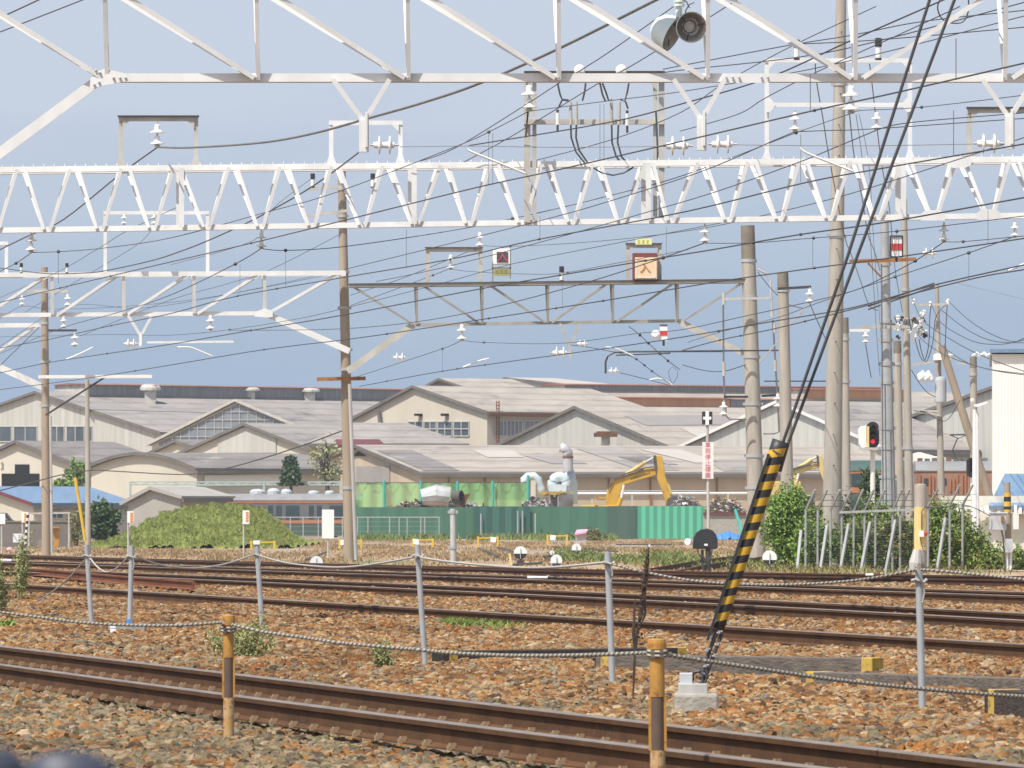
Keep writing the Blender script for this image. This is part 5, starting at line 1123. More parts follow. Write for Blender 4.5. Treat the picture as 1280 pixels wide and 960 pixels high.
for pts in ([(713.5, 156), (714, 172), (720, 190), (731, 204)], [(720.5, 156), (720, 172), (724, 188), (735, 204)], [(764.5, 156), (765, 178), (770, 195), (776, 203)], [(773, 156), (772, 178), (777, 196), (784, 204)],
            [(697, 104), (700, 118), (703, 125), (711, 126)], [(732, 104), (731, 114), (728, 126)], [(750, 104), (753, 118), (757, 127)], [(753, 104), (757, 114), (761, 126), (765, 124)], [(786, 104), (784, 116), (781, 127), (775, 124)], [(711, 125), (703, 124), (698, 135)], [(782, 127), (785, 136)],
            [(742, 210), (752, 216), (766, 219), (780, 216), (792, 209)], [(820, 140), (821, 160), (822, 190), (822, 204)], [(660, 140), (658, 160), (657, 172)]): MB().path(pxp(pts, 122.2), .018, n=6).build('cable', 'wire', sf)
dk = MB()
for u, v in ((727, 88), (779, 88)): dk.lathe([(.06, -.1), (.11, -.04), (.115, .0), (.09, .03), (.05, .05), (.04, .12)], W(u - 2, v, 122.3), (.35, -.9, 0), n=18)
dk.build('disc_insulator', 'porcelain', sf)
sa = MB()
for u, v0, v1 in ((697, 137, 156), (784, 138, 157)): sa.tube(W(u, v0 + 4, 122.2), W(u, v1, 122.2), .035, n=8)
sa.build('surge_arrester', 'porcelain', sf)
sa = MB()
for u, v0, v1 in ((697, 137, 156), (784, 138, 157)): sa.tube(W(u, v0, 122.2), W(u, v0 + 4.5, 122.2), .026, n=8).tube(W(u, v1, 122.2), W(u, v1 + 9, 122.2), .022, n=8)
sa.build('arrester_cap', 'dark_steel', sf)

# ------------------------------------------------------------------ far gantries
def truss(g, Y, top, bot, us, diag, m, w, ext=None):
    (ut0, vt0), (ut1, vt1) = top; (ub0, vb0), (ub1, vb1) = bot
    vt = lambda u: vt0 + (vt1 - vt0) * (u - ut0) / (ut1 - ut0); vb = lambda u: vb0 + (vb1 - vb0) * (u - ub0) / (ub1 - ub0)
    for dy in (-.35, .35): MB().angle(W(ut0, vt0, Y) + Vector((0, dy, 0)), W(ut1, vt1, Y) + Vector((0, dy, 0)), w, .02).build('top_chord', m, g)
    MB().angle(W(ub0, vb0, Y), W(ub1, vb1, Y), w * .9, .02, fl=-1).build('bottom_chord', m, g)
    for u in us:
        for dy in (-.33, .33): MB().angle(W(u, vb(u), Y) + Vector((0, dy * .1 - .03, 0)), W(u - (2 if dy > 0 else 0), vt(u), Y) + Vector((0, dy, 0)), w * .75, .012).build('vertical', m, g)
    for a, b in diag:
        for dy in (-.33, .33): MB().angle(W(a, vb(a), Y) + Vector((0, dy * .1 - .05, 0)), W(b, vt(b), Y) + Vector((0, dy, 0)), w * .62, .012).build('diagonal', m, g)
    MB().bar(W(ut0, vt0 - 2.2, Y), W(ut1, vt1 - 2.2, Y), .35 if m == 'white_paint' else .8, .02).build('top_batten', 'dark_steel' if m != 'white_paint' else 'wire_grey', g)
g3 = gantry('white gantry at left whose chord runs into the brown concrete pole', (XZ(200, T3), T3, 0))
truss(g3, T3, ((-160, 345), (432, 341.5)), ((-160, 395), (334, 391.5)), [-112, -24, 65.5, 155, 243, 331], [(-108, -34), (-18, 60), (73, 148), (160, 236), (247, 325), (336, 424)], 'white_paint', .15)
MB().angle(W(332, 392, T3), W(437, 439, T3), .20, .03).build('knee_brace', 'white_paint', g3); MB().pxprism([(318, 395.5), (318, 390), (330, 386), (341, 388), (341, 396), (335, 397)], T3 - .12, .02).build('gusset_plate', 'white_paint', g3)
vbracket(g3, T3, (176, 420), (160, 394), (190, 394), .09, 'white_paint', bs=.34); MB().bar(W(184, 428, T3 - .1), W(292, 427, T3 - .1), .06, .07).build('pull_off_arm', 'white_paint', g3)
portal(g3, 131.5, 259.5, 266, 341, 341, T3 - .2, .11, 'white_paint', knee=False); portal(g3, -60, 8, 304, 343, 343, T3 - .2, .11, 'white_paint', knee=False)
MB().tube((XZ(-170, T3), T3, -.1), W(-170, 250, T3), .2, .15, 14).build('mast', 'concrete', g3)
g4 = gantry('weathered grey gantry spanning between the brown pole and the stout mast', (XZ(690, T3), T3, 0))
truss(g4, T3 - .1, ((436, 357.5), (938, 351.5)), ((516, 406), (850, 401)), [521, 603, 685, 766, 847], [(517, 440), (600, 528), (682, 611), (690, 760), (771, 844), (855, 931)], 'grey_paint', .11)
MB().angle(W(518, 405, T3 - .1), W(434, 464, T3 - .1), .22, .03).build('knee_brace', 'aged_steel', g4); MB().angle(W(849, 402, T3 - .1), W(940, 447, T3 - .1), .20, .03).build('knee_brace', 'aged_steel', g4)
vbracket(g4, T3 - .1, (712.5, 434), (700, 404), (725, 404), .07, 'aged_steel', box=False); MB().bar(W(712.5, 432, T3 - .15), W(713, 451, T3 - .15), .06, .06).build('drop_post', 'aged_steel', g4)
fo = portal(g4, 534.5, 600.5, 312.5, 353, 353, T3 - .1, .13, 'aged_steel', dark_top=True)
portal(g4, 785, 824.5, 307.5, 352, 352, T3 - .1, .13, 'aged_steel', dark_top=True)
g5 = gantry('farther white gantry end bracketed to the slim pole at the left edge', (XZ(-60, 241), 241, 0))
truss(g5, 240.6, ((-260, 409), (50, 406.5)), ((-260, 452), (-20, 448)), [-180, -100, -22], [(-95, -30), (-15, 47)], 'white_paint', .15)
MB().angle(W(-22, 449, 240.6), W(60, 487, 240.6), .24, .03).build('knee_brace', 'white_paint', g5)
cn = MB().path(pxp([(757, 467), (757, 452), (760, 445), (768, 440.5), (790, 439.5), (905, 439)], T3 + 6), .034, n=6).tube(W(770, 444, T3 + 6), W(838, 441.5, T3 + 6), .025, n=5)
tag(cn.build('cantilever_arm', 'dark_steel'), 'dark curved cantilever arm hooked left of the stout gantry mast', 'cantilever arm')

# ------------------------------------------------------------------ insulators
INS = MB(); 
def disc_prof(): return [(.045, 0), (.05, .04), (.14, .055), (.15, .075), (.06, .10), (.05, .16)]
def ins_proto(kind):
    mb = MB()
    if kind == 'v':      # string of two discs, hanging, unit height 1 downwards
        mb.tube((0, 0, 0), (0, 0, -1), .035, n=6, mi=1)
        for z in (-.42, -.86): mb.lathe([(.08, .30), (.11, .24), (.11, .10), (.17, .05), (.27, .02), (.28, -.03), (.12, -.05)], (0, 0, z), n=14)
        mb.lathe([(.09, 0), (.13, -.05), (.09, -.10)], (0, 0, -.92), n=8, mi=1)
    elif kind == 'p':    # post insulator with dark cap, standing, unit height 1 upwards
        mb.lathe([(.13, 0), (.14, .1), (.14, .55), (.12, .6)], n=12); mb.lathe([(.17, .58), (.17, .98), (.1, 1.0)], n=12, mi=1); mb.lathe([(.16, -.06), (.16, .03)], n=10, mi=1)
    else:                # horizontal string along +x
        mb.tube((0, 0, 0), (1, 0, 0), .04, n=6, mi=1)
        for x in (.30, .66): mb.lathe([(.10, -.18), (.12, -.03), (.31, .0), (.32, .04), (.12, .08), (.09, .18)], (x, 0, 0), (1, 0, 0), n=14)
    return mb
PROTO = {}
def insul(kind, u, v0, v1, Y, label, tilt=0.0):
    if kind == 'h': p = W(u, (v0 + v1) / 2, Y); L_ = v1
    nm = {'v': 'suspension_insulator', 'p': 'post_insulator', 'h': 'strain_insulator'}[kind]
    if kind == 'h': base = W(u, v0, Y); sc = v1 * Y / F
    elif kind == 'v': base = W(u, v0, Y); sc = (v1 - v0) * Y / F
    else: base = W(u, v1, Y); sc = (v1 - v0) * Y / F
    if kind not in PROTO:
        o = ins_proto(kind).build(nm, ['porcelain', 'aged_steel' if kind != 'p' else 'black_board'], base=(0, 0, 0)); PROTO[kind] = o
    else: o = PROTO[kind].copy(); COL.objects.link(o)
    o.location = base - Vector((0, .12, 0)); o.scale = (sc, sc, sc); o.rotation_euler = (0, tilt, 0)
    tag(o, label, 'insulator', 'porcelain insulators on the gantries'); return o
for a in [('v', 197, 152, 184, 125, 'white disc insulator hanging inside the grey portal frame at upper left'),
 ('v', 39.5, 290, 315.5, 125.4, 'white disc insulator hanging below the W lattice girder near the left edge'),
 ('v', 327, 287, 311, 124.4, 'white disc insulator below the W lattice girder left of the brown pole'),
 ('v', 661.5, 103, 139, 122.2, 'large white disc insulator on the left leg of the tall grey support frame'),
 ('v', 1063.5, 103, 142, 121.2, 'large white disc insulator hanging in front of the tallest pole'),
 ('v', 993.5, 138, 165, 121.4, 'tilted disc insulator below the middle bar of the white frame, left one'),
 ('v', 1095.5, 138, 163, 121.4, 'tilted disc insulator below the middle bar of the white frame, right one'),
 ('v', 600, 288, 309, 207, 'white disc insulator just above the grey portal left of the illuminated sign'),
 ('v', 881, 280, 304, 122, 'white disc insulator under the girder left of the stout mast top'),
 ('v', 563.5, 316, 337, 207, 'small disc insulator inside the grey portal on the grey gantry'),
 ('v', 577.5, 403, 426, 207, 'white disc insulator hanging under the grey gantry bottom chord'),
 ('v', 1179.5, 278, 303, 121, 'white disc insulator under the girder right of the red striped board'),
 ('v', 1268, 276, 297, 121, 'tilted disc insulator under the girder at the right edge'),
 ('v', 85, 366, 383, 239, 'small disc insulator on the right tip of the slim pole cross arm'),
 ('v', 28, 368, 382, 239, 'small disc insulator on the left of the slim pole cross arm'),
 ('v', 80, 394, 410, 207, 'white disc insulator under the white gantry just right of the slim pole'),
 ('v', 94, 414, 433, 239, 'disc insulator hanging from the short dark arm of the slim pole'),
 ('v', 155.5, 266, 281, 207, 'disc insulator under the white portal at left, left one of two'),
 ('v', 193, 266, 281, 207, 'disc insulator under the white portal at left, right one of two'),
 ('v', 263.5, 392, 413, 207, 'white disc insulator slanting under the white gantry near its corner'),
 ('v', 1012, 359, 379, 195, 'disc insulator on the dark arm of the bare capped mast'),
 ('v', 1082, 413, 429, 213, 'disc insulator hanging beside the clamped steel pole'),
 ('v', 904.5, 500, 520, 206, 'grey hanging insulator string left of the stout mast'),
 ('v', 972, 490, 510, 206, 'little insulator hanging right of the stout mast'),
 ('p', 27, 329, 341, 207, 'black capped white post insulator on the white gantry, left one'),
 ('p', 84, 329, 341, 207, 'black capped white post insulator on the white gantry, right one'),
 ('p', 391, 217, 234, 207, 'black capped post insulator behind the girder left of the brown pole top'),
 ('p', 466, 217, 234, 207, 'black capped post insulator behind the girder right of the brown pole top'),
 ('p', 995.5, 50, 74, 121.4, 'black capped post insulator on the white frame, partly behind a diagonal'),
 ('p', 1097.5, 48, 74, 121.4, 'black capped post insulator on the white frame right of the tallest pole'),
 ('p', 702, 333, 351, 207, 'small pale post insulator on the grey gantry between the two signs'),
 ('h', 463, 182, 36, 81.5, 'horizontal two disc insulator on the left drop bracket of the nearest gantry'),
 ('h', 885, 181, 36, 81.5, 'horizontal two disc insulator right of the middle drop bracket'),
 ('h', 828, 183, 38, 81.4, 'horizontal two disc insulator left of the middle drop bracket'),
 ('h', 1216, 180, 38, 81.5, 'horizontal two disc insulator left of the right hand drop bracket'),
 ('h', 154, 430, 20, 207, 'small horizontal insulator left of the white gantry drop bracket'),
 ('h', 490, 447, 19, 207, 'small horizontal insulator in the open sky right of the brown pole'),
 ('h', 688, 441, 24, 207, 'horizontal insulator left of the grey drop bracket'),
 ('h', 720, 430, 16, 207, 'small horizontal insulator right of the grey drop bracket'),
 ('h', 759, 464, 16, 212, 'small horizontal insulator at the curved cantilever arm'),
 ('h', 1150, 317, 22, 150, 'plump white section insulator in the wires right of the red striped board')]: insul(*a)
pass
# ------------------------------------------------------------------ overhead wires: Y at both ends from a wire height, depth runs along the track
def zY(z, v): return F * (z - H) / (HV - v)
def wire(label, pts, Y0, Y1, r=.011, m='wire', name='overhead_wire', group='overhead wires', balls=(), cat='wire', bs=1.0):
    r *= .88
    us = np.array([p[0] for p in pts], float); d = np.concatenate([[0], np.cumsum(np.hypot(np.diff(us), np.diff([p[1] for p in pts])))]); d /= d[-1]
    P = []
    vs = np.array([p[1] for p in pts], float)
    for i in range(len(pts) - 1):
        for q in range(5):
            t = q / 5; p0, p1, p2, p3 = [np.array(pts[max(0, min(len(pts) - 1, i + j))], float) for j in (-1, 0, 1, 2)]
            c = .5 * ((2 * p1) + (-p0 + p2) * t + (2 * p0 - 5 * p1 + 4 * p2 - p3) * t * t + (-p0 + 3 * p1 - 3 * p2 + p3) * t ** 3) if len(pts) > 2 else p1 + (p2 - p1) * t
            s = d[i] + (d[i + 1] - d[i]) * t; P.append(W(c[0], c[1], 1 / (1 / Y0 + (1 / Y1 - 1 / Y0) * s)))
    P.append(W(*pts[-1], Y1)); mb = MB().path(P, r, n=6)
    for b in balls:
        j = min(range(len(P)), key=lambda i: abs(P[i].x * F / P[i].y + CU - b)); q = P[j]
        mb.lathe([(r, -r * 4 * bs), (r * 3.4 * bs, -r * 2.4 * bs), (r * 3.8 * bs, 0), (r * 3.4 * bs, r * 2.4 * bs), (r, r * 4 * bs)], q, (1, 0, .1), n=8)
    o = mb.build(name, m); return tag(o, label, cat, group)
def ex(pts, l=None, r=None):
    pts = list(pts)
    if l is not None: (a, b), (c, d_) = pts[0], pts[1]; pts = [(l, b + (d_ - b) * (l - a) / (c - a))] + pts
    if r is not None: (a, b), (c, d_) = pts[-2], pts[-1]; pts = pts + [(r, d_ + (d_ - b) * (r - c) / (c - a))]
    return pts
def cw(label, pts, z0, z1=None, **k):
    k.setdefault('bs', .55); z1 = z1 or z0; return wire(label, pts, zY(z0, pts[0][1]), zY(z1, pts[-1][1]), **k)
# contact wires, rising from far left to near right
cw('black contact wire rising from mid left through the near gantry to upper right', ex([(0, 378), (75, 360), (185, 334), (314, 304), (428, 276), (593, 235), (694, 213), (855, 176), (1018, 138), (1119, 116), (1280, 79)], -90, 1370), 5.3, r=.009, balls=(75, 133, 316, 1018))
cw('contact wire crossing just below the W girder in the middle of the view', ex([(0, 435), (62, 424), (139, 407), (213, 392), (297, 370), (428, 347), (563, 324), (674, 299), (855, 265), (1008, 228), (1105, 210), (1280, 180)], -90, 1370), 5.3, r=.010, balls=(139, 297, 357, 563, 674))
cw('contact wire passing in front of the two square signs on the grey gantry', ex([(0, 466), (62, 453), (134, 442), (215, 430), (314, 413), (428, 394), (606, 360), (700, 344), (829, 322), (891, 312), (1001, 293), (1112, 277), (1280, 247)], -90, 1370), 5.3, r=.012, balls=(134, 314, 712, 797, 1001))
cw('contact wire running along the bottom chord of the grey gantry', ex([(0, 487), (64, 479), (141, 468), (215, 456), (330, 437), (428, 425), (500, 415), (611, 398), (754, 376), (898, 352), (1018, 335), (1130, 320), (1280, 298)], -90, 1370), 5.3, r=.012, balls=(167, 330, 482, 611, 681, 754, 1018))
cw('contact wire starting beside the brown pole low over the roofs', ex([(449, 483), (553, 464), (643, 451), (754, 436), (855, 421), (964, 402), (1068, 384), (1169, 356), (1280, 331)], None, 1370), 5.3, r=.013, balls=(492, 553, 579, 605, 888))
cw('lowest contact wire at right passing behind the tall poles', ex([(853, 438), (900, 425), (972, 410), (1068, 386), (1213, 349), (1280, 337)], None, 1370), 5.3, r=.013, balls=(900, 933, 1012))
# messengers
MS = 'overhead wires'
wire('messenger wire climbing left to right from the girder insulator to the tall grey frame', [(40, 315.5), (73, 314.5), (130, 310), (215, 297), (330, 266), (423, 239.5), (570, 183), (611, 165), (661, 139)], 125.3, 122.2, .010, balls=(73, 611))
wire('messenger wire from the tall grey frame rising to the upper right corner', ex([(662, 139), (761, 126), (855, 114), (1011, 87), (1139, 57), (1280, 20)], None, 1340), 122.2, 92, .009)
cw('black feeder wire climbing through the white frame to the top edge', ex([(586, 182), (761, 153), (855, 129), (961, 97), (1065, 50), (1179, 0)], None, 1230), 7.6, 8.2, r=.012)
wire('thin grey span wire stretched level between the drop brackets', [(500, 183.5), (586, 182.5), (700, 184), (828, 183)], 81.4, 81.4, .006, 'wire_grey'); wire('thin grey span wire stretched level right of the middle drop bracket', [(920, 181), (1003, 182), (1100, 182), (1216, 180)], 81.4, 81.4, .006, 'wire_grey')
wire('messenger wire climbing to the insulator on the tallest pole', ex([(328, 311), (357, 313), (428, 308.5), (560, 289), (660, 269), (760, 245), (855, 219), (995, 166), (1063, 142)], None), 124.3, 121.2, .010, balls=(357, 637, 1001))
wire('messenger wire leaving the tallest pole insulator level to the right edge', ex([(1064, 142), (1078, 138), (1152, 134), (1280, 119)], None, 1360), 121.2, 104, .009, balls=(1152,))
cw('thin parallel wire under the messenger crossing right of the tallest pole, upper', ex([(1038, 163), (1092, 161), (1280, 148)], 995, 1360), 7.2, r=.009); cw('thin wire leaving the right disc insulator of the white frame', ex([(1097, 162), (1139, 153), (1280, 141)], None, 1360), 7.3, r=.009)
wire('steep wire crossing the W girder left of the tall grey frame, upper', [(519, 203), (569, 185), (657, 131), (694, 107), (760, 66), (870, -12)], 130, 104, .010); wire('steep wire crossing the W girder left of the tall grey frame, lower', [(560, 213), (640, 170), (745, 106), (800, 76), (940, -12)], 128, 104, .010)
wire('thin wire from below the near chord to the left frame insulator', [(850, 164), (922, 143), (954, 124), (1000, 100), (1060, 72), (1120, 45), (1200, 8)], 128, 100, .010); wire('thin wire slanting up behind the loudspeakers', [(640, 208), (760, 176), (850, 141), (905, 104), (989, 58), (1095, 8)], 128, 108, .009)
cw('upper thin feeder wire at top right, nearly level', ex([(829, 86.5), (857, 81), (984, 57), (1065, 44), (1152, 27), (1280, 13)], None, 1360), 9.0, r=.010); cw('second thin feeder wire at top right, below the upper one', ex([(829, 91), (857, 87), (994, 72), (1095, 52), (1280, 3)], None, 1330), 8.8, r=.010); cw('third thin wire at top right meeting the right frame insulator', ex([(998, 55), (1095, 50), (1280, 34)], None, 1360), 8.6, r=.010)
cw('wire dropping from the left disc insulator of the white frame to lower left', [(993, 165), (962, 178), (908, 202), (855, 222), (760, 252), (690, 272), (560, 305), (430, 337)], 7.1, 6.9, r=.009)
cw('wire dropping from the right disc insulator of the white frame to lower left', [(1095, 163), (1040, 186), (998, 203), (900, 238), (820, 262), (700, 296), (560, 333), (470, 352)], 7.1, 6.9, r=.009)
wire('messenger wire from the small portal insulator dropping to the left', [(438, 369), (500, 349), (562, 324), (599.5, 309)], 222, 207, .012); wire('messenger wire sagging right from the small portal insulator across the signs', ex([(603, 307), (638, 308), (715, 304), (794, 297), (881, 285), (960, 268), (1060, 243), (1180, 205), (1280, 172)], None, 1360), 206, 96, .010, balls=(637,))
wire('wire from the inner portal insulator dropping to the left', [(438, 382), (499, 360), (562, 336)], 222, 207, .012, balls=(540,)); wire('level wire leaving the inner portal insulator past the yellow plate', [(563, 336), (584, 339), (638, 342), (698, 342), (760, 331), (860, 312)], 207, 160, .010, balls=(712,))
wire('messenger wire rising across the grey gantry to the girder insulator', [(287, 413), (428, 411), (536, 400), (633, 380), (747, 349), (829, 322), (880, 304)], 215, 122, .012, balls=(829,)); wire('level wire running right from the girder insulator past the mast top', ex([(882, 304), (942, 303.5), (1017, 297.5), (1121, 289), (1280, 270)], None, 1360), 122, 105, .009, balls=(942, 1017, 1121))
wire('messenger rising to the insulator under the grey gantry chord', [(426, 478), (449, 470), (553, 436), (577, 425)], 236, 207, .012, balls=(551,)); wire('messenger sagging from the grey gantry to the insulator by the red striped board', [(578, 425), (605, 428), (704, 429), (795, 417), (853, 412), (932, 395), (1000, 380), (1065, 364), (1102, 348), (1144, 326), (1179, 303)], 207, 121, .011, balls=(605, 1148))
wire('short level wire right of the red striped board insulator', ex([(1180, 302), (1204, 302), (1280, 295)], None, 1360), 121, 115, .009, balls=(1204,)); wire('messenger rising past the capped masts to the right edge insulator', ex([(860, 428), (900, 415), (972, 397), (1024, 378), (1119, 346), (1211, 316), (1267, 296)], None), 205, 121, .011, balls=(1119, 1211))
wire('faint wire crossing the white gantry knee brace', [(0, 421), (62, 420), (139, 418), (213, 419), (287, 412), (364, 400), (428, 386), (560, 352), (640, 330), (760, 306), (915, 276)], 245, 150, .010, balls=(287,))
wire('thick black feeder sagging over the white gantry then climbing to the near bracket', ex([(0, 335), (59, 342), (109, 341), (134, 338), (185, 327), (215, 318), (257, 302), (314, 276), (371, 245), (408, 221), (448, 191)], -90), 215, 120, .016)
wire('wire climbing from the slim pole insulator to the girder insulator', [(0, 442), (80, 409), (146, 391), (215, 368), (294, 330), (326, 311)], 250, 124.5, .011, balls=(294,)); wire('thin steep wire behind the white portal, left of two', [(0, 372), (74, 339), (124, 310), (160, 288), (230, 255)], 235, 150, .009); wire('thin steep wire behind the white portal, right of two', [(30, 391), (117, 339), (174, 304), (193, 282)], 230, 207, .009)
wire('thin steep wire rising to the brown pole from the white gantry', [(100, 420), (213, 375), (280, 356), (338, 337), (423, 294)], 240, 209, .010); wire('wire rising along the girder to the post insulator left of the brown pole', [(213, 331), (318, 300), (340, 262), (391, 222)], 209, 207, .009)
wire('left wire from the girder insulator slanting down to the left edge', ex([(0, 339), (20, 329), (39, 316)], -90), 160, 125.4, .010, balls=(20,)); wire('thin wire passing low behind the slim pole arms', ex([(0, 398), (28, 383), (62, 386), (140, 384), (260, 372), (428, 340)], -60), 245, 210, .009); wire('faint level wire behind the white gantry at left', ex([(0, 433), (85, 383), (180, 385), (300, 365), (428, 337)], -40), 245, 210, .009)
wire('stay wire dropping from the slim pole to the left edge', [(49, 409), (2, 455), (-40, 497)], 239, 239, .018); wire('dark drooping cable across the factory sheds to the brown pole', ex([(40, 603), (75, 594), (114, 588), (144, 589), (235, 593), (289, 584), (363, 562), (432, 537)], -60), 250, 209, .024)
wire('black wire at top left corner, upper of two', [(-60, 46), (0, 22), (48, 0), (90, -19)], 98, 92, .012); wire('black wire at top left corner, lower of two', [(-60, 62), (0, 40), (103, 0), (150, -19)], 98, 92, .010)
wire('thick grey insulated feeder sweeping from the grey portal up through the near gantry', [(198, 184), (240, 184.5), (330, 178), (395, 166), (460, 148), (530, 128), (600, 104), (700, 60), (820, 0), (860, -20)], 124.9, 86, .024, 'wire_grey'); wire('black wire falling from the grey portal insulator to the left edge', ex([(197, 184), (150, 218), (80, 274), (35, 295), (0, 312)], None, -80), 125, 160, .016)
# drops and cables in the right hand cluster
wire('thin drop cable hanging from the white frame, left', [(1019, 80), (1021, 104), (1029, 150), (1037, 200), (1055, 292), (1064, 318), (1076, 352), (1086, 381), (1097, 388)], 121.6, 175.4, .012, name='drop_cable'); wire('thin drop cable hanging from the big insulator of the tallest pole', [(1062, 143), (1068, 198), (1078, 250), (1085, 293), (1093, 314), (1100, 338)], 121.3, 175.4, .012, name='drop_cable')
wire('thin drop cable hanging from the white frame, right', [(1087, 80), (1090, 104), (1101, 198), (1112, 262), (1118, 330), (1128, 390)], 121.6, 205, .012, name='drop_cable'); wire('very thin drop wire left of the clamped steel pole', [(1070, 143), (1078, 200), (1088, 300), (1096, 420), (1100, 470)], 121.5, 175.3, .007, name='drop_cable'); wire('very thin second drop wire beside the clamped steel pole', [(1074, 143), (1086, 205), (1092, 300), (1103, 440)], 121.5, 175.3, .006, name='drop_cable')
RC = 'sagging distribution cables at right'
for l, p, y1 in (('topmost sagging distribution cable right of the utility pole', [(1186, 377), (1211, 400), (1240, 418), (1270, 427), (1300, 416)], 170), ('second sagging distribution cable right of the utility pole', [(1176, 387), (1209, 412), (1245, 427), (1300, 428)], 175), ('third sagging distribution cable right of the utility pole', [(1164, 380), (1177, 404), (1208, 423), (1233, 430), (1267, 428), (1300, 412)], 175),
    ('long cable falling from the switchgear in front of the white building, upper', [(1140, 372), (1154, 401), (1188, 424), (1226, 444), (1280, 464), (1320, 474)], 170), ('long cable falling from the switchgear in front of the white building, middle', [(1145, 402), (1157, 415), (1193, 444), (1225, 459), (1280, 467), (1330, 468)], 170), ('long cable falling from the switchgear in front of the white building, lower', [(1148, 410), (1151, 423), (1182, 444), (1233, 461), (1280, 468.5), (1330, 472)], 168)):
    wire(l, p, 205, y1, .014, group=RC)
wire('thin grey wire descending to the right edge above the white building', [(1190, 352), (1222, 360), (1280, 374), (1340, 388)], 212, 200, .006, 'wire_grey', group=RC)
for l, p in (('looping jumper cable between switchgear and fuses, left', [(1144, 424), (1150, 445), (1156, 450), (1161, 430), (1162, 400), (1164, 380)]), ('looping jumper cable between switchgear and fuses, right', [(1149, 424), (1152, 440), (1158, 452), (1166, 428), (1170, 396), (1183, 380)]), ('hanging cable from the right pin insulator to the white shroud', [(1184, 380), (1182, 420), (1181, 449)]), ('slack cable between the utility pole and the transformer', [(1142, 513), (1160, 517), (1176, 526), (1187, 522), (1200, 500)]), ('dark cable slanting from the slim weathered pole to the transformer', [(1139, 462), (1150, 480), (1161, 492), (1170, 496)]), ('short drop cable beside the tallest pole', [(1082, 430), (1086, 455), (1089, 472)]), ('stay cable from the capped mast insulator to the tallest pole', [(1012, 379), (1022, 402), (1036, 432)]), ('jumper loop on the capped mast', [(947, 340), (965, 362), (985, 380), (1003, 385)])):
    wire(l, p, 205, 205, .016, name='jumper_cable', group=RC)
wire('white insulated stay slanting down from the capped mast insulator', [(1010, 382), (986, 408), (968, 432), (950, 452)], 195, 206, .022, 'white_plate', name='stay_rod'); wire('slack cable sagging behind the stout mast to the left', [(853, 456), (880, 463), (905, 464), (932, 456)], 214, 207.4, .016, name='jumper_cable')
wire('black beaded wire falling from the grey gantry insulator, right', [(786, 408), (800, 419), (818, 436), (835, 451), (850, 462)], 207, 213, .014, balls=(800, 809, 826, 834)); wire('black wire from the curved cantilever to lower right', [(712, 431), (735, 434), (757, 438), (790, 446), (815, 464), (838, 480)], 207, 213, .012, balls=(797, 806, 816)); wire('short black wire beside the curved cantilever insulator', [(775, 466), (800, 472), (812, 475), (838, 482)], 212, 214, .012)
wire('thin black wire loop under the red striped disc', [(841, 458), (836, 464), (837, 472), (841, 479), (846, 472), (847, 464), (842, 459)], 208, 208, .008, name='jumper_cable')
# registration arms: pale tubes
RA = 'pale registration arms holding the contact wires'
for l, p, Y in (('white steady arm angled below the span wire, left', [(584, 186), (590, 190), (620, 202), (657, 217)], 81.6), ('white steady arm angled below the span wire, right', [(1000, 184), (1006, 190), (1035, 202), (1066, 214)], 81.6), ('pale steady arm over the far roofs right of the brown pole', [(579, 459), (596, 452), (611, 448)], 207.5), ('pale steady arm in the sky right of the slim pole', [(83, 449), (100, 442), (116, 434)], 238), ('curved pale steady arm below the white gantry', [(222, 434), (236, 434), (246, 437), (265, 445)], 207.5), ('curved white arm in front of the curved cantilever', [(757, 434), (768, 435), (783, 441), (792, 445)], 211), ('small curved white arm low beside the long roof monitor', [(812, 475), (822, 473), (830, 475), (840, 481)], 213), ('white steady arm at the right edge', [(1259, 339), (1270, 334), (1284, 328)], 100)):
    wire(l, p, Y, Y, .030 if Y > 150 else .018, 'cream_white', name='steady_arm', group=RA, cat='steady arm')
# droppers: the thin hangers between messenger and contact wire
drops = [(73, 316, 355, 118), (357, 313, 357, 140), (300, 330, 369, 150), (611, 166, 232, 112), (616, 166, 232, 112), (750, 130, 199, 108), (755, 130, 199, 108), (508, 287, 335, 128), (675, 270, 299, 118), (1013, 92, 138, 66), (1195, 48, 100, 60), (1192, 138, 196, 70), (1001, 168, 228, 95), (1016, 298, 334, 130), (1121, 290, 319, 122), (1235, 263, 304, 112), (1211, 317, 349, 128), (553, 437, 464, 205), (703, 345, 388, 170), (833, 284, 322, 140)]
dp = MB().tube((0, 0, 0), (0, 0, 1), .005, n=5).build('dropper_wire', 'wire_grey', base=(0, 0, 0)); first = True
for u, a, b, Y in drops:
    o = dp if first else dp.copy()
    if not first: COL.objects.link(o)
    first = False; o.location = W(u, b, Y); o.scale = (1, 1, (b - a) * Y / F)
    tag(o, 'hair thin vertical dropper wire hanging between two overhead wires', 'wire', 'dropper wires of the overhead line')
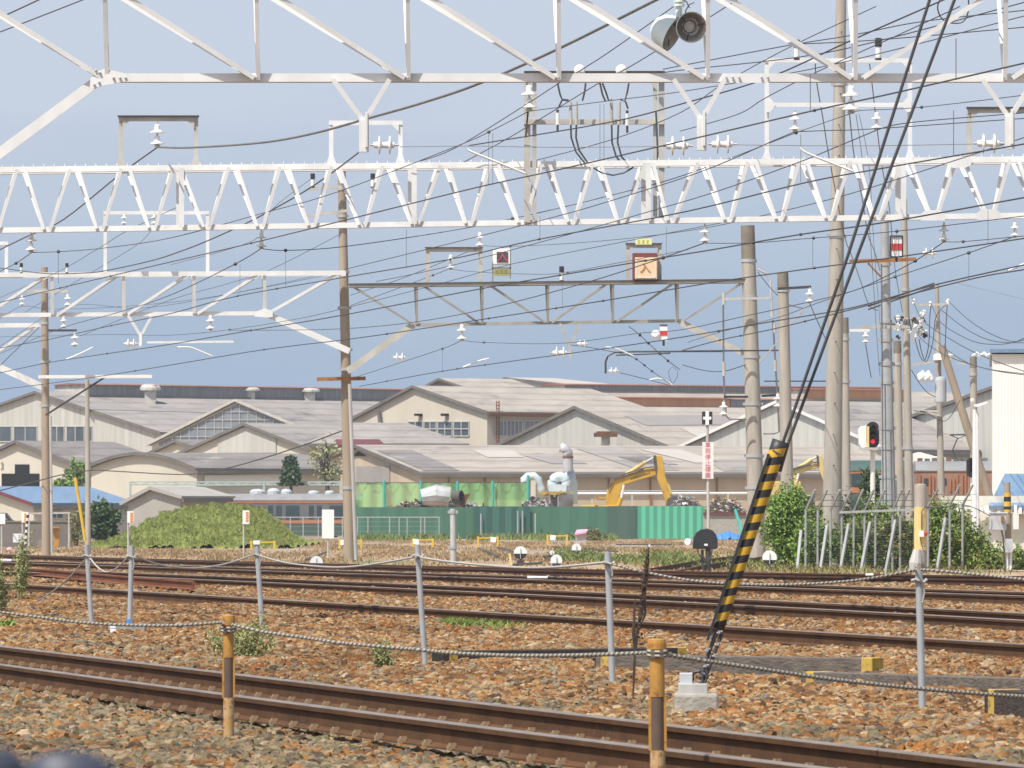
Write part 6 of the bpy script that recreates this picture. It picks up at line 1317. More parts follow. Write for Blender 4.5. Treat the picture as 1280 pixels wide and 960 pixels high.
# ------------------------------------------------------------------ foreground posts and ropes
def gpost(label, top, bot, Y, wpx, foot=False, cap=False):
    k = Y / F; A = Vector((XZ(bot[0], Y), Y, 0)); t = thing('rope_post', A, label, 'post', 'grey rope posts along the track'); B = W(*top, Y)
    MB().tube(A - Vector((0, 0, .1)), B, wpx * k / 2, wpx * k / 2, 14).build('tube', 'galvanised', t, smooth=False); smooth_by_angle(t.children[0])
    d = (A - B).normalized(); q = B + d * (14 * k)
    MB().lathe([(wpx * k / 2, -.012), (wpx * k / 2 + .008, -.012), (wpx * k / 2 + .008, .012), (wpx * k / 2, .012)], q, n=12).path([q + Vector((-.05, -.02, 0)), q + Vector((-.03, -wpx * k / 2 - .01, .01)), q + Vector((.03, -wpx * k / 2 - .01, -.01)), q + Vector((.05, -.02, .01))], .012, n=6).path([q + Vector((.02, -wpx * k / 2 - .012, 0)), q + Vector((.035, -wpx * k / 2 - .01, -.08)), q + Vector((.02, -wpx * k / 2 - .01, -.15))], .006, n=5).build('rope_knot', 'rope_grey', t)
    if foot:
        MB().box(A + Vector((-.02, 0, .045)), (.42, .3, .20)).build('concrete_foot', 'pad_concrete', t, bevel=.01)
        MB().tube(A + Vector((0, 0, .1)), A + Vector((0, 0, .2)), wpx * k / 2 + .003, n=12).build('blue_band', 'tarp_blue', t)
    if cap: MB().box(B + Vector((0, 0, .015)), (wpx * k * 1.3, wpx * k * 1.3, .05)).build('cap', 'white_plate', t, bevel=.006)
    return t
gpost('thin grey rope post at far left, leaning, with a slack rope end', (108, 681), (115.5, 786), 78, 6)
gpost('grey rope post standing in a small concrete foot at left', (164.5, 682), (161.5, 797), 73, 6.2, foot=True)
gpost('grey rope post with a white cap, behind the left yellow post', (321, 680), (328.5, 788), 77, 6.5, cap=True)
gpost('leaning grey rope post standing between the grass tuft and the grey timber', (521.5, 681), (532.5, 836), 57.5, 7)
gpost('grey rope post beside the dry dead stalk', (759.5, 690), (766.5, 862), 50.5, 8.2)
gpost('nearest grey rope post, standing in front of the timbers at right', (1148.5, 712), (1153.5, 894), 44, 9.2)
def rope(label, segs, r, striped=True, mats=('rope_light', 'rope_dark'), name='rope'):
    mb = MB()
    for pts, Y0, Y1 in segs:
        pts = [np.array(p, float) for p in pts]; L_ = sum(np.hypot(*(pts[i + 1] - pts[i])) for i in range(len(pts) - 1)); n = max(8, int(L_ / (1.35 if striped else 6))); P = []
        us = np.array([p[0] for p in pts]); cum = np.concatenate([[0], np.cumsum([np.hypot(*(pts[i + 1] - pts[i])) for i in range(len(pts) - 1)])]) / L_
        for i in range(n + 1):
            s = i / n; j = min(len(pts) - 2, int(np.searchsorted(cum, s, side='right') - 1)); t = (s - cum[j]) / (cum[j + 1] - cum[j])
            p0, p1, p2, p3 = [pts[max(0, min(len(pts) - 1, j + q))] for q in (-1, 0, 1, 2)]
            c = .5 * (2 * p1 + (p2 - p0) * t + (2 * p0 - 5 * p1 + 4 * p2 - p3) * t * t + (3 * p1 - p0 - 3 * p2 + p3) * t ** 3)
            P.append(W(c[0], c[1], 1 / (1 / Y0 + (1 / Y1 - 1 / Y0) * s)))
        rr = [r * (.98 if i % 2 == 0 else .86) for i in range(len(P))] if striped else [r] * len(P)
        mb.path(P, rr, n=8, alt=[0, 0, 1, 1] if striped else None)
    return tag(mb.build(name, list(mats) if striped else mats[0], smooth=False), label, 'rope', 'ropes strung between the track posts')
rope('grey rope between the two leftmost grey posts', [([(113, 698), (121, 708), (132, 715), (145, 711), (161, 695)], 77.5, 73)], .010, False, ('rope_grey',)); rope('slack grey rope end hanging from the leftmost grey post to the stones', [([(106, 700), (94, 714), (80, 728), (62, 742), (45, 752)], 78, 92)], .009, False, ('rope_grey',))
rope('grey rope sagging from the footed grey post to the white capped post', [([(168, 694), (190, 703), (215, 708.5), (250, 710), (285, 704), (318, 693)], 73, 76.5)], .010, False, ('rope_grey',)); rope('grey rope sagging from the white capped post to the leaning post', [([(326, 695), (355, 703), (390, 707.5), (430, 709), (475, 704), (520, 696)], 76.5, 57.4)], .010, False, ('rope_grey',)); rope('grey rope between the leaning post and the post by the dead stalk', [([(526, 697), (560, 702), (600, 706), (650, 709.5), (700, 708.5), (757, 703)], 57.4, 50.4)], .010, False, ('rope_grey',))
rope('black and white twisted rope sagging to the nearest grey post', [([(764, 705), (780, 709), (800, 714), (860, 725), (910, 729.5), (960, 731), (1010, 730), (1060, 726.5), (1100, 721), (1147, 712)], 50.4, 43.9)], .0105); rope('black and white twisted rope running from the nearest grey post off to the right', [([(1152, 712), (1190, 715), (1240, 720), (1290, 725), (1370, 728)], 43.9, 41)], .0105)
rope('striped rope from the left edge to the left yellow post', [([(-60, 757), (0, 765), (60, 773), (100, 778), (150, 781), (215, 782), (279, 778)], 50, 38.9)], .0105); rope('striped rope sagging between the two yellow posts', [([(291, 781), (330, 790), (380, 797), (428, 804), (520, 812), (560, 816), (600, 818), (640, 819.5), (700, 819.5), (760, 818), (812, 816)], 38.9, 31.2)], .011); rope('striped rope running from the right yellow post to the right edge', [([(831, 818), (855, 822), (880, 826), (955, 837), (1030, 848), (1100, 856), (1190, 864.5), (1280, 871), (1340, 874)], 31.2, 33)], .011)
def ypost(label, u, vtop, vbot, Y, wpx, lean, band):
    k = Y / F; A = Vector((XZ(u, Y), Y, 0)); t = thing('rope_post', A, label, 'post', 'rusty yellow rope posts'); B = W(u + lean, vtop, Y); r = wpx * k / 2
    f = lambda v: A.lerp(B, (ZV(v, Y)) / B.z)
    h = f(vtop + 11)
    MB().tube(A - Vector((0, 0, .12)), f(band[1]), r, n=16).build('lower_sleeve', 'flaked_white', t); MB().tube(f(band[1]), f(band[0]), r * .93, n=16).build('worn_band', 'post_brown', t); MB().tube(f(band[0]), h, r, n=16).build('upper_sleeve', 'post_yellow', t)
    for s in (-1, 1): MB().bar(f(band[1]) + Vector((s * r * .96, -r * .25, 0)), f(band[0]) + Vector((s * r * .96, -r * .25, 0)), r * .45, .012).build('yellow_strip', 'post_yellow', t)
    MB().lathe([(r * .9, -.005), (r * 1.22, 0), (r * 1.26, .03), (r * 1.2, 12 * k), (r * 1.05, 13 * k), (.01, 13.2 * k)], f(vtop + 12.5), n=16).build('cap', 'post_yellow', t)
    mb = MB(); q = f(vtop + 17)
    for z in (-.008, .012): mb.path([q + Vector((math.cos(a) * (r + .008), math.sin(a) * (r + .008), z + .008 * math.sin(a))) for a in np.linspace(0, 2 * PI, 15)], .010, n=6, alt=[0, 1])
    mb.build('rope_loop', ['rope_light', 'rope_dark'], t); return t
ypost('rusty yellow capped rope post standing in front of the near rails at left', 286, 769, 926, 39, 13.5, -.5, (822, 872)); ypost('nearest rusty yellow capped rope post, cut by the bottom of the view', 822.5, 799, 993, 31.2, 19, -1.5, (871, 938))
tag(MB().box(G(141.5, 799) + Vector((0, 0, .145)), (.066, .05, .052)).box(G(141.5, 799) + Vector((0, 0, .085)), (.066, .05, .052)).box(G(141.5, 799) + Vector((0, 0, .115)), (.05, .04, .02)).build('marker_block', 'white_plate', bevel=.006), 'tiny white two part marker block beside the concrete foot at left', 'marker')
# ------------------------------------------------------------------ guy wire with striped guard and concrete anchor
YG = 44.2; k = YG / F
gw = thing('guy_wire', W(868, HV, YG) - Vector((0, 0, H)), 'black guy wire pair with yellow and black striped guard on a concrete anchor', 'guy wire')
MB().box(G(870, 893) + Vector((0, .05, .065)), (55 * k, .34, .16)).build('anchor_block', 'pad_concrete', gw, bevel=.02)
MB().box(W(866, 863, YG - .02), (36 * k, .22, .1)).build('anchor_plinth', 'concrete_grey', gw, bevel=.008); MB().box(W(857.5, 852, YG - .03), (16 * k, .1, 22 * k)).build('anchor_bracket', 'cabinet_grey', gw, bevel=.006)
g0, g1_ = W(897, 786, YG), W(975.5, 551, YG); n = 17; ax = g1_ - g0; rr = 9.6 * k
yb, bb = MB(), MB()
def gp(t): return g0 + ax * t
nb = 23; slant = .019
segs = 96; vs = []
d = ax.normalized(); sx = Vector((d.z, 0, -d.x)); sy = d.cross(sx)
NR = 24
# one tube whose slanted bands alternate yellow and black (quads follow the slant)
mb = MB(); edges = [i / nb for i in range(nb + 1)]
rows = []
for i, e in enumerate(edges):
    rows.append(len(mb.v))
    for j in range(NR):
        a = 2 * PI * j / NR; t = e + (slant * math.cos(a) if 0 < i < nb else 0); mb.v.append(tuple(gp(t) + (sx * math.cos(a) + sy * math.sin(a)) * rr * (.86 + .22 * e)))
for i in range(nb):
    for j in range(NR):
        j2 = (j + 1) % NR; mb.f.append((rows[i] + j, rows[i] + j2, rows[i + 1] + j2, rows[i + 1] + j)); mb.mi.append((i + 0) % 2)
mb.f.append(tuple(rows[0] + j for j in range(NR))); mb.mi.append(0); mb.f.append(tuple(rows[nb] + j for j in range(NR))); mb.mi.append(0)
go_ = mb.build('striped_guard', ['guard_black', 'guard_yellow'], gw)
for f_ in go_.data.polygons: f_.use_smooth = len(f_.vertices) == 4
MB().bar(gp(-.06) + Vector((-.045, -.055, 0)), gp(.93) + Vector((-.052, -.06, 0)), .02, .02).build('guard_seam', 'guard_black', gw)
MB().path([gp(.955) - sy * 0 + Vector((-.035, -.05, -.005)), gp(.945) + Vector((0, -.066, -.012)), gp(.94) + Vector((.03, -.06, -.018))], .006, n=5).build('guard_clip', 'rope_dark', gw)
wr = MB()
wr.path([W(1221, -190, YG - .7), W(1170, -25, YG - .5), W(1162, 0, YG - .45), W(1060, 319, YG - .2), W(979, 552, YG), W(968, 590, YG)], .011, n=8)
wr.path([W(1268, -190, YG - .5), W(1203, -25, YG - .3), W(1193, 0, YG - .28), W(1072, 319, YG - .1), W(986, 552, YG), W(975, 590, YG)], .011, n=8)
wr.path([W(896, 788, YG - .03), W(884, 822, YG - .03), W(876, 850, YG - .02)], .014, n=8).path([W(903, 790, YG - .02), W(890, 824, YG - .02), W(880, 852, YG - .02)], .014, n=8)
wr.build('cable', 'wire', gw)
fit = MB()
for u, v, s in ((893, 776, 1), (899, 790, .8), (887, 796, 1), (897, 805, .9), (884, 812, 1), (893, 819, .9), (882, 832, .8), (877, 843, 1.1)):
    fit.box(W(u, v, YG - .05), (.020 * s, .03, .026 * s), Matrix.Rotation(.35, 3, 'Y')).tube(W(u - 3, v + 1.5, YG - .05), W(u + 4, v - 1, YG - .05), .007, n=6)
fit.build('wire_clamp', 'weathered_grey', gw)
fit2 = MB().path([W(u, v, YG - .06) for u, v in ((868, 852), (865, 846), (868, 840), (874, 839), (879, 844), (878, 852), (872, 857))], .014, n=7).path([W(u, v, YG - .08) for u, v in ((882, 836), (885, 846), (880, 856), (873, 858))], .010, n=6)
fit2.build('shackle', 'dark_steel', gw)
# ------------------------------------------------------------------ old timbers
def timber(label, u0, u1, v0, v1, dv, mt='timber', left=True, right=False, hid=0.0):
    Y0 = GY(v0); Y1 = GY(v1); h = dv * Y0 / F; A = Vector((XZ(u0, Y0), Y0, .045)); B = Vector((XZ(u1, Y1), Y1, .045)); d = (B - A).normalized(); s = Vector((-d.y, d.x, 0)); t = thing('timber', (A + B) / 2, label, 'timber', 'old timbers beside the track')
    wdt = .2; q = lambda a, b: [A.lerp(B, a) - Vector((0, 0, .08)), A.lerp(B, b) - Vector((0, 0, .08))]
    def bx(a, b, mm, nm, e=0.0):
        p, r_ = A.lerp(B, a), A.lerp(B, b); e_ = Vector((0, 0, e)); z0 = Vector((0, 0, -.08)); o_ = s * -e
        MB().prism([p + z0 + o_, r_ + z0 + o_, r_ + Vector((0, 0, h)) + e_ + o_, p + Vector((0, 0, h)) + e_ + o_], s * (wdt + 2 * e)).build(nm, mm, t, bevel=.008)
    bx(0, 1, mt, 'beam'); L_ = (B - A).length; f = .085 / L_
    if left: bx(f * .6, f * 1.75, 'worn_yellow', 'painted_band', .003); MB().prism([A + Vector((0, 0, -.08)) - d * .004, A + s * wdt + Vector((0, 0, -.08)) - d * .004, A + s * wdt + Vector((0, 0, h * .96)) - d * .004, A + Vector((0, 0, h * .96)) - d * .004], d * .003).build('end_grain', 'timber_end', t)
    if right: bx(1 - f * 1.2, 1 + .004 / L_, 'worn_yellow', 'painted_band', .003)
    return t
timber('dark weathered timber lying behind the twisted rope in mid view', 556, 858, 833, 828, 13, 'timber_dark', True, True)
timber('grey weathered timber with yellow ends behind the striped guy guard', 744, 1090, 846, 851, 21, 'timber', True, True)
timber('grey timber with a black end and yellow band, behind the nearest grey post', 1002, 1420, 869, 884, 22, 'timber')
timber('nearest brown timber with a dark end, cut off at the right edge', 1231, 1460, 899, 915, 29, 'timber_dark')
# ------------------------------------------------------------------ loudspeakers on the nearest gantry
def horn(label, c, axis, r, Y, m):
    P = W(*c, Y); t = thing('loudspeaker', P, label, 'loudspeaker', 'horn loudspeakers on the nearest gantry'); ax = Vector(axis).normalized()
    MB().lathe([(r * .26, -r * 1.18), (r * .52, -r * 1.10), (r * .80, -r * .82), (r * .94, -r * .45), (r * .99, -r * .08), (r * 1.04, -r * .02), (r * 1.04, .012), (r * .995, .012)], P, ax, 30, c1=False).build('horn', m, t, smooth=False); smooth_by_angle(t.children[0], 50)
    MB().lathe([(r * .995, .004), (r * .945, -r * .08), (r * .90, -r * .45), (r * .74, -r * .78), (r * .46, -r * .98), (r * .02, -r * 1.02)], P, ax, 30, c0=False).build('lining', 'horn_inside', t, smooth=True)
    MB().lathe([(r * .46, -r * .62), (r * .52, -r * .20), (r * .55, -r * .18), (r * .56, -r * .22), (r * .50, -r * .64)], P, ax, 26, c0=False, c1=False).build('reflector', 'horn_inside', t)
    MB().lathe([(r * .40, -r * .60), (r * .36, -r * .50), (r * .1, -r * .44), (.003, -r * .44)], P, ax, 20).build('driver', 'vent_pale', t)
    x = ax.orthogonal().normalized(); y = ax.cross(x); mb = MB()
    for a in (.5, 2.6, 4.7): dd = x * math.cos(a) + y * math.sin(a); mb.tube(P + dd * r * .48 - ax * r * .16, P + dd * r * .92 - ax * r * .12, .008, n=5)
    mb.build('spider', 'dark_steel', t); return t
k = T1 / F
horn('pale green horn loudspeaker seen from its side, left of the pair', (840, 43), (.82, -.34, -.46), 23 * k, T1 + .12, 'horn_pale'); horn('pale green horn loudspeaker facing the viewer, right of the pair', (864, 34), (.22, -1, -.16), 19 * k, T1 - .05, 'horn_pale')
lm = thing('speaker_bracket', W(850, 18, T1), 'pale hanging bracket carrying the two loudspeakers', 'bracket'); MB().tube(W(849.5, -40, T1), W(848.5, 22, T1), .042, n=10).lathe([(.07, 0), (.07, .03)], W(849, 8, T1), n=12).lathe([(.075, 0), (.075, .02)], W(849, 3, T1), n=12).build('pipe', 'horn_pale', lm)
MB().path(pxp([(857, 14), (861, 6), (868, 3)], T1), .008, n=5).path(pxp([(862, 10), (858, 2), (850, -3)], T1), .008, n=5).path(pxp([(852, 40), (855, 30), (857, 14)], T1 - .1), .008, n=5).build('cable', 'wire', lm)
wp_ = wire('black cable loop hanging near the top right corner', [(1180, -10), (1172, 8), (1178, 24), (1192, 29), (1205, 26), (1211, 10), (1209, -10)], 90, 90, .012, name='jumper_cable')
# ------------------------------------------------------------------ sign boxes on the grey gantry
YS = T3 - .6; k = YS / F
s1 = thing('signal_box', W(627, 352, YS), 'square white framed indicator with a pink character on the grey gantry', 'signal', 'illuminated indicators on the grey gantry')
MB().box(W(627, 321, YS), (21.5 * k, .5, 19.5 * k)).build('case', 'white_plate', s1, bevel=.02); MB().box(W(628, 321.5, YS - .26), (14 * k, .03, 13 * k)).build('screen', 'led_black', s1)
place_text('lit_character', '入', 14.5 * k, 'led_red', W(628, 321.8, YS - .29), s1, .006, 1.05)
MB().box(W(627, 340.5, YS), (20 * k, .06, 9 * k)).build('name_plate', 'sign_yellow', s1); mb = MB()
for u in (621.5, 627, 632.5): mb.box(W(u, 338.8, YS - .035), (3.2 * k, .008, .8 * k)).box(W(u, 341.5, YS - .035), (2.4 * k, .008, .8 * k)).box(W(u, 340, YS - .037), (.7 * k, .006, 4.4 * k))
mb.build('plate_marks', 'olive_mark', s1); mb = MB()
for u in (615.8, 638): mb.bar(W(u, 352, YS), W(u, 312, YS), .04, .05)
mb.bar(W(615, 335, YS), W(639, 335, YS), .05, .04); mb.build('stand', 'aged_steel', s1)
s2 = thing('signal_box', W(807, 352, YS), 'amber lit square indicator box in a red brown housing on the grey gantry', 'signal', 'illuminated indicators on the grey gantry')
MB().box(W(806, 334.5, YS + .1), (31 * k, .6, 36 * k)).build('housing', 'box_brown', s2, bevel=.02); MB().box(W(807.5, 335.5, YS - .22), (27.5 * k, .06, 27.5 * k)).build('lit_panel', 'amber_box', s2); MB().box(W(807.5, 350.2, YS - .24), (30 * k, .1, 2.6 * k)).build('lower_lip', 'opening_dark', s2)
place_text('character', '入', 13 * k, 'sign_brown', W(806.5, 335.5, YS - .27), s2, .006, 1.1)
mb = MB()
for a, b in (((795.5, 324), (819.5, 324)), ((795.5, 347), (819.5, 347)), ((795.5, 324), (795.5, 347)), ((819.5, 324), (819.5, 347))): mb.bar(W(*a, YS - .255), W(*b, YS - .255), .02, .02)
mb.build('panel_frame', 'cream_white', s2)
MB().box(W(804.5, 302, YS), (20.5 * k, .06, 7.5 * k)).build('name_plate', 'sign_yellow', s2); mb = MB()
for u in (798.5, 804, 809.5): mb.box(W(u, 300.8, YS - .035), (3.2 * k, .008, .7 * k)).box(W(u, 303.4, YS - .035), (2.6 * k, .008, .7 * k)).box(W(u, 302, YS - .037), (.7 * k, .006, 4.2 * k))
mb.build('plate_marks', 'olive_mark', s2)
def rwboard(label, u, v, w_, h_, Y, frame):
    k = Y / F; t = thing('signal_board', W(u, v + h_ / 2, Y), label, 'sign', 'red and white striped boards'); f = h_ / 3
    MB().box(W(u, v, Y), (w_ * k, .05, h_ * k)).build('board', 'white_plate', t); MB().box(W(u, v + (.5 if frame else 0), Y - .03), (w_ * k, .02, f * k * .95)).build('red_stripe', 'red_paint', t)
    mb = MB()
    if frame:
        for a, b in (((-1, -1), (1, -1)), ((-1, 1), (1, 1)), ((-1, -1), (-1, 1)), ((1, -1), (1, 1))): mb.bar(W(u + a[0] * w_ / 2, v + a[1] * h_ / 2, Y - .045), W(u + b[0] * w_ / 2, v + b[1] * h_ / 2, Y - .045), .035, .035)
        mb.bar(W(u - 2, v - h_ / 2, Y - .05), W(u - 2, v + h_ / 2, Y - .05), .008, .008).bar(W(u + 2.5, v - h_ / 2, Y - .05), W(u + 2.5, v + h_ / 2, Y - .05), .008, .008)
    else: mb.box(W(u, v - h_ / 2 - .8, Y), (w_ * k, .08, 1.6 * k))
    mb.box(W(u, v + h_ / 2 + 3, Y), (3 * k, .05, 7 * k)); mb.build('frame', 'black_board', t); return t
rwboard('black framed red and white striped board on the clamped steel pole', 1120.5, 308, 15.5, 26, 174.8, True); rb2 = rwboard('small red and white striped board hanging under the grey gantry', 829.5, 416.5, 9.5, 18.5, T3 - .8, False)
MB().lathe([(5.5 * T3 / F, -.1), (5.5 * T3 / F, .06), (3 * T3 / F, .12)], W(820, 418, T3 - .8), (-.2, -1, 0), n=16).build('white_disc', 'white_plate', rb2)
# ------------------------------------------------------------------ colour light signals
def signal(label, u, vt, vb, w_, Y, postu, vpost, lit):
    k = Y / F; t = thing('railway_signal', (XZ(postu, Y), Y + .15, 0), label, 'signal', 'colour light signals'); r = w_ * k / 2; zc0, zc1 = ZV(vt, Y) - r, ZV(vb, Y) + r
    pl = [W(u, HV, Y) + Vector((math.cos(a) * r, 0, -H + zc0 + math.sin(a) * r)) for a in np.linspace(0, PI, 11)] + [W(u, HV, Y) + Vector((math.cos(a) * r, 0, -H + zc1 + math.sin(a) * r)) for a in np.linspace(PI, 2 * PI, 11)]
    MB().prism(pl, (0, .05, 0)).build('backboard', 'black_board', t); MB().box(W(u, (vt + vb) / 2, Y + .2), (r * 1.3, .3, (ZV(vt, Y) - ZV(vb, Y)) * .75)).build('case', 'black_board', t)
    for i in range(3):
        v = vt + (vb - vt) * (.27 + .24 * i); P = W(u, v, Y - .01); rl = r * .36
        MB().lathe([(rl, 0), (rl, .02), (rl * .5, .035)], P, (0, -1, 0), 16).build('lens', 'red_lamp' if (lit and i == 2) else 'lens_dark', t)
        hd = MB(); A_ = np.linspace(-.2, PI + .2, 10)
        for j in range(9):
            p = [P + Vector((math.cos(a) * rl * 1.25, y, math.sin(a) * rl * 1.25 + (.02 if y < -.1 else 0))) for a, y in ((A_[j], 0), (A_[j + 1], 0), (A_[j + 1], -.22), (A_[j], -.22))]; hd.sheet(p)
        hd.build('hood', 'black_board', t)
    MB().tube((XZ(postu, Y), Y + .15, -.05), W(postu, vpost, Y + .15), .075, n=10).build('post', 'cream_white', t); return t
sg = signal('black oval colour light signal showing red beside the steel pole', 1091, 527, 560, 16, 196, 1091, 556, True)
k = 196 / F; MB().pxprism([(1073, 538), (1076, 533), (1083, 532), (1083, 559), (1078, 560.5), (1074, 556)], 196.2, .4).build('relay_box', 'white_plate', sg, bevel=.02); MB().box(W(1084.5, 546, 196.1), (3 * k, .4, 26 * k)).build('box_side', 'pale_yellow', sg); MB().box(W(1086, 561, 196), (22 * k, .5, 3 * k)).build('platform', 'aged_steel', sg)
signal('dark colour light signal seen beside the white lamp post', 1214, 572, 597, 12, 200, 1216, 590, False)
dw = thing('dwarf_signal', G(883, 713), 'low black dome shaped dwarf signal on a short post', 'signal'); Y = GY(713); k = Y / F
MB().pxprism([(866, 686), (867, 672), (870, 666), (876, 661.5), (884, 660.5), (891, 663), (895, 668), (897, 675), (897.5, 684), (895, 686.5)], Y, .28).build('head', 'black_board', dw, bevel=.02)
MB().lathe([(4.2 * k, -.04), (4.2 * k, .1)], W(861, 677.5, Y), (-.4, -1, .1), n=16).build('white_lamp', 'white_plate', dw); MB().box(W(882.5, 681, Y - .015), (4.4 * k, .02, 2.6 * k)).build('number_plate', 'white_plate', dw)
MB().tube(W(885, 686, Y + .1), (XZ(885.5, Y), Y + .1, -.05), 3.2 * k, n=10).box(W(878, 700, Y + .12), (3.5 * k, .08, 26 * k)).build('post', 'dark_steel', dw); MB().path(pxp([(872, 686), (873, 692), (880, 697), (883, 706)], Y), .02, n=6).path(pxp([(890, 686), (889, 694), (886, 700)], Y), .02, n=6).build('cable', 'wire', dw)
# vertical warning sign on a pole with a black and white cross board
vs_ = thing('sign_post', (XZ(885.5, 202), 202, 0), 'pole with a black and white cross board above a vertical pink lettered sign', 'sign'); Y = 202; k = Y / F
MB().tube((XZ(886, Y), Y, -.05), W(884, 516, Y), .052, .045, n=10).build('post', 'concrete_grey', vs_)
MB().box(W(884, 522.5, Y - .07), (13 * k, .03, 16 * k)).build('cross_board', 'black_board', vs_); MB().box(W(884, 522.5, Y - .09), (4.2 * k, .012, 17 * k)).box(W(881, 522.7, Y - .0905), (1.9 * k * 2.2, .012, 3.6 * k)).box(W(887, 522.7, Y - .0905), (1.9 * k * 2.2, .012, 3.6 * k)).build('white_cross', 'white_plate', vs_)
MB().box(W(884.8, 575.5, Y - .07), (14 * k, .03, 46 * k)).build('sign_board', 'cream_white', vs_)
for i, ch in enumerate('車両停止標識'): place_text('character', ch, 7.6 * k, 'pink_red', W(884.8, 556.5 + i * 7.6, Y - .09), vs_, .004, .95)
# ------------------------------------------------------------------ point indicator discs, barriers, small signs
def disc(label, u, v, r, vb, cutv, tail=False):
    Y = GY(vb); k = Y / F; t = thing('point_indicator', G(u, vb), label, 'point indicator', 'round point indicators in the yard'); P = W(u, v, Y); R = r * k
    def half(a0, a1, z): return [P + Vector((math.cos(a) * R, 0, math.sin(a) * R)) for a in np.linspace(a0, a1, 15)]
    c = math.asin(max(-1, min(1, (v - cutv) / r))) if cutv is not None else None
    if cutv is None: MB().lathe([(R, -.02), (R, .02)], P, (0, -1, 0), 24).build('disc', 'white_plate', t)
    else: MB().prism(half(c, PI - c, 0), (0, .03, 0)).build('white_half', 'white_plate', t); MB().prism(half(PI - c, 2 * PI + c, 0), (0, .03, 0)).build('dark_half', 'black_board', t)
    MB().bar(P + Vector((0, -.03, R * .7)), P + Vector((0, -.03, -R * .9)), .02, .03).build('spindle', 'aged_steel', t)
    MB().tube(P + Vector((0, .05, 0)), (P.x, P.y + .05, -.05), .025, n=8).box((P.x, P.y + .05, .04), (.22, .3, .1)).build('stand', 'dark_steel', t); return t
disc('half white half black point indicator disc right of the short concrete post', 650.5, 691, 8.2, 704, 692); disc('white point indicator disc in front of the rails in mid view', 695.5, 700.5, 7.3, 708, 704); disc('white point indicator disc farther back at right of two', 720.5, 685.5, 6, 693, 688); disc('half white half black point indicator disc left of the creeper hedge', 962, 697, 9, 713, 700)
disc('white point indicator disc low beside the brown pole', 395.5, 703, 8, 709, None); disc('tiny white point indicator disc behind the others', 690, 691, 3, 697, None)
rods = thing('point_rod', G(700, 693), 'dark point rods and linkages lying in the dry grass', 'point rods'); mb = MB()
for pts in (([(690, 683.5), (725, 685), (772, 689.5)]), ([(598, 685.5), (612, 690), (622, 696)]), ([(622, 684), (640, 689), (652, 696)]), ([(680, 696), (700, 692), (728, 688)]), ([(770, 680.5), (840, 680.5)]), ([(642, 706), (675, 704)]), ([(408, 690), (392, 697), (382, 700)])): mb.path([G(u, v, .03) for u, v in pts], .04, n=6)
mb.build('rod', 'dark_steel', rods)
def barrier(label, u0, u1, vt, vb, plate=None, m='bright_yellow'):
    Y = GY(vb); k = Y / F; t = thing('buffer_barrier', G((u0 + u1) / 2, vb), label, 'barrier', 'small yellow barriers in the yard')
    for u in (u0, u1): MB().box(W(u, (vt + vb) / 2, Y), (2.7 * k, .12, (vb - vt) * k)).build('post', m, t)
    MB().bar(W(u0, vt + 2.2, Y), W(u1, vt + 1.6, Y), .09, 1.6 * k).build('rail', m, t)
    if plate: MB().box(W(plate, vt + 4, Y - .1), (7 * k, .02, 6.5 * k), Matrix.Rotation(.08, 3, 'Y')).build('plate', 'white_plate', t)
    return t
barrier('yellow barrier left of the short concrete post, with a plate hidden behind the grey post', 516, 541, 673, 684, 520); barrier('yellow barrier with a white plate right of the short concrete post', 597.5, 622, 670.5, 684, 616.5); barrier('yellow barrier with a white plate on its left in front of the green hoarding', 684.5, 708.5, 668, 681, 691); barrier('pale yellow barrier beside the white capped rope post', 314, 343, 676, 687, None); barrier('yellow barrier half hidden by the brown pole', 424.5, 451.5, 674, 686, 429)
tag(MB().bar(G(639, 708), W(637, 692, GY(708)), .07, .07).build('yellow_stake', 'pale_yellow'), 'short leaning yellow stake left of the half black disc', 'stake')
pb = thing('shrine_box', G(725, 681), 'small pale box with a faded pink lid in the dry grass', 'box'); Y = GY(681); k = Y / F
MB().box(W(726, 674, Y), (13 * k, .5, 14 * k)).build('body', 'vent_pale', pb); MB().prism([W(718.5, 667, Y - .4), W(733, 664.5, Y - .4), W(735, 661.5, Y + .3), W(721, 662, Y + .3)], (0, 0, -.08)).build('lid', 'faded_pink', pb)
def plate_sign(label, u, vt, vb, w_, vbase, m='white_plate', orange=False, Y=None):
    Y = Y or GY(vbase); k = Y / F; t = thing('track_sign', (XZ(u, Y), Y, 0), label, 'sign', 'small plate signs in the yard')
    MB().tube((XZ(u - (w_ * .35 if orange else 0), Y), Y + .05, -.05), W(u - (w_ * .35 if orange else 0), vb - 2, Y + .05), .03, n=8).build('post', 'concrete_grey', t); MB().box(W(u, (vt + vb) / 2, Y), (w_ * k, .03, (vb - vt) * k)).build('plate', m, t)
    if orange:
        mb = MB()
        for i in range(4): mb.box(W(u + 1.4, vt + 3 + i * 3.3, Y - .02), (3.6 * k, .01, 2.2 * k)).box(W(u + 1.2 + (i % 2), vt + 3.2 + i * 3.3, Y - .021), (1.2 * k, .011, 2.9 * k))
        mb.build('worn_marks', 'orange_sign', t)
    return t
plate_sign('blank white rectangular board on a thin post left of the brown pole', 410, 637, 673, 15, 697); plate_sign('small white sign with worn orange marks on the left of the mound', 163, 639, 653.5, 8, 700, orange=True); plate_sign('small white sign with worn orange marks in front of the grass mound', 307.5, 638, 655, 8.5, 697, orange=True)
plate_sign('white sign board on two legs in front of the grey block wall', 23.5, 667, 678, 14.5, 692); plate_sign('white sign at the left edge in front of the blue roofed building', 2, 642, 655, 9, 694); plate_sign('small orange marked sign on a striped stake near the left edge', 30.5, 640, 653, 7, 693, orange=True)
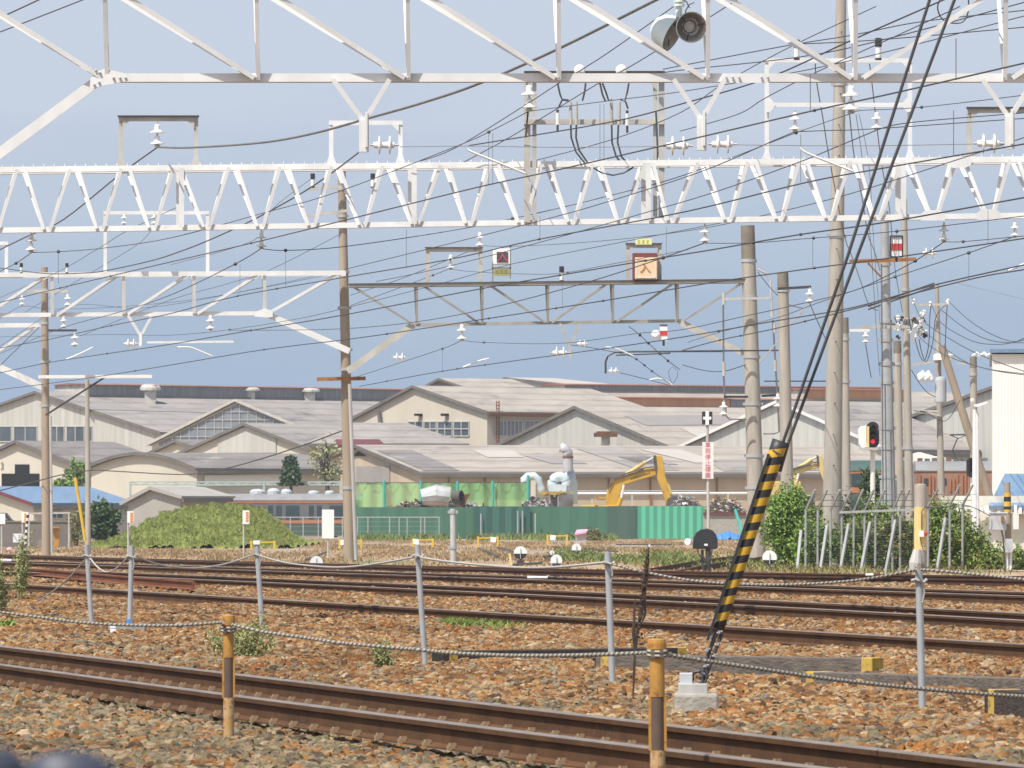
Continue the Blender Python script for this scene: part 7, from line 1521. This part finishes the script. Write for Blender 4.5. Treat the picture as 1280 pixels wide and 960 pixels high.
sk = thing('striped_stake', (XZ(32, 225), 225, 0), 'thin black and yellow striped stake near the left edge', 'stake')
for i in range(14): MB().tube(W(35 - i * .32, 640 + i * 3.7, 225), W(34.7 - i * .32, 643.7 + i * 3.7, 225), .045, n=8).build('stripe', 'guard_black' if i % 2 else 'cream_white', sk)
tag(MB().tube(W(94, 597, 255), W(106.5, 676, 255), .07, .06, n=8).build('yellow_pole', 'bright_yellow'), 'slanting yellow guard pole beside the thin concrete post at left', 'pole')
fr = MB(); fr.bar(W(30, 642, 300), W(88, 641, 300), .08, .08)
for u in (36, 60, 86): fr.bar(W(u, 642, 300), (XZ(u, 300), 300, 0), .07, .07)
tag(fr.build('handrail', 'aged_steel'), 'grey pipe handrail standing above the block wall at left', 'handrail')
car = thing('parked_car', (XZ(4, 330), 330, 0), 'dark parked car roof showing above the block wall at the left edge', 'car'); MB().pxprism([(-30, 668), (-30, 652), (-20, 641), (6, 641), (13, 650), (20, 652), (25, 655), (25, 668)], 330, 1.6).build('body', 'black_board', car, bevel=.05)
MB().pxprism([(-17, 643), (4, 643), (10, 650), (-20, 650)], 329.97, .02).build('window', 'pane_grey', car)
for u in (-18, 16): MB().lathe([(.3, 0), (.3, .2)], (XZ(u, 330), 329.9, .3), (0, 1, 0), n=14).build('wheel', 'scrap_dark', car)
for u, v, wd_, l in ((672, 721.8, 26, 'flat white board lying on the rails in mid view'), (8, 700.5, 14, 'flat white board lying on the rails at the left edge'), (1087, 718.5, 10, 'white rounded cap lying by the rear track at right')):
    Y = GY(v, .2); tag(MB().box(W(u, v, Y), (wd_ * Y / F, .18, 3.2 * Y / F)).build('white_board', 'white_plate', bevel=.02), l, 'board')
tag(MB().lathe([(.16, 0), (.13, .06), (.05, .09)], G(12, 687), n=12).build('red_cap', 'faded_pink'), 'small red cap shaped marker in the grass at the left edge', 'marker')
rj = thing('rail_brace', G(957, 743), 'small dark rail brace box beside the dark railed track', 'rail fitting'); MB().box(W(957, 739, GY(744)), (.19, .16, .12)).box(W(953, 738.5, GY(744) - .1), (.06, .06, .1)).box(W(961, 738.5, GY(744) - .1), (.06, .06, .1)).build('brace', 'dark_steel', rj)
# ------------------------------------------------------------------ leaning fence with posts at right
rf = thing('security_fence', (XZ(1100, 168.5), 168.5, 0), 'overgrown wire fence with kinked and leaning grey posts at right', 'fence'); Y = 168.5
for u in (1007, 1022, 1038, 1052, 1067, 1080.5, 1094, 1115.5, 1125, 1160, 1187, 1203):
    top = 612 if u < 1150 else (606 if u in (1187, 1203) else 611); d = 12 if u < 1150 else 13; kink = 638 if u < 1150 else 632
    MB().path([Vector((XZ(u, Y), Y, -.05)), W(u + .3, kink, Y), W(u + d, top, Y - .25)], .033, n=8).build('kinked_post', 'weathered_grey', rf)
for u0, v0, u1 in ((1001.5, 663, 996), (1034, 657, 1025), (1061, 655, 1050), (1088, 652.5, 1076), (1119.5, 650, 1107), (1182, 647, 1171)): MB().bar(W(u1, 716, Y - 1), W(u0, v0, Y - .6), .07, .07).build('leaning_post', 'weathered_grey', rf)
MB().bar(W(1049, 640.5, Y - .05), W(1143, 637, Y - .05), .05, .06).build('rail', 'galvanised', rf)
bw = MB()
for i in range(3): bw.path([W(u, 633 - i * 7.5 + math.sin(u * .4) * .4, Y - .06 - i * .07) + Vector((.10 * i, 0, 0)) for u in range(1000, 1215, 6)], .008, n=4)
for i in range(22): bw.path([W(u, 645 + i * 3.1 + math.sin(u * .3 + i) * .3, Y - .02) for u in range(1007, 1146, 12)], .0028, n=4)
bw.build('wire_mesh', 'wire_grey', rf)
wire('slack wire from the banded post to the grey cabinet', [(1156, 634), (1175, 635), (1200, 631), (1218, 635), (1238, 645)], 165.8, 167.4, .012, name='jumper_cable')
# ------------------------------------------------------------------ weeds and dead stalk
def weed(label, u, vt, vb, wpx, m, n=260, sz=None, m2=None):
    Y = GY(vb); k = Y / F; h = (vb - vt) * k; r = wpx * k / 2; t = thing('weed', G(u, vb), label, 'weed', 'weeds growing in the ballast'); mb = MB(); P = []
    for i in range(16):
        a = RNG.uniform(0, 6.28); e = np.array([math.cos(a) * r * RNG.uniform(.2, 1), math.sin(a) * r * .5, h * RNG.uniform(.45, 1)]); b = np.array([G(u, vb).x, Y, -.02]); b2 = b + e * np.array([.15, .15, 0])
        mb.path([b2, b2 + e * np.array([.4, .4, .55]), b2 + e * np.array([.85, .85, 1])], [.004, .003, .0015], n=4)
        q = RNG.uniform(.25, 1, n // 16)[:, None]; P.append(b2 + e * np.array([.85, .85, 1]) * q + RNG.normal(size=(n // 16, 3)) * r * .13)
    v, f = leaf_quads(np.concatenate(P), sz or .016); mesh_np('leaves', v, f, m, t); mb.build('stem', m2 or 'leaf_pale', t); return t
weed('feathery green weed clump behind the left yellow post', 304, 768, 832, 92, 'leaf_pale', 3200, .014); weed('thin pale green weed standing among the brown stones left of centre', 480, 788, 846, 34, 'leaf_pale', 900, .015); weed('tall yellowish feathery weeds at the left edge, right clump', 25, 655, 752, 34, 'leaf_pale', 1700, .019); weed('yellowish feathery weeds at the very left edge', -2, 690, 772, 46, 'leaf_pale', 2000, .019)
weed('small leafy green weed at the left edge below the rope', 6, 770, 787, 34, 'leaf', 260, .03); weed('bright green tuft against the far rails at left', 277, 696, 708, 26, 'grass_green', 220, .03); weed('small weed sprig in front of the footed post', 97, 786, 798, 16, 'leaf_pale', 120, .012)
n = 4600; u = RNG.uniform(540, 765, n); v_ = 785 - (u - 540) * .012 + RNG.normal(size=n) * 3.2; kk = (np.sin(u * .09) + np.sin(u * .031 + 1) + np.where(u < 665, 1.2, -.2)) > RNG.normal(size=n) * .5; u, v_ = u[kk], v_[kk]
Yv = F * H / (v_ - HV); bv, bf = blades(np.column_stack([(u - CU) * Yv / F, Yv]), np.full(len(u), .02), .085, .012, .6); tag(mesh_np('grass_patch', bv, bf, 'grass_bright', base=(XZ(640, 79), 79, 0)), 'bright green grass strip growing in the ballast in mid view', 'grass', kind='stuff')
ds = thing('dead_stalk', G(791, 880), 'dark dry dead weed stalk beside the grey rope post', 'dead plant'); Y = GY(880); mb = MB()
for i in range(16): o = RNG.normal(size=5) * 1.5; mb.path([W(791, 880, Y), W(793 + o[0] * .4, 832, Y), W(796 + o[1], 795, Y), W(801 + o[2] * 1.3, 768, Y), W(806 + o[3] * 1.1, 725, Y), W(811.5 + o[4] * .5, 680 + abs(o[0]) * 9, Y)], [.005, .0035, .004, .0045, .0035, .002], n=5)
for i in range(3): mb.path([W(794, 830, Y), W(793 - i, 790, Y), W(793 + RNG.normal(), 748 + 6 * i, Y)], [.006, .008, .004], n=5)
mb.build('stem', 'dead_stalk', ds); c = []
for i in range(300):
    t = RNG.uniform(0, 1); c.append(W(*(np.array([797, 800]) * (1 - t) + np.array([809, 690]) * t + RNG.normal(size=2) * np.array([2.6 * (1 - .75 * t), 3])), Y + RNG.normal() * .03))
v, f = leaf_quads(np.array([tuple(p) for p in c]), .011); mesh_np('seed_head', v, f, 'dead_stalk', ds); MB().box(W(811.8, 682, Y), (.012, .012, .02)).build('pale_tip', 'white_plate', ds)
# ------------------------------------------------------------------ blurred dark padded rail at the lower left corner
YD2 = 3.2
MBd = MB().path([W(-320, 985, YD2), W(-60, 964, YD2), W(12, 962, YD2), W(30, 968, YD2)], [.0105, .0105, .0105, .006], n=20).path([W(36, 984, YD2 - .02), W(50, 976, YD2 - .02), W(80, 971, YD2 - .02), W(110, 973, YD2 - .02), W(134, 981, YD2 - .02), W(146, 992, YD2 - .02)], [.008, .0125, .0135, .013, .010, .004], n=20)
pd = thing('padded_rail', W(20, 985, YD2), 'dark blue padded rail end, blurred, in the lower left corner', 'rail')
MBd.build('pad', 'dark_blue_pad', pd, smooth=True); MB().tube(W(-40, 965, YD2), (XZ(-40, YD2), YD2, -.05), .012, n=12).tube(W(96, 962, YD2 - .02), (XZ(96, YD2), YD2 - .02, -.05), .008, n=12).build('support', 'dark_blue_pad', pd)
for o in bpy.data.objects:
    if '_b' in o.keys(): del o['_b']
